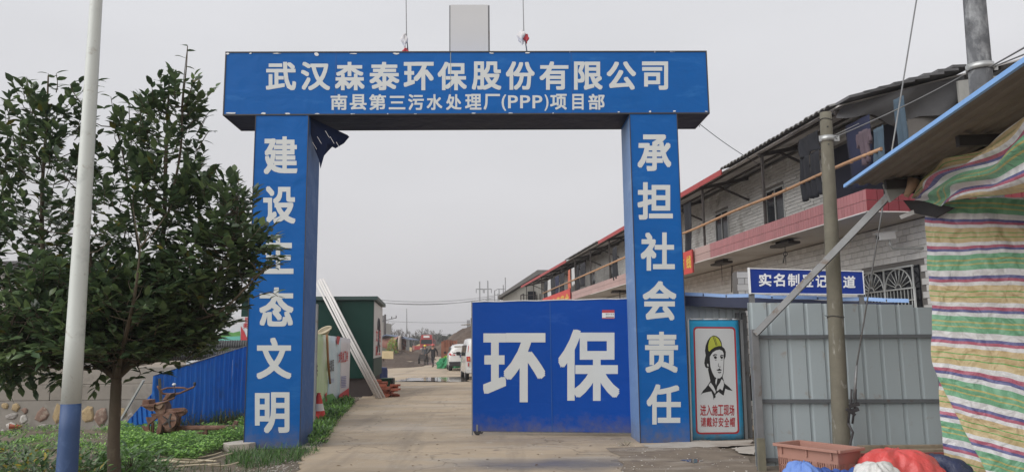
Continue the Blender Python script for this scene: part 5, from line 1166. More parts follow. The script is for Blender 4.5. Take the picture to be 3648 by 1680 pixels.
sheet_fence(ff, x0, wS, n_, lambda x: tA.z+(tB.z-tA.z)*(x-tA.x)/(tB.x-tA.x), bf, m_bsh)
mb = MB(ff); mb.tube([(tA.x,-.01,tA.z+.01),(tB.x+.5,-.01,tB.z+.02+(tB.z-tA.z)*.2)], .014, 6); mb.build('top_trim', m_greymetal, bf)
mb = MB(ff); pa_, pb2 = ptop(885,1405), ptop(800,1555); mb.bar((pa_.x+.1,-.35,pa_.z+.1), (pb2.x+.25,-.6,0), .07,.07); mb.bar((tA.x+.12,-.03,tA.z-.05), (tA.x+.22,-.05,0.1), .05,.02); mb.build('prop', m_conc, bf)
# fallen section at the left, tilted
tf = thing('leaning_blue_sheet', tuple(gnd(500,1560)), 'separate blue ribbed sheet leaning over at the left end of the fence', 'metal sheet')
Q = [Vector(onp(px,py,gnd(500,1560)+np.array([0,.4,0]),(0.25,-1,0))) for px,py in [(436,1520),(520,1372),(556,1395),(566,1540),(432,1568)]]
def quadstrip(a, b, c, d, n_, par, m, nm):  # a-b top edge, d-c bottom edge
    for i in range(n_):
        u0, u1 = i/n_, (i+1)/n_; t0, t1, c0, c1 = a.lerp(b,u0), a.lerp(b,u1), d.lerp(c,u0), d.lerp(c,u1); nrm = (t1-t0).cross(c0-t0).normalized()*.03
        mb = MB(); ts = [0,.12,.3,.42,1]; hs = [0,1,1,0,0]
        vs = [t0.lerp(t1,t)+nrm*h for t, h in zip(ts,hs)]+[c0.lerp(c1,t)+nrm*h for t, h in zip(ts,hs)]
        mb.add(vs, [(k,k+1,5+k+1,5+k) for k in range(4)]); o = mb.build(nm, m, par); s = o.modifiers.new('t','SOLIDIFY'); s.thickness = .003
quadstrip(Q[0], Q[1].lerp(Q[2],.8), Q[3], Q[4], 7, tf, m_bsh, 'sheet_panel')
MB().bar(Vector(Q[0])+V(-.12,-.04,-.05), Vector(Q[1])+V(-.03,-.04,.10), .10,.03).build('pale_edge_strip', mat('pale_dirty_strip', (.42,.42,.40), .8, .2, 5, .3), tf)
MB().bar(Vector(Q[4])+V(-.3,-.1,-.1), Vector(Q[0])+V(-.05,-.04,.0), .025).build('thin_stake', m_greymetal, tf)
# ---------------- rusty walking tractor / plough
MY = 13.5; mz = .2024
def M_(x, y, dy=0): return Vector(at(480+x*mz, 1360+y*mz, MY+dy))
mac = thing('rusty_plough_machine', tuple(gnd(560,1585)), 'rusted two handled walking plough machine abandoned in the weeds by the blue fence', 'machine')
MB().tube([M_(408,60,-.1),M_(415,100,-.1),M_(490,200,-.05),M_(560,207),M_(720,210),M_(800,190),M_(1040,85,.1),M_(1056,50,.1)], .018, 8).build('handlebar', m_rust, mac)
MB().tube([M_(1056,55,.1),M_(1056,0,.1)], .024, 8).build('grip', m_black, mac)
MB().tube([M_(460,140,.15),M_(560,105,.2),M_(700,95,.22),M_(850,98,.2),M_(960,125,.15)], .016, 8).build('hoop', m_rust, mac)
lv = MB().tube([M_(715,205),M_(708,130),M_(695,60)], .009, 6).build('lever', m_dkmetal, mac)
mb = MB(); mb.ball(M_(693,40), .035, 10, sq=(1,1,.7)); mb.build('lever_knob', mw_, lv)
MB().prism([M_(560,200,-.14),M_(655,195,-.14),M_(555,310,-.14),M_(470,335,-.14)], (0,.28,0)).build('cover_box', m_rust, mac, bevel=.01)
MB().tube([M_(700,275,-.16),M_(560,335,-.16),M_(380,400,-.16)], .016, 6).tube([M_(700,275,.16),M_(560,335,.16),M_(400,380,.16)], .016, 6).build('frame_rod', m_rust, mac)
MB().prism([M_(100,400,-.2),M_(350,385,-.2),M_(330,430,-.2),M_(110,425,-.2)], (0,.4,0)).build('mounting_tray', m_rust, mac)
MB().prism([M_(135,310,-.12),M_(250,310,-.12),M_(255,402,-.12),M_(125,402,-.12)], (0,.24,0)).build('tank', m_rust, mac, bevel=.01)
MB().prism([M_(130,425,-.15),M_(340,430,-.15),M_(340,505,-.15),M_(260,505,-.15)], (0,.3,0)).build('tray_bracket', m_rust, mac)
MB().prism([M_(350,360,-.12),M_(510,355,-.12),M_(540,420,-.12),M_(545,500,-.12),M_(500,640,-.12),M_(460,890,-.12),M_(360,950,-.12),M_(410,700,-.12),M_(380,560,-.12),M_(300,450,-.12)], (0,.24,0)).build('gearbox_column', m_rust, mac, bevel=.012)
MB().prism([M_(340,420,-.16),M_(515,360,-.16),M_(470,440,-.16),M_(430,475,-.16),M_(385,455,-.16)], (0,.03,0)).build('guard_flap', mat('pale_rusted_plate', (.27,.18,.13), .85, .2, 8, .4), mac)
gp = [M_(550,470),M_(700,455),M_(870,445),M_(915,470),M_(935,515),M_(900,565),M_(850,595),M_(600,560)]
MB().prism([p+V(0,-.10,0) for p in gp], (0,.03,0)).prism([p+V(0,-.02,0) for p in gp], (0,.03,0)).build('belt_guard', m_rust, mac, bevel=.006)
MB().tube([M_(585,535,-.12),M_(860,515,-.12)], .012, 6).build('guard_rib', m_rust, mac)
c = M_(600,672,-.18); mb = MB()
for rr, y0, y1 in ((.14,0,.03),(.14,.07,.10),(.11,.03,.07)): mb.tube([c+V(0,y0,0), c+V(.006,y1,0)], rr, 22)
pu = mb.build('pulley', m_rust, mac); mb = MB(); mb.tube([c+V(0,-.02,0), c+V(0,.0,0)], .035, 12)
for k in range(5): a_ = k*1.257; mb.bar(c+V(.03*math.cos(a_),-.012,.03*math.sin(a_)), c+V(.12*math.cos(a_),-.012,.12*math.sin(a_)), .025,.012)
mb.build('pulley_spokes', m_dkmetal, pu)
MB().bar(M_(795,540,-.08), M_(762,760,-.05), .06,.04).build('support_leg', m_rust, mac)
MB().tube([M_(520,815),M_(730,812)], .065, 12).tube([M_(730,805),M_(1480,800),M_(1745,795)], .042, 12).build('draw_beam', m_rust, mac)
MB().bar(M_(1790,680,-.05), M_(1720,900,-.05), .07,.04).build('hitch_bar', m_rust, mac)
MB().bar(M_(1265,800), M_(1250,910), .04).bar(M_(560,930,.1), M_(1280,900,.1), .06,.05).build('lower_brace', m_rust, mac)
MB().prism([M_(720,830,-.05),M_(800,870,-.05),M_(880,930,-.05),M_(800,910,-.05)], (0,.06,0)).build('tie_plate', m_rust, mac)
for k, pts in enumerate([[(190,615),(300,610),(280,560),(390,540),(400,610),(310,690),(245,740),(215,700)],[(115,765),(240,795),(250,880),(200,890),(150,840)],[(60,980),(200,960),(250,985),(190,1000)]]):
    MB().prism([M_(x,y,-.08+.06*k) for x, y in pts], (0.02,.02,0)).build('plough_share', m_rust, mac)
MB().bar(M_(245,740), M_(225,900), .03).bar(M_(320,700,.05), M_(310,960,.05), .04).build('share_shank', m_rust, mac)
mb = MB()
for a, b in (((180,940),(200,1080)),((290,900),(320,1070)),((330,890),(210,1040)),((150,930),(340,960))): mb.tube([M_(*a,-.1), M_(*b,-.1)], .022, 7)
mb.build('wheel_tine', m_dkmetal, mac)
c = M_(485,930,.05); MB().tube([c, c+V(0,.06,0)], .13, 18).build('depth_wheel', m_dkmetal, mac)
MB().tube([M_(850,1000,-.1),M_(960,940,-.1),M_(1080,905,-.1),M_(1150,885,-.1)], .010, 5).build('bent_rod', m_rust, mac)
p = gnd(782,1560); mb = MB(Frame((p[0],p[1]+.1,0), -.4)); mb.prism([(-.1,0,.03),(.16,0,.0),(.2,0,.08),(.05,0,.22),(-.1,0,.20),(-.13,0,.16)], (0,.14,0)); tag(mb.build('white_plastic_jug', mw_, bevel=.02), 'white plastic scrap jug lying in the weeds by the plough beam', 'jug')
# black corrugated pipes behind the fence
m_pipe = mat('black_corrugated_pipe', (.035,.037,.04), .55, .08, 3, .1)
for i, (py, yy, r_, lab) in enumerate([(1233,20.0,.155,'upper black corrugated pipe resting behind the blue fence'),(1262,19.4,.155,'lower black corrugated pipe behind the blue fence')]):
    a = at(655,py,yy); b = at(960,py-4,yy+.5); zc_ = a[2]; n_ = 90; a = Vector((a[0]-.6,yy,zc_)); b = Vector((b[0],yy+.5,zc_+.0))
    pts = [a.lerp(b, k/n_) for k in range(n_+1)]; rr = [r_*(1.0 if k % 2 else .90) for k in range(n_+1)]
    o = MB().tube(pts, rr, 14, smooth=False).build('corrugated_pipe', m_pipe, origin=a); tag(o, lab, 'pipe', 'black pipes behind the blue fence')
ps_ = thing('pipe_stack', (-8,20.2,0), 'blocks of timber carrying the black pipes behind the blue fence', 'timber stack')
for x in (-7.6, -6.9): MB().box((x,19.3,0), (x+.15,20.5,at(700,1275,19.8)[2])).build('timber', m_wood, ps_)
# posters beyond
m_posterw = mat('poster_pale', (.60,.60,.62), .55, .06, 1, .05, dirt=[((.42,.5,.56), .3, .8)])
PY = 23.0; a = at(690,1232,PY); b = at(905,1232,PY); zt2 = at(800,1128,PY)[2]
nb = thing('notice_hoarding', tuple(a), 'pale printed hoarding with green landscape and red petals behind the black pipes', 'hoarding')
MB().box((a[0]-.2,PY,a[2]-1.2), (b[0]+.3,PY+.05,zt2)).build('printed_sheet', m_posterw, nb)
for x in (a[0], b[0]): MB().bar((x,PY+.1,0), (x,PY+.1,zt2), .06).build('post', m_greymetal, nb)
def pp(px, py, o=.012): return tuple(at(px, py, PY-o))
for pts, m, nm in [([(688,1232),(688,1195),(715,1172),(740,1180),(742,1212),(720,1226)], m_red, 'red_petal'),([(742,1200),(776,1196),(776,1216),(742,1220)], m_rrag, 'pink_block'),([(778,1190),(800,1178),(830,1184),(855,1178),(856,1196),(778,1200)], mat('print_green', (.10,.28,.07), .6, .2, 6, 0), 'green_hills'),([(778,1200),(856,1196),(856,1214),(778,1213)], mat('print_teal', (.13,.42,.36), .6, .1, 3, 0), 'teal_water'),([(858,1160),(870,1180),(878,1200),(886,1195),(886,1216),(858,1216)], m_red, 'red_petal')]:
    MB().poly([pp(*q) for q in pts]).build(nm, m, nb)
mb = MB()
for ch, x, y in (('践',872,1120+8),('行',872,1145),('美',866,1150)): 
    q = [Vector(pp(x,y+18,.013)),Vector(pp(x+16,y+18,.013)),Vector(pp(x,y,.013)),Vector(pp(x+16,y,.013))]; put_glyph(mb, ch, .02, lambda u, v: (q[0]*(1-u)+q[1]*u)*(1-v)+(q[2]*(1-u)+q[3]*u)*v)
mb.build('red_lettering', m_red, nb)
# house behind the stone wall, mostly hidden by the tree
hs_ = thing('tiled_house', (-15,26,0), 'pale tiled house with rusty window grille behind the tree at the left edge', 'house')
m_ht = mat('pale_house_tile', (.38,.36,.34), .7, .08, 3, .2, dirt=[((.28,.25,.22), .25, 1)])
hx = at(100,1100,26)[0]; hz_ = at(0,960,26)[2]
MB().box((-26,26,0), (hx,34,hz_)).build('wall', m_ht, hs_)
mb = MB(); mb.prism([(-26.3,25.6,hz_),(hx+.4,25.6,hz_),(hx+.4,25.6,hz_+.25),(-26.3,25.6,hz_+.25)], (0,9,0)); mb.build('roof', m_asb, hs_)
MB().box((hx-2.2,25.95,1.6), (hx-.5,26.01,2.9)).build('window', m_glass, hs_)
mb = MB()
for k in range(9): mb.tube([(hx-2.3+.25*k,25.7,1.4),(hx-2.3+.25*k,25.7,3.0)], .02, 5)
for z in (1.4,2.2,3.0): mb.tube([(hx-2.4,25.7,z),(hx-.3,25.7,z)], .025, 5)
mb.build('window_grille', m_rust, hs_)
# ================================================================= TREE
m_bark = mat('smooth_brown_bark', (.078,.058,.038), .85, .18, 6, .5, 30, dirt=[((.05,.045,.025), .3, 5, (1,1,.4)), ((.15,.13,.09), .15, 9)], bdist=.01)
def leafmat(nm, c, tr=.28, ro=.34): return mat(nm, c, ro, .06, 5, 0, isl=.28, rnd=.25, transl=tr, spec=.8)
lm = [leafmat('leaf_dark_green', (.068,.118,.058)), leafmat('leaf_mid_green', (.105,.165,.072)), leafmat('leaf_fresh_green', (.16,.235,.09)), leafmat('leaf_yellowing', (.20,.19,.03))]
TY = 7.95; tb = at(408,1680,TY); tree = thing('osmanthus_tree', (tb[0],TY,0), 'dense dark green broadleaf tree with a slim trunk at the left of the gate', 'tree')
fk = Vector(at(415,1345,TY)); base = Vector((tb[0]+.005,TY,0))
tr_pts = [base, base.lerp(fk,.25)+V(.004,0,0), base.lerp(fk,.5)+V(-.01,0,0), base.lerp(fk,.75)+V(-.005,0,0), fk]
def smoothpath(pts, k=4):
    o = []
    for i in range(len(pts)-1):
        p0 = pts[max(i-1,0)]; p1 = pts[i]; p2 = pts[i+1]; p3 = pts[min(i+2,len(pts)-1)]
        for q in range(k):
            t = q/k; o.append(.5*((2*p1)+(p2-p0)*t+(2*p0-5*p1+4*p2-p3)*t*t+(3*p1-p0-3*p2+p3)*t**3))
    o.append(pts[-1]); return o
sp_ = smoothpath(tr_pts, 6); MB().tube(sp_, [.068-.0008*i+random.uniform(-.002,.002) for i in range(len(sp_))], 20).build('trunk', m_bark, tree)
def Tp(px, py, dy=0): return Vector(at(px, py, TY+dy))
limbs = [([fk, Tp(330,1270,.1), Tp(230,1150,.15), Tp(160,950,.1), Tp(150,700,0), Tp(165,450,0), Tp(172,270,-.05)], .042),
 ([fk, Tp(400,1200,-.1), Tp(330,1000,-.2), Tp(310,800,-.3), Tp(300,560,-.35), Tp(305,400,-.4), Tp(312,300,-.4)], .036),
 ([fk, Tp(470,1220,.1), Tp(530,1080,.2), Tp(580,850,.15), Tp(590,600,.1), Tp(598,400,.05), Tp(603,285,.05)], .042),
 ([fk, Tp(520,1250,-.1), Tp(640,1150,-.15), Tp(760,1000,-.1), Tp(830,850,-.1), Tp(850,680,-.05)], .036),
 ([Tp(580,850,.15), Tp(640,560,.1), Tp(650,380,.0), Tp(664,240,-.02), Tp(668,165,-.02)], .016),
 ([Tp(640,1150,-.15), Tp(780,1110,-.2), Tp(900,1000,-.2), Tp(960,940,-.2)], .018),
 ([Tp(230,1150,.15), Tp(100,1100,.2), Tp(-20,950,.2), Tp(20,600,.1), Tp(30,420,.1)], .024),
 ([fk, Tp(380,1250,.5), Tp(420,1000,.8), Tp(450,800,.8)], .03), ([fk, Tp(440,1230,-.5), Tp(480,1050,-.8), Tp(500,880,-.8)], .03),
 ([Tp(530,1080,.2), Tp(480,800,.1), Tp(440,560,.1), Tp(400,420,.1)], .018), ([Tp(400,1200,-.1), Tp(200,1150,-.5), Tp(60,1080,-.6)], .022)]
allp = []
for pts, r0 in limbs:
    s_ = smoothpath(pts, 6); n_ = len(s_); MB().tube(s_, [max(.005, r0*(1-.85*i/n_)) for i in range(n_)], 9).build('branch', m_bark, tree); allp += [p for p in s_[4:]]
K7 = TY/FPX
ell = [(150,760,165,330,.55,88),(60,960,150,260,.6,50),(120,1190,240,140,.8,110),(300,1120,190,200,.9,100),(340,760,110,200,.5,20),(600,580,105,230,.45,70),(560,800,175,190,.7,70),(560,1110,220,150,.85,115),(400,1235,240,90,.85,100),(600,1230,140,60,.4,26),(810,800,100,130,.45,50),(730,980,120,120,.5,38),(850,900,70,110,.4,22),(720,760,90,140,.45,18),(200,1280,210,50,.6,34),(520,1180,170,100,.6,50),(420,1150,120,120,.3,26),(640,1150,110,80,.5,22),(480,1255,110,45,.5,20),(40,560,85,160,.4,24),(300,540,55,200,.25,17),(160,420,75,110,.3,15),(450,560,55,120,.3,15),(640,400,70,90,.3,16),(900,950,60,70,.3,8),(0,1230,130,110,.6,40),(730,1080,110,80,.4,24)]
ell = [(a, b, c, d, e, int(n_*(2.1 if b > 800 else 1.15))) for a, b, c, d, e, n_ in ell]
POS, YAW, PIT, ROL, SIZ, MI = [], [], [], [], [], []
twig = MB(); polex = lambda z: xb(z) if callable(xb) else 0
postx = lambda z: sp[0]-.005+(z-sp[2])*((st0[0]-sp[0])/(st0[2]-sp[2]))
def add_twig(p, d, length, nl, up=.0, lsz=.115):
    d = d.normalized(); pts = [p+d*length*t+V(0,0,-.05*length*t*t) for t in (0,.5,1)]
    if any(abs(q.x-postx(q.z)) < .10 and q.y < 7.05 for q in pts): return
    twig.tube(pts, [.004,.003,.002], 4, caps=False)
    side = d.cross(V(0,0,1)); side = side.normalized() if side.length > .05 else V(1,0,0)
    for k in range(nl):
        t = .12+.88*(k+random.uniform(-.3,.3))/max(1,nl-1); q = p+d*length*t
        if k >= nl-3: ld = (d+side*random.uniform(-.9,.9)+V(0,0,random.uniform(-.2,.5)))
        else: ld = side*(1 if k % 2 else -1)*random.uniform(.6,1.1)+d*random.uniform(.2,.9)+V(0,0,random.uniform(-.45,.5))+V(random.uniform(-.3,.3),random.uniform(-.3,.3),0)
        ld.normalize()
        POS.append(q[:]); YAW.append(math.atan2(-ld.x, ld.y)); PIT.append(math.asin(max(-1,min(1,ld.z)))); ROL.append(random.uniform(-.6,.6)); SIZ.append(lsz*random.uniform(.65,1.15))
        r_ = random.random(); MI.append(0 if r_ < .40 else 1 if r_ < .76 else 2 if r_ < .985 else 3)
ap = np.array([p[:] for p in allp])
for (cx_, cy_, rx_, ry_, dr, nt) in ell:
    C_ = Vector(at(cx_, cy_, TY))
    for _ in range(nt):
        while True:
            u = V(random.uniform(-1,1), random.uniform(-1,1), random.uniform(-1,1))
            if u.length < 1: break
        u = u*(u.length**-.35 if u.length > .05 else 1)
        p = C_+V(u.x*rx_*K7, u.y*dr, u.z*ry_*K7*1.02)
        if p.y < 7.1 and abs(p.x-postx(p.z)) < .14: continue
        j = np.argmin(((ap-np.array(p[:]))**2).sum(1)+ (ap[:,2] > p.z)*.3); out_ = p-Vector(ap[j])
        if random.random() < .25 and out_.length > .12: twig.tube([Vector(ap[j]), Vector(ap[j]).lerp(p,.5)+V(0,0,-.03), p], [.008,.006,.004], 4, caps=False)
        d = out_.normalized()*.6+V(random.uniform(-.5,.5), random.uniform(-.5,.5), random.uniform(-.1,.9)); up_ = p.z > 2.9
        if up_: d = d+V(0,0,.7)
        add_twig(p, d, random.uniform(.16,.32), random.randint(8,12))
# bare leader shoots with spaced leaves
for pts, nl in [([Tp(645,400),Tp(655,280),Tp(668,165)],9),([Tp(165,450),Tp(170,340),Tp(172,262)],9),([Tp(120,480),Tp(112,370),Tp(95,275)],9),([Tp(60,560),Tp(40,450),Tp(20,360)],8),([Tp(312,420,-.4),Tp(330,340,-.4),Tp(345,285,-.4)],8),([Tp(440,560),Tp(410,430),Tp(395,345)],9),([Tp(470,560),Tp(462,430),Tp(458,355)],8),([Tp(598,400),Tp(600,320),Tp(603,275)],9),([Tp(700,480),Tp(730,420),Tp(752,392)],8),([Tp(700,540),Tp(735,480),Tp(748,465)],6),([Tp(800,700),Tp(775,630),Tp(765,590)],8),([Tp(840,720),Tp(848,660),Tp(850,635)],7),([Tp(880,1000,-.2),Tp(950,960,-.2),Tp(985,935,-.2)],9),([Tp(900,1060,-.2),Tp(960,1040,-.2),Tp(990,1055,-.2)],8),([Tp(480,1290,-.2),Tp(500,1330,-.2),Tp(470,1350,-.2)],7),([Tp(300,620,-.55),Tp(310,500,-.55),Tp(318,420,-.55)],10),([Tp(290,250+120,-.4),Tp(262,330,-.4),Tp(250,300,-.4)],8),([Tp(330,620,-.9),Tp(300,500,-.95),Tp(303,430,-.95),Tp(345,290,-.9)],16),([Tp(200,330),Tp(205,300),Tp(200,262)],6)]:
    s_ = smoothpath(pts, 5); twig.tube(s_, [.006-.003*i/len(s_) for i in range(len(s_))], 5, caps=False)
    for k in range(nl):
        t = (k+1)/nl*(len(s_)-1); i0 = min(int(t), len(s_)-2); q = s_[i0].lerp(s_[i0+1], t-i0); sd = 1 if k % 2 else -1
        ld = V(sd*random.uniform(.6,1), random.uniform(-.5,.5), random.uniform(-.2,.6)).normalized()
        POS.append(q[:]); YAW.append(math.atan2(-ld.x, ld.y)); PIT.append(math.asin(ld.z)); ROL.append(random.uniform(-.5,.5)); SIZ.append(.12*random.uniform(.7,1.1)); MI.append(random.choice([0,0,1]))
POS, YAW, PIT, ROL, SIZ, MI = map(np.array, (POS, YAW, PIT, ROL, SIZ, MI))
# keep leaves out of the post itself
keep = ~((np.abs(POS[:,0]-np.array([postx(z) for z in POS[:,2]])) < .13) & (np.abs(POS[:,1]-6.9) < .14)); POS, YAW, PIT, ROL, SIZ, MI = [a_[keep] for a_ in (POS, YAW, PIT, ROL, SIZ, MI)]
near = np.argsort(POS[:,1])[:290]; mask = np.ones(len(POS), bool); mask[near] = False
me = leaf_mesh('foliage', LEAF, POS[mask], YAW[mask], PIT[mask], ROL[mask], SIZ[mask], RNG.uniform(1.05,1.45,mask.sum()), lm, origin=(tb[0],TY,0), mi=MI[mask])
me.polygons.foreach_set('use_smooth', [True]*len(me.polygons))
o = bpy.data.objects.new('foliage', me); COL.objects.link(o); o.parent = tree; o['kind'] = 'stuff'
single = [leaf_mesh('leaf', LEAF, np.zeros((1,3)), np.zeros(1), np.zeros(1), np.zeros(1), np.ones(1), np.ones(1), [m_]) for m_ in lm]
for i in near:
    e = Matrix(rotm(YAW[i:i+1], PIT[i:i+1], ROL[i:i+1])[0].tolist()).to_euler()
    inst(single[MI[i]], 'leaf', tree, POS[i], tuple(e), (SIZ[i]*1.2,SIZ[i],SIZ[i]))
twig.build('twigs', m_bark, tree)['kind'] = 'stuff'
print('LEAVES', len(POS))
# ================================================================= GROUND PLANTS
def gpoly(*px): return [tuple(gnd(x, y)[:2]) for x, y in px]
gm = [leafmat('clover_green', (.16,.33,.055), .3, .55), leafmat('clover_bright', (.25,.44,.09), .3, .55), leafmat('clover_dark', (.06,.14,.03), .3, .55)]
hf = lambda x, y: .10+.10*math.sin(x*2.1+1)*math.sin(y*1.7)+.05*math.sin(x*7+y*5)
scatter('clover_patch', gpoly((425,1560),(560,1540),(620,1560),(880,1535),(905,1590),(800,1600),(700,1650),(560,1650),(420,1690),(380,1640)), 19000, SLEAF, (.04,.075), .8, gm, hfun=lambda x, y: max(.03, hf(x,y)+.12), pitch=(-15,40), label='low bright green leafy ground cover filling the ground before the blue fence', cat='ground cover')
scatter('weed_patch', gpoly((-200,1535),(430,1530),(440,1600),(380,1640),(-200,1680)), 5200, SLEAF, (.03,.08), .6, gm+[lm[1]], hfun=lambda x, y: .10+.08*math.sin(x*3)*math.sin(y*2), pitch=(-10,60), clump=70, label='patchy weeds growing in front of the stone wall', cat='weeds')
hm = [leafmat('shrub_green', (.12,.235,.065), .3, .5), leafmat('shrub_grey_green', (.19,.28,.14), .3, .5), leafmat('shrub_dark', (.05,.10,.04), .3, .45), leafmat('shrub_yellow', (.36,.28,.03), .3, .5)]
def bush(name, cen, rx, ry, h, n_, mats, size, wd, lab, cat, tpl=LEAF, stems=14, wts=None):
    t = thing(name, (cen[0],cen[1],0), lab, cat); th_ = RNG.uniform(0, 6.283, n_); rr = RNG.uniform(0,1,n_)**.5; zz = RNG.uniform(.1,1,n_)**.8
    pos = np.column_stack([cen[0]+rx*rr*np.cos(th_)*np.sqrt(np.maximum(.05,1-(zz*.85)**2)), cen[1]+ry*rr*np.sin(th_)*np.sqrt(np.maximum(.05,1-(zz*.85)**2)), zz*h*(1+.15*np.sin(th_*3))])
    k = RNG.choice(len(mats), n_, p=wts); yaw = -np.pi/2+th_+RNG.normal(0,.7,n_)
    me = leaf_mesh('foliage', tpl, pos, yaw, np.radians(RNG.uniform(-10,65,n_)), RNG.uniform(-.5,.5,n_), RNG.uniform(*size,n_), RNG.uniform(wd*.85,wd*1.15,n_), mats, origin=(cen[0],cen[1],0), mi=k)
    o = bpy.data.objects.new('foliage', me); COL.objects.link(o); o.parent = t; o['kind'] = 'stuff'
    mb = MB()
    for i in range(stems): a_ = random.random()*6.28; r_ = random.random()*.8; mb.tube([(cen[0],cen[1],0),(cen[0]+rx*r_*.5*math.cos(a_),cen[1]+ry*r_*.5*math.sin(a_),h*.45),(cen[0]+rx*r_*math.cos(a_),cen[1]+ry*r_*math.sin(a_),h*.85)], [.006,.005,.003], 4)
    mb.build('stems', m_bark, t)['kind'] = 'stuff'; return t
for (px, Y, rx, ry, h, n_, sz, wd, lab, w) in [(40,7.4,.55,.5,.62,620,(.05,.09),.9,'mottled shrub at the bottom left corner of the photo',[.3,.25,.3,.15]),(170,7.2,.40,.4,.60,480,(.05,.09),.9,'shrub with yellow tips just left of the lamp post foot',[.35,.2,.25,.2]),(110,9.2,.5,.5,.40,420,(.06,.10),.8,'low dark shrub between the corner shrub and the stone wall',[.3,.1,.55,.05]),(310,8.9,.42,.4,.40,340,(.09,.15),.8,'broad leaved green plant between lamp post and tree trunk',[.7,.2,.1,0]),(460,9.2,.42,.4,.42,330,(.09,.15),.8,'broad leaved green plant just right of the tree trunk',[.7,.2,.1,0]),(-60,8.6,.6,.5,.62,420,(.06,.10),.8,'green shrub leaning in from the left edge',[.5,.2,.25,.05]),(300,7.5,.30,.3,.55,260,(.05,.09),.85,'small leafy shrub right behind the lamp post foot',[.5,.2,.2,.1]),(560,9.8,.3,.3,.22,200,(.06,.1),.8,'small low plant by the dry stalks',[.6,.2,.2,0])]:
    p = at(px, 1600, Y); bush('leafy_shrub', (p[0],Y), rx, ry, h, n_, hm, sz, wd, lab, 'shrub', wts=w)
gb = [leafmat('grass_green', (.075,.17,.03), .3, .5), leafmat('grass_dark', (.04,.10,.025), .3, .5), leafmat('grass_dry', (.22,.19,.09), .2, .7)]
scatter('grass', gpoly((820,1615),(1080,1600),(1140,1610),(1070,1640),(980,1660),(880,1670),(800,1650)), 1500, BLADE, (.06,.19), 1.0, gb[:2]+[gb[0]], pitch=(25,85), label='tufts of grass round the foot of the left pillar', cat='grass')
scatter('grass', [tuple(gnd(x,y)[:2]) for x,y in [(1100,1600),(1160,1595),(1190,1530),(1262,1440),(1225,1430),(1135,1480),(1100,1560)]], 5200, SLEAF, (.05,.13), .45, gb[:2]+[gm[0]], h=.16, pitch=(10,75), label='strip of grass and weeds along the road inside the gate', cat='grass')
scatter('grass', [tuple(gnd(x,y)[:2]) for x,y in [(600,1530),(900,1505),(890,1490),(600,1510)]], 2200, BLADE, (.15,.40), .8, [gb[2],gb[0],gb[2],gb[1]], pitch=(30,88), label='dry grass standing along the bottom of the blue fence', cat='grass')
scatter('grass', [tuple(gnd(x,y)[:2]) for x,y in [(-100,1700),(740,1660),(1050,1690),(1000,1720),(-100,1760)]], 900, BLADE, (.06,.18), 1.0, [gb[0],gb[2],gb[1]], pitch=(20,80), label='thin grass on the bare verge at the bottom edge', cat='grass')
for px, py, s_, lab in ((2148,1540,.13,'little green weed growing below the gate leaf'),(2230,1590,.08,'tiny weed in the road joint by the right pillar')):
    p = gnd(px, py); bush('small_weed', (p[0],p[1]), s_*1.5, s_, s_*.9, 90, gb[:2], (.04,.09), .35, lab, 'weed', tpl=BLADE, stems=3)
# dry stalks on the verge
m_stk = mat('dry_stalk', (.50,.43,.31), .8, .12, 6, .2); 
for i, (pts, r_, lab) in enumerate([([(530,1655),(600,1662),(690,1658),(760,1645),(830,1632)],.022,'longest pale dry stalk lying on the verge'),([(525,1668),(610,1652),(700,1648),(770,1660)],.018,'second dry stalk crossing the longest one'),([(545,1640),(640,1645),(740,1636),(790,1628)],.014,'thin dry stalk behind the others'),([(740,1672),(800,1668),(850,1664)],.012,'short white stick on the bare soil'),([(600,1676),(680,1670),(780,1672)],.013,'dry stalk nearest the bottom edge')]):
    q = [Vector(gnd(*p))+V(0,0,.06+.02*math.sin(k*2+i)) for k, p in enumerate(pts)]; s2_ = smoothpath(q, 5); o = MB().tube(s2_, [r_*(1-.4*j/len(s2_)) for j in range(len(s2_))], 7).build('dry_stalk', m_stk, origin=q[0]); tag(o, lab, 'dry stalk', 'dry stalks lying on the verge')
# ================================================================= INSIDE THE SITE
# printed banner fence at the left of the road
BA = gnd(1120,1473); BB = gnd(1243,1424); bd_ = BB-BA; bl_ = math.hypot(bd_[0],bd_[1]); byaw = math.atan2(bd_[1],bd_[0]); bn_ = np.array([math.sin(byaw),-math.cos(byaw),0])
bx = thing('printed_site_banner', tuple(BA), 'printed fence banner with green, sky blue and red panels beside the traffic cone', 'banner')
ztA, ztB = onp(1125,1187,BA,bn_)[2], onp(1243,1205,BA,bn_)[2]
def bz(t): return ztA+(ztB-ztA)*t
def bp(px, py, o=0): return Vector(onp(px, py, BA+bn_*o, bn_))
cols = [(0.0,.32,mat('banner_pale_green',(.42,.56,.32),.5,.15,1,.1,dirt=[((.6,.65,.6),.35,.8,(1,1,.4))])),(.32,.68,mat('banner_sky',(.42,.56,.63),.5,.12,1,.1,dirt=[((.62,.65,.68),.4,.6,(1,1,.4))])),(.68,1.0,mat('banner_white',(.58,.57,.60),.5,.08,1,.1))]
for a, b, m in cols:
    mb = MB(); A_, B_ = Vector(BA).lerp(Vector(BB), a), Vector(BA).lerp(Vector(BB), b); mb.grid(lambda u, v: (A_.lerp(B_,u).x+.012*math.sin(u*12+v*3), A_.lerp(B_,u).y, .10+(bz(a+(b-a)*u)-.10)*v), 10, 8); o = mb.build('banner_panel', m, bx); s = o.modifiers.new('t','SOLIDIFY'); s.thickness = .02; s.offset = -1
m_pg = MATS['print_green']
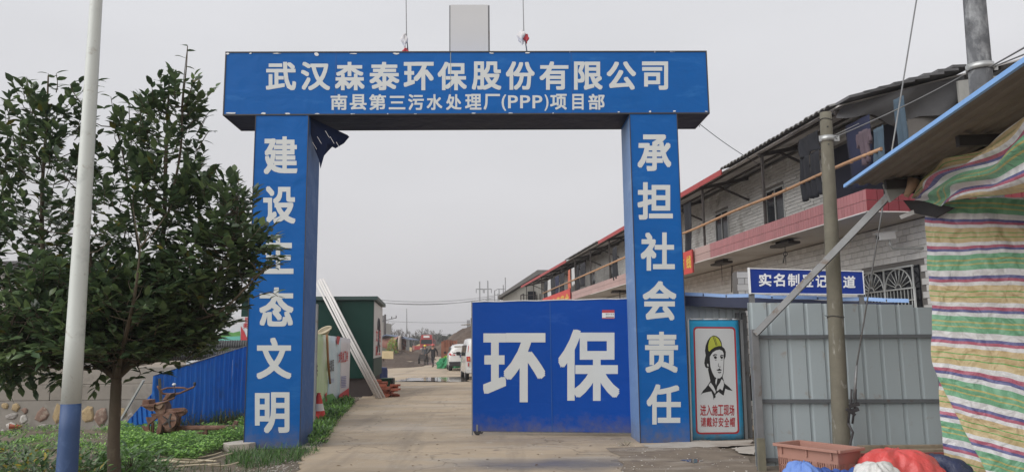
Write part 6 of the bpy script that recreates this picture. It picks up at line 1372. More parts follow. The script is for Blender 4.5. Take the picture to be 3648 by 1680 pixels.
for pts, m, nm in [([(1125,1450),(1140,1428),(1165,1405),(1185,1400),(1200,1420),(1208,1438),(1160,1458),(1125,1470)], m_pg, 'green_hills'),([(1208,1405),(1243,1380),(1243,1423),(1208,1436)], m_red, 'red_wave'),([(1200,1196),(1213,1198),(1206,1228),(1200,1222)], m_red, 'red_corner'),([(1158,1402),(1164,1395),(1166,1425),(1160,1432)], m_red, 'red_tree')]:
    MB().poly([bp(*q, .03) for q in pts]).build(nm, m, bx)
mb = MB()
def bglyph(mb, ch, x0, y0, x1, y1, o=.035):
    q = [bp(x0,y1,o), bp(x1,y1,o), bp(x0,y0,o), bp(x1,y0,o)]; put_glyph(mb, ch, .025, lambda u, v: (q[0]*(1-u)+q[1]*u)*(1-v)+(q[2]*(1-u)+q[3]*u)*v)
for i, ch in enumerate('绿色家园'): bglyph(mb, ch, 1168+5.5*(i), 1280, 1173+5.5*i, 1322)
for i, ch in enumerate('共'): bglyph(mb, ch, 1124, 1288, 1132, 1340)
mb.build('dark_lettering', m_prt, bx)
mb = MB()
for i, ch in enumerate('文明施工美'): bglyph(mb, ch, 1206+7*i, 1254-1.5*i, 1212+7*i, 1292-1.5*i)
mb.build('red_lettering', m_red, bx)
mb = MB()
for i in range(7): mb.poly([bp(1216,1340+6*i,.035), bp(1234,1338+6*i,.035), bp(1234,1341+6*i,.035), bp(1216,1343+6*i,.035)])
for i in range(3): mb.poly([bp(1178,1348+5*i,.035), bp(1190,1347+5*i,.035), bp(1190,1349+5*i,.035), bp(1178,1350+5*i,.035)])
mb.build('small_print', mat('blue_grey_print', (.2,.22,.42), .6, .1, 5, 0), bx)['kind'] = 'stuff'
mb = MB()
for t in (0,.33,.66,1): p = Vector(BA).lerp(Vector(BB),t); mb.bar((p.x-.05,p.y+.05,0), (p.x-.05,p.y+.05,bz(t)), .05)
mb.build('support_post', m_greymetal, bx)
hose = thing('hose_coil', tuple(bp(1160,1188,.05)), 'pale coiled hose draped over the top of the printed banner fence', 'hose')
c = bp(1158,1181,.08); mb = MB()
for k in range(9): rr = .07+.012*k; mb.tube([(c.x+rr*math.cos(a),c.y-.008*k+.02,c.z-.02+rr*.55*math.sin(a+.3*k)+.008*k) for a in np.linspace(0,6.283,18)], .022, 6)
mb.build('coil', m_stk, hose)
st1 = MB().tube([bp(1164,1186,.06), bp(1169,1290,.09), bp(1176,1364,.06)], .03, 8).build('wooden_stick', mat('orange_stick', (.30,.14,.06), .7, .1, 5, .1), origin=bp(1176,1364,.06)); tag(st1, 'brown wooden stick hanging down the face of the printed banner', 'stick')
# traffic cone
m_cr = mat('cone_red', (.55,.035,.03), .45, .05, 4, .03); m_cw = mat('cone_white', (.62,.60,.60), .4, .04, 4, .03)
cc = gnd(1133,1512); cz = at(1135,1397,cc[1])[2]
cone = thing('traffic_cone', (cc[0],cc[1],0), 'red and white traffic cone standing in the grass inside the gate', 'traffic cone')
Rf = lambda t: .19-.145*t
def seg(t0, t1, m, nm): MB().lathe((cc[0],cc[1],0), [(Rf(t0),.03+t0*(cz-.08)),(Rf(t1),.03+t1*(cz-.08))], 24).build(nm, m, cone)
seg(0,.45,m_cr,'lower_band'); seg(.45,.70,m_cw,'white_band'); seg(.70,.97,m_cr,'upper_band')
mb = MB(); mb.box((cc[0]-.22,cc[1]-.22,.0), (cc[0]+.22,cc[1]+.22,.04)); mb.build('base', m_cr, cone, bevel=.01)
mb = MB(); mb.lathe((cc[0],cc[1],cz-.09), [(.045,0),(.06,.01),(.05,.03),(.035,.06),(.045,.08),(.0,.09)], 16); mb.build('cap', m_cr, cone)
# green cabin
GY = 25.2; xr = at(1331,1200,GY)[0]; zt = at(1331,1053,GY)[2]-.02; zbase = at(1331,1345,GY)[2]
cab = thing('green_cabin', (xr-1.5,GY,0), 'dark green metal site cabin on a dark brick plinth with white printed end wall', 'cabin')
m_gcab = mat('cabin_green', (.003,.032,.024), .55, .08, 1, .05, rnd=.05, spec=.25, dirt=[((.006,.045,.034), .25, .6)])
m_dbr = mat('dark_plinth', (.05,.04,.038), .9, .2, 4, .4)
KF = Frame((xr,GY,0), R(6.3)); KF.M = KF.M @ Matrix.Translation(Vector((-xr,-GY,0)))
dcab = 5.0
mb = MB(KF); mb.box((xr-4.2,GY+.02,zbase), (xr-.01,GY+dcab-.3,zt-.12)); mb.build('body', m_gcab, cab)
pw = 1.05
for i in range(4): mb = MB(KF); mb.box((xr-pw*(i+1)+.015,GY-.012,zbase), (xr-pw*i-.015,GY+.02,zt-.14)); mb.build('wall_panel', m_gcab, cab)
MB(KF).box((xr-4.2,GY+.1,0), (xr-.06,GY+dcab-.4,zbase-.003)).build('plinth', m_dbr, cab)
MB(KF).box((xr-4.4,GY-.12,zt-.115), (xr+.12,GY+dcab-.2,zt)).build('roof', mat('cabin_roof', (.03,.06,.055), .5, .1, 2, .05), cab)
dd = -.1225
ze = lambda s: s
mb = MB(KF); e0, e1 = (xr,GY+.0), (xr+dd*dcab*0+0.0, GY+dcab-.35)
zb2 = at(1331,1275,GY)[2]
mb.box((xr-.005,GY+.03,zb2), (xr+.012,GY+dcab-.4,zt-.16)); ew = mb.build('white_end_panel', mat('cabin_white', (.52,.52,.52), .5, .06, 1, .05), cab)
MB(KF).box((xr-.005,GY+.03,zbase), (xr+.010,GY+dcab-.4,zb2-.01)).build('end_panel_lower', m_gcab, cab)
mb = MB(KF)
def eg(ch, yc_, zc_, w, h): put_glyph(mb, ch, .03, lambda u, v: (xr+.016, yc_-w/2+w*u, zc_-h/2+h*v))
for i, ch in enumerate('文明'): eg(ch, GY+1.4+1.6*i, zb2+.75, 1.1, .45)
for i, ch in enumerate('施工'): eg(ch, GY+1.4+1.6*i, zb2+.25, 1.1, .35)
mb.build('red_lettering', m_red, ew)
mb = MB(KF); cy_, cz_ = GY+2.2, zt-.9
mb.tube([(xr+.018,cy_+.6*math.cos(a),cz_+.25*math.sin(a)) for a in np.linspace(-.6,3.7,14)], .03, 5); mb.tube([(xr+.018,cy_,cz_+.25),(xr+.018,cy_,cz_-.5)], .03, 5); mb.tube([(xr+.018,cy_,cz_-.4),(xr+.018,cy_-.6,cz_-.9)], .03, 5); mb.tube([(xr+.018,cy_,cz_-.4),(xr+.018,cy_+.6,cz_-.9)], .03, 5)
mb.build('emblem', m_prt, ew)
# long white pipes leaning
m_pvc = mat('white_plastic_pipe', (.62,.60,.585), .4, .06, 3, .03, dirt=[((.45,.42,.38), .12, 3)])
pipes = [((1126,1005),(1343,1417),'leftmost long white plastic pipe leaning against the cabin'),((1135,998),(1353,1418),'second white plastic pipe from the left of the leaning bunch'),((1141,993),(1361,1418),'third white plastic pipe of the leaning bunch'),((1151,992),(1371,1416),'rightmost white plastic pipe of the leaning bunch')]
for i, (a, b, lab) in enumerate(pipes):
    A_ = Vector(at(a[0],a[1],GY-.18-.06*i)); B_ = Vector(gnd(b[0]-1,b[1],.02)); o = MB().tube([A_, A_.lerp(B_,.5)-V(0,0,.03), B_], .036, 12).build('white_pipe', m_pvc, origin=B_); tag(o, lab, 'pipe', 'long white pipes leaning on the cabin')
# bricks, green bin, blue drum
brick_base = gnd(1372,1418)
k = 0
for (px, py, z, rz_, tl_) in [(1352,1385,.30,.3,0),(1362,1372,.42,-.2,.2),(1372,1385,.25,.5,.3),(1378,1392,.16,.1,0),(1360,1395,.12,.9,0),(1392,1412,.05,.2,0),(1400,1408,.05,-.3,.1),(1375,1408,.05,.6,0),(1385,1404,.10,.0,.4),(1350,1400,.08,.2,0),(1358,1378,.36,.1,0),(1345,1370,.5,.4,.1),(1368,1400,.10,1.2,0)]:
    p = gnd(px, 1412); x = at(px,py,p[1])[0]; o = brick((x,p[1]+random.uniform(-.15,.25),z), rz_, tl_, (.26,.13,.09), 'red brick in the loose pile beside the green bin'); o['group'] = 'loose brick pile by the green bin'
mb = MB()
for i in range(30): x = brick_base[0]+random.uniform(-.35,.25); y = brick_base[1]+random.uniform(.1,.6); z0 = random.uniform(.0,.4); mb.box((x,y,z0), (x+.23,y+.11,z0+.06))
stuff(mb.build('brick_heap', m_brick), 'jumbled red bricks stacked behind the loose bricks by the bin', 'bricks')
BY_ = 28.5; a = at(1356,1350,BY_); b = at(1392,1350,BY_); m_gbin = mat('bin_green', (.015,.08,.045), .45, .06, 2, .03)
bin_ = thing('green_wheelie_bin', (a[0],BY_,0), 'green rubbish bin with tilted lid at the cabin corner', 'bin')
mb = MB(); mb.prism([(a[0]+.02,BY_,.10),(b[0]-.04,BY_,.10),(b[0],BY_,a[2]),(a[0]-.02,BY_,a[2])], (0,.45,0)); mb.build('body', m_gbin, bin_, bevel=.015)
mb = MB(); mb.prism([(a[0]-.04,BY_-.04,a[2]),(b[0]+.03,BY_-.04,a[2]),(b[0]+.03,BY_-.04,a[2]+.04),(a[0]-.04,BY_-.04,a[2]+.04)], (0,.52,0)); mb.build('lid', m_gbin, bin_)
MB().box((b[0]+.02,BY_-.02,.1), (b[0]+.09,BY_+.4,a[2]+.03)).build('open_flap', m_black, bin_)
for y in (BY_+.05,BY_+.4): MB().tube([(b[0]-.05,y,.09),(b[0]+.0,y,.09)], .09, 14).build('wheel', m_black, bin_)
DY = 31.0; c = at(1357,1320,DY); dr = thing('blue_drum', (c[0],DY,0), 'dark blue plastic drum behind the green bin', 'drum'); m_bdr = mat('drum_blue', (.01,.03,.13), .4, .05, 2, .02)
zt3 = at(1357,1307,DY)[2]; mb = MB(); mb.lathe((c[0],DY,0), [(0,0),(.24,0),(.27,.12),(.27,zt3*.45),(.285,zt3*.48),(.27,zt3*.51),(.27,zt3-.12),(.24,zt3-.02),(.22,zt3),(0,zt3)], 20); mb.build('drum_body', m_bdr, dr); MB().tube([(c[0]-.08,DY,zt3),(c[0]-.08,DY,zt3+.05)], .04, 10).build('cap', m_black, dr)
# yellow boards, shelter, poles
m_yb = mat('yellow_board', (.52,.42,.24), .7, .1, 1, .1, rnd=.08, dirt=[((.35,.28,.18), .2, 1)])
def upright(px0, px1, pyt, pyb, m, lab, nm, cat, grp=None, th_=.08, tilt=0):
    a = gnd(px0, pyb); b = gnd(px1, pyb); z = at(px0, pyt, a[1])[2]; mb = MB(); mb.prism([(a[0],a[1],0),(b[0],a[1],0),(b[0]+tilt,a[1],z),(a[0]+tilt*.5,a[1],z*1.02)], (0,th_,0)); o = mb.build(nm, m, origin=a); return tag(o, lab, cat, grp)
upright(1353,1397,1250,1289,m_yb,'largest yellow board propped left of the shelter','yellow_board','board','yellow boards by the shelter')
upright(1372,1396,1256,1292,m_yb,'slanting yellow board overlapping the largest one','yellow_board','board','yellow boards by the shelter',tilt=-.4)
upright(1418,1437,1248,1268,m_yb,'small yellow board hung at the middle of the shelter','yellow_board','board','yellow boards by the shelter')
upright(1443,1464,1236,1252+14,m_yb,'yellow board at the right end of the shelter','yellow_board','board','yellow boards by the shelter')
p = at(1397,1262,86); bush('yellow_green_bush', (p[0],86), .7, .6, 2.2, 500, [gm[1],gm[0],hm[3]], (.15,.3), .8, 'bright yellow green bush between the yellow boards', 'bush', tpl=SLEAF)
SHY = 100.0; sh = thing('open_shelter', tuple(at(1400,1285,SHY)), 'open lean-to shelter with thin blue grey roof over a pipe stack', 'shelter')
A_, B_, C2 = Vector(at(1350,1203,SHY)), Vector(at(1375,1193,SHY)), Vector(at(1464,1210,SHY))
mb = MB(); mb.prism([A_,B_,B_+V(0,0,.12),A_+V(0,0,.12)], (0,9,0)); mb.prism([B_,C2,C2+V(0,0,.12),B_+V(0,0,.12)], (0,9,0)); mb.build('roof', mat('roof_blue_grey', (.13,.17,.26), .6, .1, 1, .1), sh)
for px in (1398,1449,1455): p = at(px,1240,SHY); MB().bar((p[0],SHY+.3,0), (p[0],SHY+.3,at(px,1203,SHY)[2]), .35 if px == 1398 else .18).build('post', m_greymetal, sh)
MB().bar(at(1404,1236,SHY+.3), at(1422,1206,SHY+.3), .12).bar(at(1432,1220,SHY+.3), at(1447,1232,SHY+.3), .1).build('brace', m_dkmetal, sh)
MB().box((at(1352,1240,SHY)[0],SHY+1,0), (at(1440,1240,SHY)[0],SHY+5,at(1400,1236,SHY)[2])).build('platform', m_conc, sh)
m_rpipe = mat('red_oxide_pipe', (.22,.085,.06), .7, .15, 1, .2, dirt=[((.32,.2,.16), .3, .5)])
for (x0_, x1_, py, r_, lab, Y) in [(1352,1440,1224,.95,'large red brown pipe lying under the open shelter',SHY+3),(1470,1600,1242,.75,'long red brown pipe lying across the yard behind the truck',170)]:
    a = Vector(at(x0_,py,Y)); b = Vector(at(x1_,py,Y)); a.z = b.z = max(r_, a.z); t = thing('large_pipe', tuple(a), lab, 'pipe'); MB().tube([a,b+V(0,-3 if Y < 150 else 0,0)], r_, 24, caps=False).build('pipe_shell', m_rpipe, t)
    e = b+V(0,-3 if Y < 150 else 0,0); MB().tube([e+V(.01,-.1,0), e+V(-.25,-.1,0)], r_*1.05, 24).build('pipe_end', mat('pipe_inner', (.36,.31,.27), .8, .1, 1, .1), t)
    for q_ in (.2,.8): p = a.lerp(b,q_); MB().box((p.x-.2,p.y-r_,0), (p.x+.2,p.y+r_,max(.05,p.z-r_*.8))).build('saddle', m_conc, t)
up_ = thing('wooden_utility_pole', tuple(at(1371,1250,105)), 'dark utility pole with a small crossarm at the left of the shelter', 'utility pole')
x = at(1371,1200,105)[0]; zt4 = at(1371,1119,105)[2]; MB().tube([(x,105,0),(x,105,zt4)], [.17,.13], 10).build('shaft', m_dkbr, up_)
z = at(1371,1139,105)[2]; MB().bar((x-.7,105,z-.2), (x+1.6,105,z+.3), .08).build('crossarm', m_dkbr, up_)
mb = MB()
for dx in (-.6,.9,1.5): mb.tube([(x+dx,105,z+dx*.2),(x+dx,105,z+.3+dx*.2)], .06, 8)
mb.build('insulator', m_dkmetal, up_)
mast = tag(MB().tube([(at(1449,1230,140)[0],140,0),(at(1449,1098,140)[0],140,at(1449,1098,140)[2])], [.16,.06], 8).build('thin_mast', m_greymetal), 'thin tall pale mast rising beyond the shelter', 'mast')
tb_ = thing('distant_apartment_block', tuple(at(1355,1240,170)), 'grey apartment block partly hidden by the cabin end', 'building'); x0, x1 = at(1352,1150,170)[0], at(1364,1150,170)[0]; zz = at(1358,1122,170)[2]; 
MB().box((x0-12,170,0), (x1,182,zz-1.6)).build('wall', m_cbld, tb_); MB().box((x0,170.5,zz-1.6), (x1-.1,174,zz)).build('roof_tank', mat('tank_grey', (.2,.2,.2), .8, .1, 1, .1), tb_)
for r_ in range(5):
    for c_ in range(4): MB().box((x1-1.8-2.6*c_,169.93,1.2+2.3*r_), (x1-.7-2.6*c_,169.99,2.5+2.3*r_)).build('window', m_glass, tb_)
# power lines and H-frame pylons
for px, py, Y, top, lab in ((1709,1082,220,1002,'left one of two slim power line poles beyond the gate leaf'),(1738,1082,220,999,'right one of two slim power line poles beyond the gate leaf')):
    x = at(px,1050,Y)[0]; t = thing('power_pole', (x,Y,0), lab, 'power pole', 'power poles beyond the gate leaf'); zt5 = at(px,top,Y)[2]; MB().tube([(x,Y,0),(x,Y,zt5)], [.28,.16], 8).build('shaft', m_greymetal, t)
    z = at(px,1029,Y)[2]; MB().bar((x-(1.0),Y,z), (x+1.0,Y,z), .22).build('crossarm', m_greymetal, t)
    mb = MB(); 
    for dx in (-1,1): mb.tube([(x+dx,Y,z),(x+dx,Y,z-1.1)], .09, 6)
    mb.build('insulator', m_dkmetal, t)
x = at(1709,1050,220)[0]; x2 = at(1738,1050,220)[0]; z = at(1709,1030,220)[2]; tag(MB().bar((x,220,z),(x2,220,z),.2).build('cross_beam', m_greymetal), 'beam joining the two slim power line poles', 'beam')
for i, (ya_, yb_, Y, sg) in enumerate([(1062,1052,150,1.0),(1070,1057,150,1.2),(1072,1062,150,.9),(1138,1142,190,.6),(1180,1187,190,.4)]):
    wire(at(1300,ya_,Y), at(1760 if i < 3 else 1750,yb_,Y+20), .045, ['highest sagging power line above the distant yard','second sagging power line above the distant yard','third sagging power line above the distant yard','straight thin wire just above the bare trees','lowest faint wire behind the bare trees'][i], sg, m=m_greymetal, cat='power line')
sc_ = thing('scaffold', tuple(at(1690,1240,150)), 'steel reinforcement and scaffold of an unfinished structure above the mound', 'scaffold')
mb = MB()
for px in (1665,1669,1673,1678,1682,1690,1700): mb.tube([at(px,1195,150), at(px,1132+ (px*7)%14,150)], .07, 5)
for py in (1154,1166,1175,1185): mb.bar(at(1663,py,150), at(1700,py,150), .08)
mb.build('rebar', m_dkmetal, sc_)
MB().prism([at(1640,1156,149.5), at(1700,1156,149.5), at(1700,1153,149.5), at(1665,1153,149.5)], (0,3,0)).prism([at(1633,1180,149.5), at(1700,1181,149.5), at(1700,1177,149.5), at(1633,1178,149.5)], (0,3,0)).build('platform', m_wood, sc_)
MB().bar(at(1682,1196,150.5), (at(1682,1196,150)[0],150.5,0), 1.5).build('concrete_column', m_conc, sc_)
sf2 = thing('far_scaffold', tuple(at(1790,1080,75)), 'thin pipe scaffold left of the grey concrete building', 'scaffold'); mb = MB()
for px, py in ((1800,988),(1793,1015),(1762,1033),(1778,1030),(1788,1050),(1774,1045)): p = at(px,py,75); mb.tube([(p[0],75,0),tuple(p)], .045, 5)
mb.bar(at(1772,1029,75), at(1800,1029,75), .06); mb.bar(at(1730,1068,75), at(1800,1066,75), .06); mb.bar(at(1762,1036,75), at(1772,1029,75), .05); mb.bar(at(1760,1050,75), at(1795,1048,75), .05); mb.build('scaffold_tube', m_greymetal, sf2)
# mound, brick stacks, container
def mound(name, cx_, cy_, rx_, ry_, h, m, seed=0, nx=36, kind='structure'):
    rs = random.Random(seed); ph = [rs.random()*6 for _ in range(6)]; mb = MB()
    def fn(u, v):
        a = 6.283*u; r_ = v; z = h*max(0,(1-r_**1.6))*(1+.12*math.sin(a*3+ph[0])+.08*math.sin(a*7+ph[1]))+(.05*h*math.sin(a*11+r_*14+ph[2]) if v < .97 else 0)
        return (cx_+rx_*r_*math.cos(a), cy_+ry_*r_*math.sin(a), max(0,z) if v < .999 else -.1)
    mb.grid(fn, nx, 14); o = mb.build(name, m); o['kind'] = kind; return o
m_soil = mat('dark_soil', (.085,.06,.045), .95, .25, .6, .8, 3, dirt=[((.15,.11,.08), .3, .5)], bdist=.3)
p = at(1700,1235,120); mound('soil_mound', p[0]+2, 120, 10, 8, 5.4, m_soil, 1); p = at(1600,1235,140); mound('soil_mound', p[0]-1, 142, 7, 5, 1.8, m_soil, 2)
p = at(1470,1240,90); mound('soil_mound', at(1435,1240,88)[0], 88, 4, 5, 1.0, m_soil, 3); mound('soil_mound', at(1350,1240,60)[0], 62, 3.4, 6, .55, m_soil, 4)
m_ob = mat('rusty_panel_stack', (.26,.10,.06), .85, .25, 2, .4, rnd=.2, dirt=[((.35,.22,.15), .25, 2)])
for k, (px, w, Y, h, lab) in enumerate([(1571,26,72,2.15,'stack of rust red panels standing left of the white car'),(1597,30,76,2.2,'second darker stack of rust red panels behind the white car')]):
    a = at(px,1250,Y); t = thing('panel_stack', (a[0],Y,0), lab, 'panel stack'); wm = w*Y/FPX
    for j in range(9): MB().box((a[0]+wm*j/9+.01,Y+random.uniform(0,.15),0), (a[0]+wm*(j+1)/9-.01,Y+1.2,h-random.uniform(0,.25))).build('rusty_panel', m_ob, t)
nt_ = thing('green_netting', tuple(gnd(1582,1312)), 'heap of bright green debris netting beside the white car', 'netting')
m_net = mat('green_net', (.02,.20,.08), .8, .3, 3, .8, 6, dirt=[((.10,.40,.16), .25, 3), ((.01,.07,.03), .3, 2.5)], bdist=.1); p = gnd(1585,1312); q = at(1585,1276,p[1])
def netheap(cx_, cy_, rx_, ry_, h, seed, nm, m):
    rs = random.Random(seed); ph = [rs.random()*6 for _ in range(6)]; mb = MB()
    def fn(u, v): a = 6.283*u; t = v*1.571; w_ = 1+.14*math.sin(5*a+ph[0]+4*t)+.10*math.sin(9*a+ph[1]-6*t)+.06*math.sin(17*a+9*t); return (cx_+rx_*math.cos(t)**.6*math.cos(a)*w_, cy_+ry_*math.cos(t)**.6*math.sin(a)*w_, max(0,h*math.sin(t)*(1+.14*math.sin(3*a+ph[2])+.1*math.sin(8*a+5*t+ph[3]))))
    mb.grid(fn, 64, 26); return mb.build(nm, m, nt_)
netheap(p[0]+.05, p[1]+.3, .62, .6, q[2]*.88, 1, 'net_heap', m_net); netheap(p[0]+.45, p[1]+.4, .5, .5, q[2]*.8, 2, 'net_heap', m_net); netheap(p[0]+.0, p[1]+.55, .28, .3, q[2]*1.06, 3, 'yellow_green_top', mat('lime_net', (.22,.42,.05), .8, .2, 4, .5))
# ---------------- vehicles
m_car = mat('white_car_paint', (.60,.60,.585), .25, .02, 1, 0, coat=.6); m_cblk = mat('black_trim', (.02,.02,.022), .5, .05, 3, 0); m_tire = mat('tyre', (.025,.025,.026), .8, .1, 5, .2); m_tail = mat('tail_light_red', (.50,.02,.02), .15, .05, 2, 0, coat=.5); m_chrome = mat('rim_metal', (.4,.4,.41), .3, .05, 3, 0, metal=.8); m_orange = mat('indicator_orange', (.6,.2,.04), .2, .05, 2, 0, coat=.5); m_plate = mat('plate_blue', (.03,.06,.16), .5, .05, 2, 0)
def loft(fr_, secs, m, par, name, close=True):
    """secs: list of (y, [(x,z)...]) half sections mirrored"""
    mb = MB(fr_); vs = []; n_ = None
    for y, hs in secs:
        ring = [(x, y, z) for x, z in hs]+[(-x, y, z) for x, z in reversed(hs)]; n_ = len(ring); vs += ring
    fs = [(i*n_+k, i*n_+(k+1) % n_, (i+1)*n_+(k+1) % n_, (i+1)*n_+k) for i in range(len(secs)-1) for k in range(n_)]+[tuple(reversed(range(n_))), tuple((len(secs)-1)*n_+k for k in range(n_))]
    mb.add(vs, fs, 0, True); o = mb.build(name, m, par); return o
def wheel(fr_, x, y, r, w, par):
    t = MB(fr_).tube([(x-w/2,y,r),(x-w/2+.02,y,r),(x+w/2-.02,y,r),(x+w/2,y,r)], [r-.03,r,r,r-.03], 24).build('wheel', m_tire, par)
    sx = 1 if x > 0 else -1; MB(fr_).tube([(x+sx*(w/2-.01),y,r),(x+sx*(w/2+.012),y,r)], r*.62, 18).build('rim', m_chrome, t)
# SUV seen from behind: local y = forward (away), rear at y=0
sv = gnd(1597,1322); vf = Frame((sv[0]+.93,sv[1]+.4,.0), R(7)); suv = thing('white_suv', vf.w((0,0,0)), 'white sport utility car seen from behind, parked just beyond the white van', 'car')
def hs(wb, wt, z0, z1, z2, zt): return [(wb*.90,z0),(wb,z0+.12),(wb*1.0,z1),(wb*.985,z2),(wt*1.0,zt-.12),(wt*.86,zt-.02),(wt*.45,zt+.03)]
loft(vf, [(.0,hs(.84,.60,.42,.75,1.02,1.35)),(.10,hs(.91,.66,.34,.8,1.08,1.56)),(.45,hs(.93,.68,.30,.85,1.10,1.64)),(1.6,hs(.94,.70,.28,.85,1.10,1.68)),(2.7,hs(.94,.70,.28,.85,1.08,1.66)),(3.3,hs(.93,.72,.28,.82,1.02,1.38)),(3.7,hs(.92,.75,.28,.8,.98,1.12)),(4.3,hs(.86,.70,.30,.7,.85,.98)),(4.45,hs(.75,.6,.38,.6,.72,.82))], m_car, suv, 'body')
mb = MB(vf); mb.add([(-.60,.02,1.14),(.60,.02,1.14),(.52,.085,1.50),(-.52,.085,1.50)], [(0,1,2,3)]); MB(vf).prism([(-.66,-.035,1.12),(.66,-.035,1.12),(.70,.03,1.2),(.56,.10,1.52),(-.56,.10,1.52),(-.70,.03,1.2)], (0,.06,0)).build('rear_window', m_glass, suv)
MB(vf).prism([(-.60,.02,1.545),(.60,.02,1.545),(.56,.02,1.60),(-.56,.02,1.60)], (0,.25,.03)).build('spoiler', m_car, suv, bevel=.01)
MB(vf).prism([(-.87,-.09,.32),(.87,-.09,.32),(.92,-.05,.60),(-.92,-.05,.60)], (0,.3,0)).build('rear_bumper', m_cblk, suv, bevel=.03)
for sx in (-1,1):
    MB(vf).prism([(sx*.52,-.03,.98),(sx*.86,-.02,1.0),(sx*.93,.05,1.06),(sx*.90,.05,1.14),(sx*.55,-.02,1.05)], (0,.10,0)).build('tail_light', m_tail, suv)
    MB(vf).prism([(sx*.62,-.05,1.005),(sx*.74,-.05,1.005),(sx*.76,-.04,1.05),(sx*.64,-.04,1.045)], (0,.03,0)).build('lamp_lens', mw_, suv)
    MB(vf).tube([(sx*.60,.5,1.70),(sx*.62,1.2,1.735),(sx*.62,2.3,1.72)], .018, 6).build('roof_rail', m_cblk, suv)
    MB(vf).prism([(sx*.96,2.9,1.08),(sx*1.14,2.9,1.08),(sx*1.16,2.9,1.22),(sx*.98,2.9,1.22)], (0,.12,0)).build('side_mirror', m_cblk, suv, bevel=.02)
    MB(vf).prism([(sx*.875,.6,1.12),(sx*.88,3.0,1.10),(sx*.80,2.6,1.52),(sx*.79,.7,1.52)], (sx*.02,0,0)).build('side_window', m_glass, suv)
    for y in (.75,3.45): wheel(vf, sx*.80, y, .35, .23, suv)
pl2 = MB(vf).box((-.24,-.06,.86), (.24,-.03,1.0)).build('number_plate', m_plate, suv)
MB(vf).box((-.3,-.055,.99), (.3,-.02,1.03)).build('tailgate_trim', m_chrome, suv)
# van: only its left rear corner shows
vn = gnd(1652,1352); nf = Frame((vn[0]+1.02,vn[1]-.8,.0), R(8)); van = thing('white_van', nf.w((0,0,0)), 'white minivan seen from behind, mostly hidden by the blue gate leaf', 'van')
def vs_(wb, wt, z0, z1, zt): return [(wb*.93,z0),(wb,z0+.1),(wb,z1),(wt,zt-.22),(wt*.93,zt-.06),(wt*.7,zt)]
loft(nf, [(.0,vs_(.80,.70,.46,1.05,1.82)),(.12,vs_(.84,.75,.36,1.08,1.90)),(.5,vs_(.86,.77,.30,1.1,1.93)),(2.6,vs_(.86,.77,.28,1.1,1.95)),(3.2,vs_(.86,.74,.28,1.05,1.75)),(3.7,vs_(.85,.66,.28,.95,1.3)),(4.1,vs_(.80,.6,.3,.8,1.0))], m_car, van, 'body')
MB(nf).prism([(-.62,-.02,1.15),(.62,-.02,1.15),(.56,.06,1.66),(-.56,.06,1.66)], (0,.08,0)).build('rear_window', m_glass, van)
for sx in (-1,1):
    MB(nf).prism([(sx*.66,-.035,.88),(sx*.83,-.02,.88),(sx*.84,-.0,1.10),(sx*.68,-.02,1.10)], (0,.1,0)).build('tail_light', m_tail, van)
    MB(nf).prism([(sx*.69,-.045,.93),(sx*.77,-.04,.93),(sx*.77,-.03,1.04),(sx*.70,-.03,1.04)], (0,.03,0)).build('indicator', m_orange, van)
    MB(nf).prism([(sx*.74,-.0,1.30),(sx*.78,.0,1.30),(sx*.75,.04,1.6),(sx*.71,.04,1.6)], (0,.05,0)).build('red_reflector', m_tail, van)
    MB(nf).prism([(sx*.74,-.035,.66),(sx*.78,-.03,.66),(sx*.78,-.03,.82),(sx*.74,-.035,.82)], (0,.05,0)).build('red_reflector', m_tail, van)
    MB(nf).prism([(sx*.845,1.9,1.12),(sx*.845,3.0,1.12),(sx*.80,2.8,1.6),(sx*.785,1.9,1.62)], (sx*.03,0,0)).build('side_window', m_glass, van)
    MB(nf).prism([(sx*.845,.5,1.12),(sx*.845,1.75,1.12),(sx*.785,1.75,1.62),(sx*.785,.6,1.62)], (sx*.03,0,0)).build('side_window', m_glass, van)
    MB(nf).prism([(sx*.88,3.0,1.12),(sx*1.10,3.0,1.12),(sx*1.12,3.0,1.30),(sx*.9,3.0,1.30)], (0,.10,0)).build('side_mirror', m_cblk, van, bevel=.03)
    for y in (.85,3.4): wheel(nf, sx*.76, y, .31, .18, van)
MB(nf).prism([(-.84,-.07,.34),(.84,-.07,.34),(.85,-.05,.55),(-.85,-.05,.55)], (0,.2,0)).build('rear_bumper', m_car, van, bevel=.02)
# truck: facing the viewer
TYk = 150.0; tc_ = at(1519,1260,TYk); tf_ = Frame((tc_[0],TYk,0), R(3)); trk = thing('red_truck', tf_.w((0,0,0)), 'red tipper truck facing the gate at the far end of the road', 'truck'); m_tr = mat('truck_red', (.33,.025,.022), .4, .08, 1, .05, dirt=[((.25,.12,.09), .2, 1)])
MB(tf_).prism([(-1.2,0,.7),(1.2,0,.7),(1.25,0,1.9),(1.2,0,2.9),(1.1,0,3.05),(-1.1,0,3.05),(-1.2,0,2.9),(-1.25,0,1.9)], (0,2.3,0)).build('cab', m_tr, trk, bevel=.08)
MB(tf_).prism([(-1.1,.1,3.06),(1.1,.1,3.06),(1.0,.2,3.75),(-1.0,.2,3.75)], (0,1.9,0)).build('roof_deflector', m_tr, trk, bevel=.06)
MB(tf_).prism([(-.6,.05,3.2),(.6,.05,3.2),(.55,.1,3.6),(-.55,.1,3.6)], (0,.05,0)).build('roof_sign', mw_, trk)
MB(tf_).prism([(-1.08,-.06,2.0),(1.08,-.06,2.0),(1.02,-.01,2.85),(-1.02,-.01,2.85)], (0,.05,0)).build('windscreen', m_glass, trk)
MB(tf_).box((-.75,-.07,1.2), (.75,-.01,1.65)).build('grille', m_cblk, trk); MB(tf_).box((-1.25,-.2,.45), (1.25,.2,.85)).build('bumper', m_tr, trk, bevel=.03)
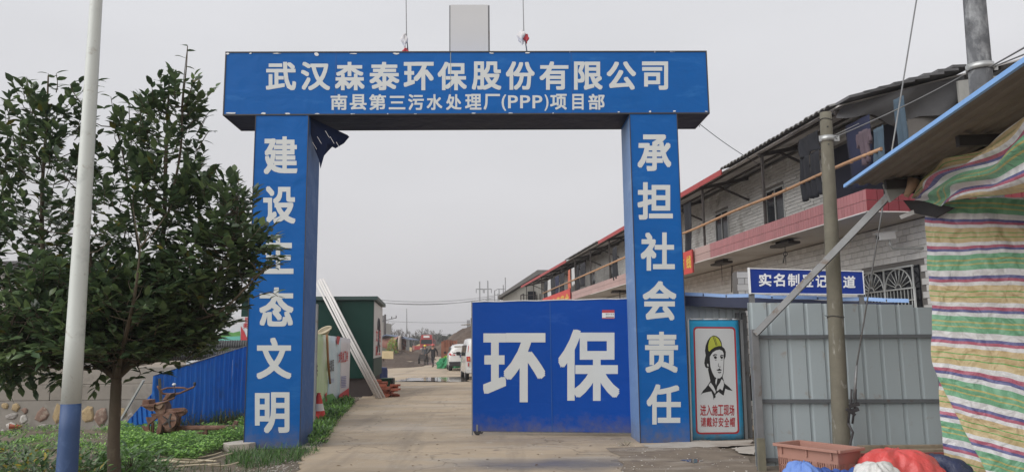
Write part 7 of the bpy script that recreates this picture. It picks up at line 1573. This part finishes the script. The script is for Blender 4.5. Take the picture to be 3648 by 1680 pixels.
for sx in (-1,1):
    MB(tf_).box((sx*1.0-.2,-.22,.95), (sx*1.0+.2,-.02,1.2)).build('headlight', mw_, trk); MB(tf_).box((sx*1.45-.1,-.1,2.0), (sx*1.45+.1,.1,2.7)).build('mirror', m_cblk, trk)
    for y in (1.2,4.5,6.0): wheel(tf_, sx*1.0, y, .52, .3, trk)
MB(tf_).prism([(-1.3,2.6,1.1),(1.3,2.6,1.1),(1.35,2.6,2.9),(-1.35,2.6,2.9)], (0,5.5,0)).build('tipper_body', m_tr, trk); MB(tf_).box((-.5,.3,.55), (.5,8,1.08)).build('chassis', m_dkmetal, trk)
lo_ = thing('red_trailer', tuple(at(1490,1258,162)), 'low red container trailer with sand to the left of the red truck', 'trailer'); a = at(1476,1258,162); b = at(1502,1258,162); z = at(1485,1231,162)[2]
MB().box((a[0],162,.9), (b[0],166,z)).build('bed', m_tr, lo_); MB().prism([(a[0]+.1,162.1,z),(b[0]-.1,162.1,z),(b[0]-.5,162.1,z+1.0),(a[0]+1.2,162.1,z+.5)], (0,3.5,0)).build('sand_load', m_yb, lo_)
for dx in (.5,1.2): wheel(Frame((a[0]+dx,163,0)), 0, 0, .45, .3, lo_)
# ---------------- people
def person(loc, rz_, joints, radii, edges, colors, helmet, lab, extra=None):
    """joints in local metres, x right of the figure, y forward, z up; one continuous skinned body"""
    t = thing('person', loc, lab, 'person'); me = bpy.data.meshes.new('body'); names = list(joints); idx = {n: i for i, n in enumerate(names)}
    me.from_pydata([joints[n] for n in names], [(idx[a], idx[b]) for a, b in edges], []); ob = bpy.data.objects.new('body', me); COL.objects.link(ob)
    ob.modifiers.new('s', 'SKIN'); sv_ = me.skin_vertices[0].data
    for n in names: sv_[idx[n]].radius = (radii[n] if isinstance(radii[n], tuple) else (radii[n],)*2); sv_[idx[n]].use_root = (n == 'pelvis')
    ss = ob.modifiers.new('u', 'SUBSURF'); ss.levels = 2; ss.render_levels = 2
    dg = bpy.context.evaluated_depsgraph_get(); m2 = bpy.data.meshes.new_from_object(ob.evaluated_get(dg)); bpy.data.objects.remove(ob)
    for m in colors['mats']: m2.materials.append(m)
    P_ = {n: Vector(joints[n]) for n in names}
    for p in m2.polygons:
        c = p.center; k = 0
        best = min(names, key=lambda n: (P_[n]-c).length)
        k = colors['map'].get(best, 0); p.material_index = k; p.use_smooth = True
    ob = bpy.data.objects.new('body', m2); COL.objects.link(ob); ob.parent = t; t.rotation_euler.z = rz_
    def part(nm, mb, m): o = bpy.data.objects.new(nm, mb.mesh(nm, m)); COL.objects.link(o); o.parent = t; return o
    hd = P_['head']; hm_ = MB(); prof = [(.150,-.01),(.135,.0),(.130,.03),(.115,.08),(.08,.12),(.03,.135),(0,.137)]
    hm_.lathe((hd.x,hd.y,hd.z+.03), prof, 20); hm_.box((hd.x-.07,hd.y+.10,hd.z+.02), (hd.x+.07,hd.y+.19,hd.z+.032)); part('helmet', hm_, helmet)
    fc_ = MB(); fc_.ball((hd.x,hd.y+.105,hd.z-.045), .022, 6, sq=(.8,1.2,1.3)); part('nose', fc_, colors['skin'])
    ey = MB(); [ey.ball((hd.x+s*.036,hd.y+.093,hd.z-.012), .012, 6) for s in (-1,1)]; part('eye', ey, m_ink); mo = MB(); mo.box((hd.x-.028,hd.y+.085,hd.z-.088), (hd.x+.028,hd.y+.097,hd.z-.078)); part('mouth', mo, m_rrag)
    er = MB(); [er.ball((hd.x+s*.098,hd.y,hd.z-.03), .028, 6, sq=(.4,.8,1.1)) for s in (-1,1)]; part('ear', er, colors['skin'])
    for s, h in (('l',P_['hand_l']),('r',P_['hand_r'])):
        w = P_['wrist_'+s]; d = (h-w).normalized(); sd = d.cross(V(0,1,0)); sd = sd.normalized() if sd.length > .1 else V(1,0,0); nr = sd.cross(d); fm = MB()
        for i, L__ in enumerate((.062,.072,.068,.052)):
            b = h+nr*(.027-.018*i); fm.tube([b, b+d*L__*.5+sd*(.004), b+d*L__*.8+sd*.02*(1 if s == 'l' else -1)], [.009,.008,.006], 6)
        b = h-d*.05+nr*.03; fm.tube([b, b+nr*.03+d*.02, b+nr*.035+d*.045], [.011,.010,.007], 6); part('fingers', fm, colors['skin'])
    return t
E_ = [('pelvis','belly'),('belly','chest'),('chest','neck'),('neck','head'),('head','crown'),('chest','sho_l'),('sho_l','elb_l'),('elb_l','wrist_l'),('wrist_l','hand_l'),('chest','sho_r'),('sho_r','elb_r'),('elb_r','wrist_r'),('wrist_r','hand_r'),('pelvis','hip_l'),('hip_l','knee_l'),('knee_l','ank_l'),('ank_l','toe_l'),('pelvis','hip_r'),('hip_r','knee_r'),('knee_r','ank_r'),('ank_r','toe_r')]
RD = dict(pelvis=(.155,.115),belly=(.15,.11),chest=(.185,.125),neck=.06,head=(.085,.10),crown=.06,sho_l=.075,elb_l=.052,wrist_l=.036,hand_l=.034,sho_r=.075,elb_r=.052,wrist_r=.036,hand_r=.034,hip_l=.095,knee_l=.068,ank_l=.048,toe_l=.038,hip_r=.095,knee_r=.068,ank_r=.048,toe_r=.038)
m_skin = mat('skin', (.36,.20,.14), .6, .05, 5, 0); m_shoe = mat('shoes', (.05,.045,.04), .8, .1, 5, 0); m_bkcl = mat('black_jacket', (.015,.015,.018), .85, .15, 5, .1); m_dgt = mat('dark_grey_clothes', (.07,.075,.085), .85, .15, 5, .1); m_hr = mat('helmet_red', (.45,.07,.06), .35, .04, 3, 0); m_hy = mat('helmet_yellow', (.62,.45,.03), .35, .04, 3, 0)
cmap = {n: 0 for n in RD}; cmap.update(head=1, crown=1, neck=1, hand_l=1, hand_r=1, ank_l=2, ank_r=2, toe_l=2, toe_r=2)
J = dict(pelvis=(0,0,.93),belly=(0,.01,1.08),chest=(0,.02,1.32),neck=(0,.03,1.47),head=(0,.05,1.60),crown=(0,.05,1.68),sho_l=(-.20,.01,1.38),elb_l=(-.30,-.12,1.12),wrist_l=(-.36,.0,.90),hand_l=(-.37,.03,.82),sho_r=(.20,.01,1.38),elb_r=(.36,.02,1.15),wrist_r=(.50,.14,1.0),hand_r=(.54,.18,.93),hip_l=(-.09,.0,.86),knee_l=(-.08,.20,.50),ank_l=(-.06,.16,.09),toe_l=(-.06,.30,.04),hip_r=(.09,0,.86),knee_r=(.07,.02,.48),ank_r=(.05,-.16,.12),toe_r=(.05,-.06,.03))
pg = gnd(1543,1307); person((pg[0],pg[1],.005), R(160), J, RD, E_, dict(mats=[m_bkcl,m_skin,m_shoe], map=cmap, skin=m_skin), m_hr, 'worker in black clothes and a red hard hat walking down the road')
J2 = dict(J); J2.update(sho_l=(-.20,.02,1.36), elb_l=(-.26,.10,1.10), wrist_l=(-.26,.30,.92), hand_l=(-.26,.37,.88), elb_r=(.26,.10,1.10), wrist_r=(.26,.30,.92), hand_r=(.26,.37,.88), sho_r=(.20,.02,1.36), chest=(0,.06,1.30), neck=(0,.12,1.44), head=(0,.17,1.56), crown=(0,.18,1.64), knee_r=(.09,.10,.48), ank_r=(.09,-.02,.10), toe_r=(.09,.12,.04))
pg2 = gnd(1515,1294); person((pg2[0],pg2[1],.005), R(176), J2, RD, E_, dict(mats=[m_dgt,m_skin,m_shoe], map=cmap, skin=m_skin), m_hy, 'worker in grey clothes and a yellow hard hat pushing the handcart')
# hand cart in front of him
wf = Frame((pg2[0],pg2[1],0), R(176)); wb_ = thing('two_wheeled_handcart', wf.w((0,.7,0)), 'dark two wheeled handcart pushed by the yellow helmeted worker', 'handcart')
MB(wf).prism([(-.29,.5,.42),(.29,.5,.42),(.33,.5,.86),(-.33,.5,.86)], (0,.85,0)).build('tub', m_dkbr, wb_, bevel=.02)
for sx in (-1,1):
    MB(wf).tube([(sx*.37,.95,.32),(sx*.42,.95,.32)], .32, 20).build('wheel', m_tire, wb_); MB(wf).tube([(sx*.30,.55,.75),(sx*.26,.38,.87),(sx*.26,.30,.88)], .016, 6).build('handle', m_dkmetal, wb_)
MB(wf).tube([(-.4,.95,.32),(.4,.95,.32)], .02, 6).build('axle', m_dkmetal, wb_)
# ---------------- far trees
m_fl = [mat('far_foliage_a', (.035,.055,.035), .8, .2, 1, 0, isl=.3), mat('far_foliage_b', (.06,.07,.045), .8, .2, 1, 0, isl=.3)]
def far_tree(px, Y, top, w, lab, mi=0):
    x = at(px,1240,Y)[0]; h = at(px,top,Y)[2]; t = thing('distant_tree', (x,Y,0), lab, 'tree', 'trees beyond the far end of the site'); wm = w*Y/FPX/2
    MB().tube([(x,Y,0),(x+.1,Y,h*.7)], [.25,.1], 7).build('trunk', m_bark, t); n_ = 1700
    th_ = RNG.uniform(0,6.283,n_); zz = RNG.uniform(.12,1,n_); rr = np.sqrt(RNG.uniform(0,1,n_))*np.sqrt(np.maximum(.03,1-((zz-.45)/.56)**2)); lob = 1+.22*np.sin(th_*3+px)+.15*np.sin(zz*13+px)
    pos = np.column_stack([wm*rr*np.cos(th_)*lob, wm*.8*rr*np.sin(th_)*lob, zz*h*(1+.06*np.sin(th_*2+px))])
    me = leaf_mesh('crown', SLEAF, pos, RNG.uniform(0,6.28,n_), RNG.uniform(-1,1,n_), RNG.uniform(-1,1,n_), RNG.uniform(.6,1.25,n_), RNG.uniform(.8,1.1,n_), [m_fl[mi]]); o = bpy.data.objects.new('crown', me); COL.objects.link(o); o.parent = t
FT = ['dark bushy tree seen through the right half of the open shelter', 'dark tree just left of the red trailer', 'bushy tree above the right end of the shelter roof', 'tree directly behind the left side of the red truck', 'dark tree right of the red truck cab', 'tallest dark tree between the truck and the panel stacks', 'dark tree above the first rust red panel stack', 'tree above the second rust red panel stack', 'tree behind the roof of the white car', 'low tree just right of the truck behind the walking worker', 'tree hidden behind the soil mound and van', 'tree behind the large pipe under the shelter', 'tree beside the utility pole left of the shelter', 'tree mostly hidden by the cabin end wall', 'tree hidden behind the left edge of the blue gate leaf', 'tree behind the blue gate leaf below the power poles']
spots = [(1440,226,1213,60),(1480,222,1203,50),(1462,235,1208,44),(1508,230,1200,40),(1555,228,1196,42),(1580,222,1201,46),(1605,228,1198,40),(1632,224,1203,46),(1660,230,1207,46),(1545,236,1204,40),(1690,226,1212,60),(1412,232,1215,50),(1380,236,1210,70),(1345,230,1205,80),(1720,232,1208,70),(1760,236,1210,70)]
for i, (px, Y, top, w) in enumerate(spots): far_tree(px, Y, top, w, FT[i], i % 2)
def bare_tree(px, Y, top, lab):
    x = at(px,1240,Y)[0]; h = at(px,top,Y)[2]; t = thing('bare_tree', (x,Y,0), lab, 'tree', 'leafless trees on the horizon'); mb = MB()
    def br(p, d, l, r_, lv):
        q = p+d*l; mb.tube([p, q], [r_, r_*.65], 4, caps=False)
        if lv:
            for _ in range(3): br(p.lerp(q, random.uniform(.55,1)), (d+V(random.uniform(-.55,.55),random.uniform(-.3,.3),random.uniform(-.1,.3))).normalized(), l*random.uniform(.55,.75), r_*.6, lv-1)
    br(V(x,Y,0), V(0,0,1), h*.42, .22, 4); mb.build('branches', mat('bare_twigs', (.13,.11,.10), .9, .1, 3, 0), t)
BT = ['leafless tree just right of the utility pole', 'tall leafless tree over the left slope of the shelter roof', 'leafless tree above the middle of the shelter', 'leafless tree right of the thin mast', 'leafless tree just left of the thin mast', 'leafless tree just left of the truck cab', 'short leafless tree right above the truck roof', 'rightmost tall leafless tree, right of the truck', 'leafless tree directly over the red truck', 'short leafless tree above the red trailer']
for i, (px, Y, top) in enumerate([(1385,210,1150),(1400,215,1160),(1420,208,1165),(1455,212,1165),(1440,218,1172),(1506,214,1158),(1530,216,1172),(1556,214,1165),(1520,222,1164),(1475,218,1176)]): bare_tree(px, Y, top, BT[i])
# low hedge line to the horizon at both sides, an earth bank hides the plain's edge
mb = MB(); me_p = sample_poly([(-260,238),(-30,238),(-30,250),(-260,250)], 5000); me_q = sample_poly([(-30,236),(200,240),(200,256),(-30,250)], 5000); pq = np.vstack([me_p, me_q]); n_ = len(pq)
hgt = 3.2+1.6*np.sin(pq[:,0]*.13)+.9*np.sin(pq[:,0]*.41); pos = np.column_stack([pq, RNG.uniform(0,1,n_)*hgt]); me = leaf_mesh('far_wood', SLEAF, pos, RNG.uniform(0,6.28,n_), RNG.uniform(-1,1,n_), RNG.uniform(-1,1,n_), RNG.uniform(1.2,2.2,n_), RNG.uniform(.7,1,n_), m_fl, mi=RNG.integers(0,2,n_)); o = bpy.data.objects.new('far_wood', me); COL.objects.link(o); stuff(o, 'far off dark wood closing the plain on the horizon', 'wood')
# ================================================================= AIR
hv = bpy.data.materials.new('haze_air'); hv.use_nodes = True; hn = hv.node_tree; hn.nodes.clear()
ho = hn.nodes.new('ShaderNodeOutputMaterial'); hp = hn.nodes.new('ShaderNodeVolumePrincipled'); hn.links.new(hp.outputs[0], ho.inputs['Volume'])
hp.inputs['Color'].default_value = (.93,.93,.95,1); hp.inputs['Density'].default_value = .0009; hp.inputs['Anisotropy'].default_value = .2
hb = MB().box((-1600,-70,-1.2), (1600,2600,30)).build('haze', hv); hb['kind'] = 'stuff'; hb['label'] = 'thin pale winter haze filling the air over the site'
S.cycles.volume_bounces = 0; S.cycles.volume_max_steps = 64
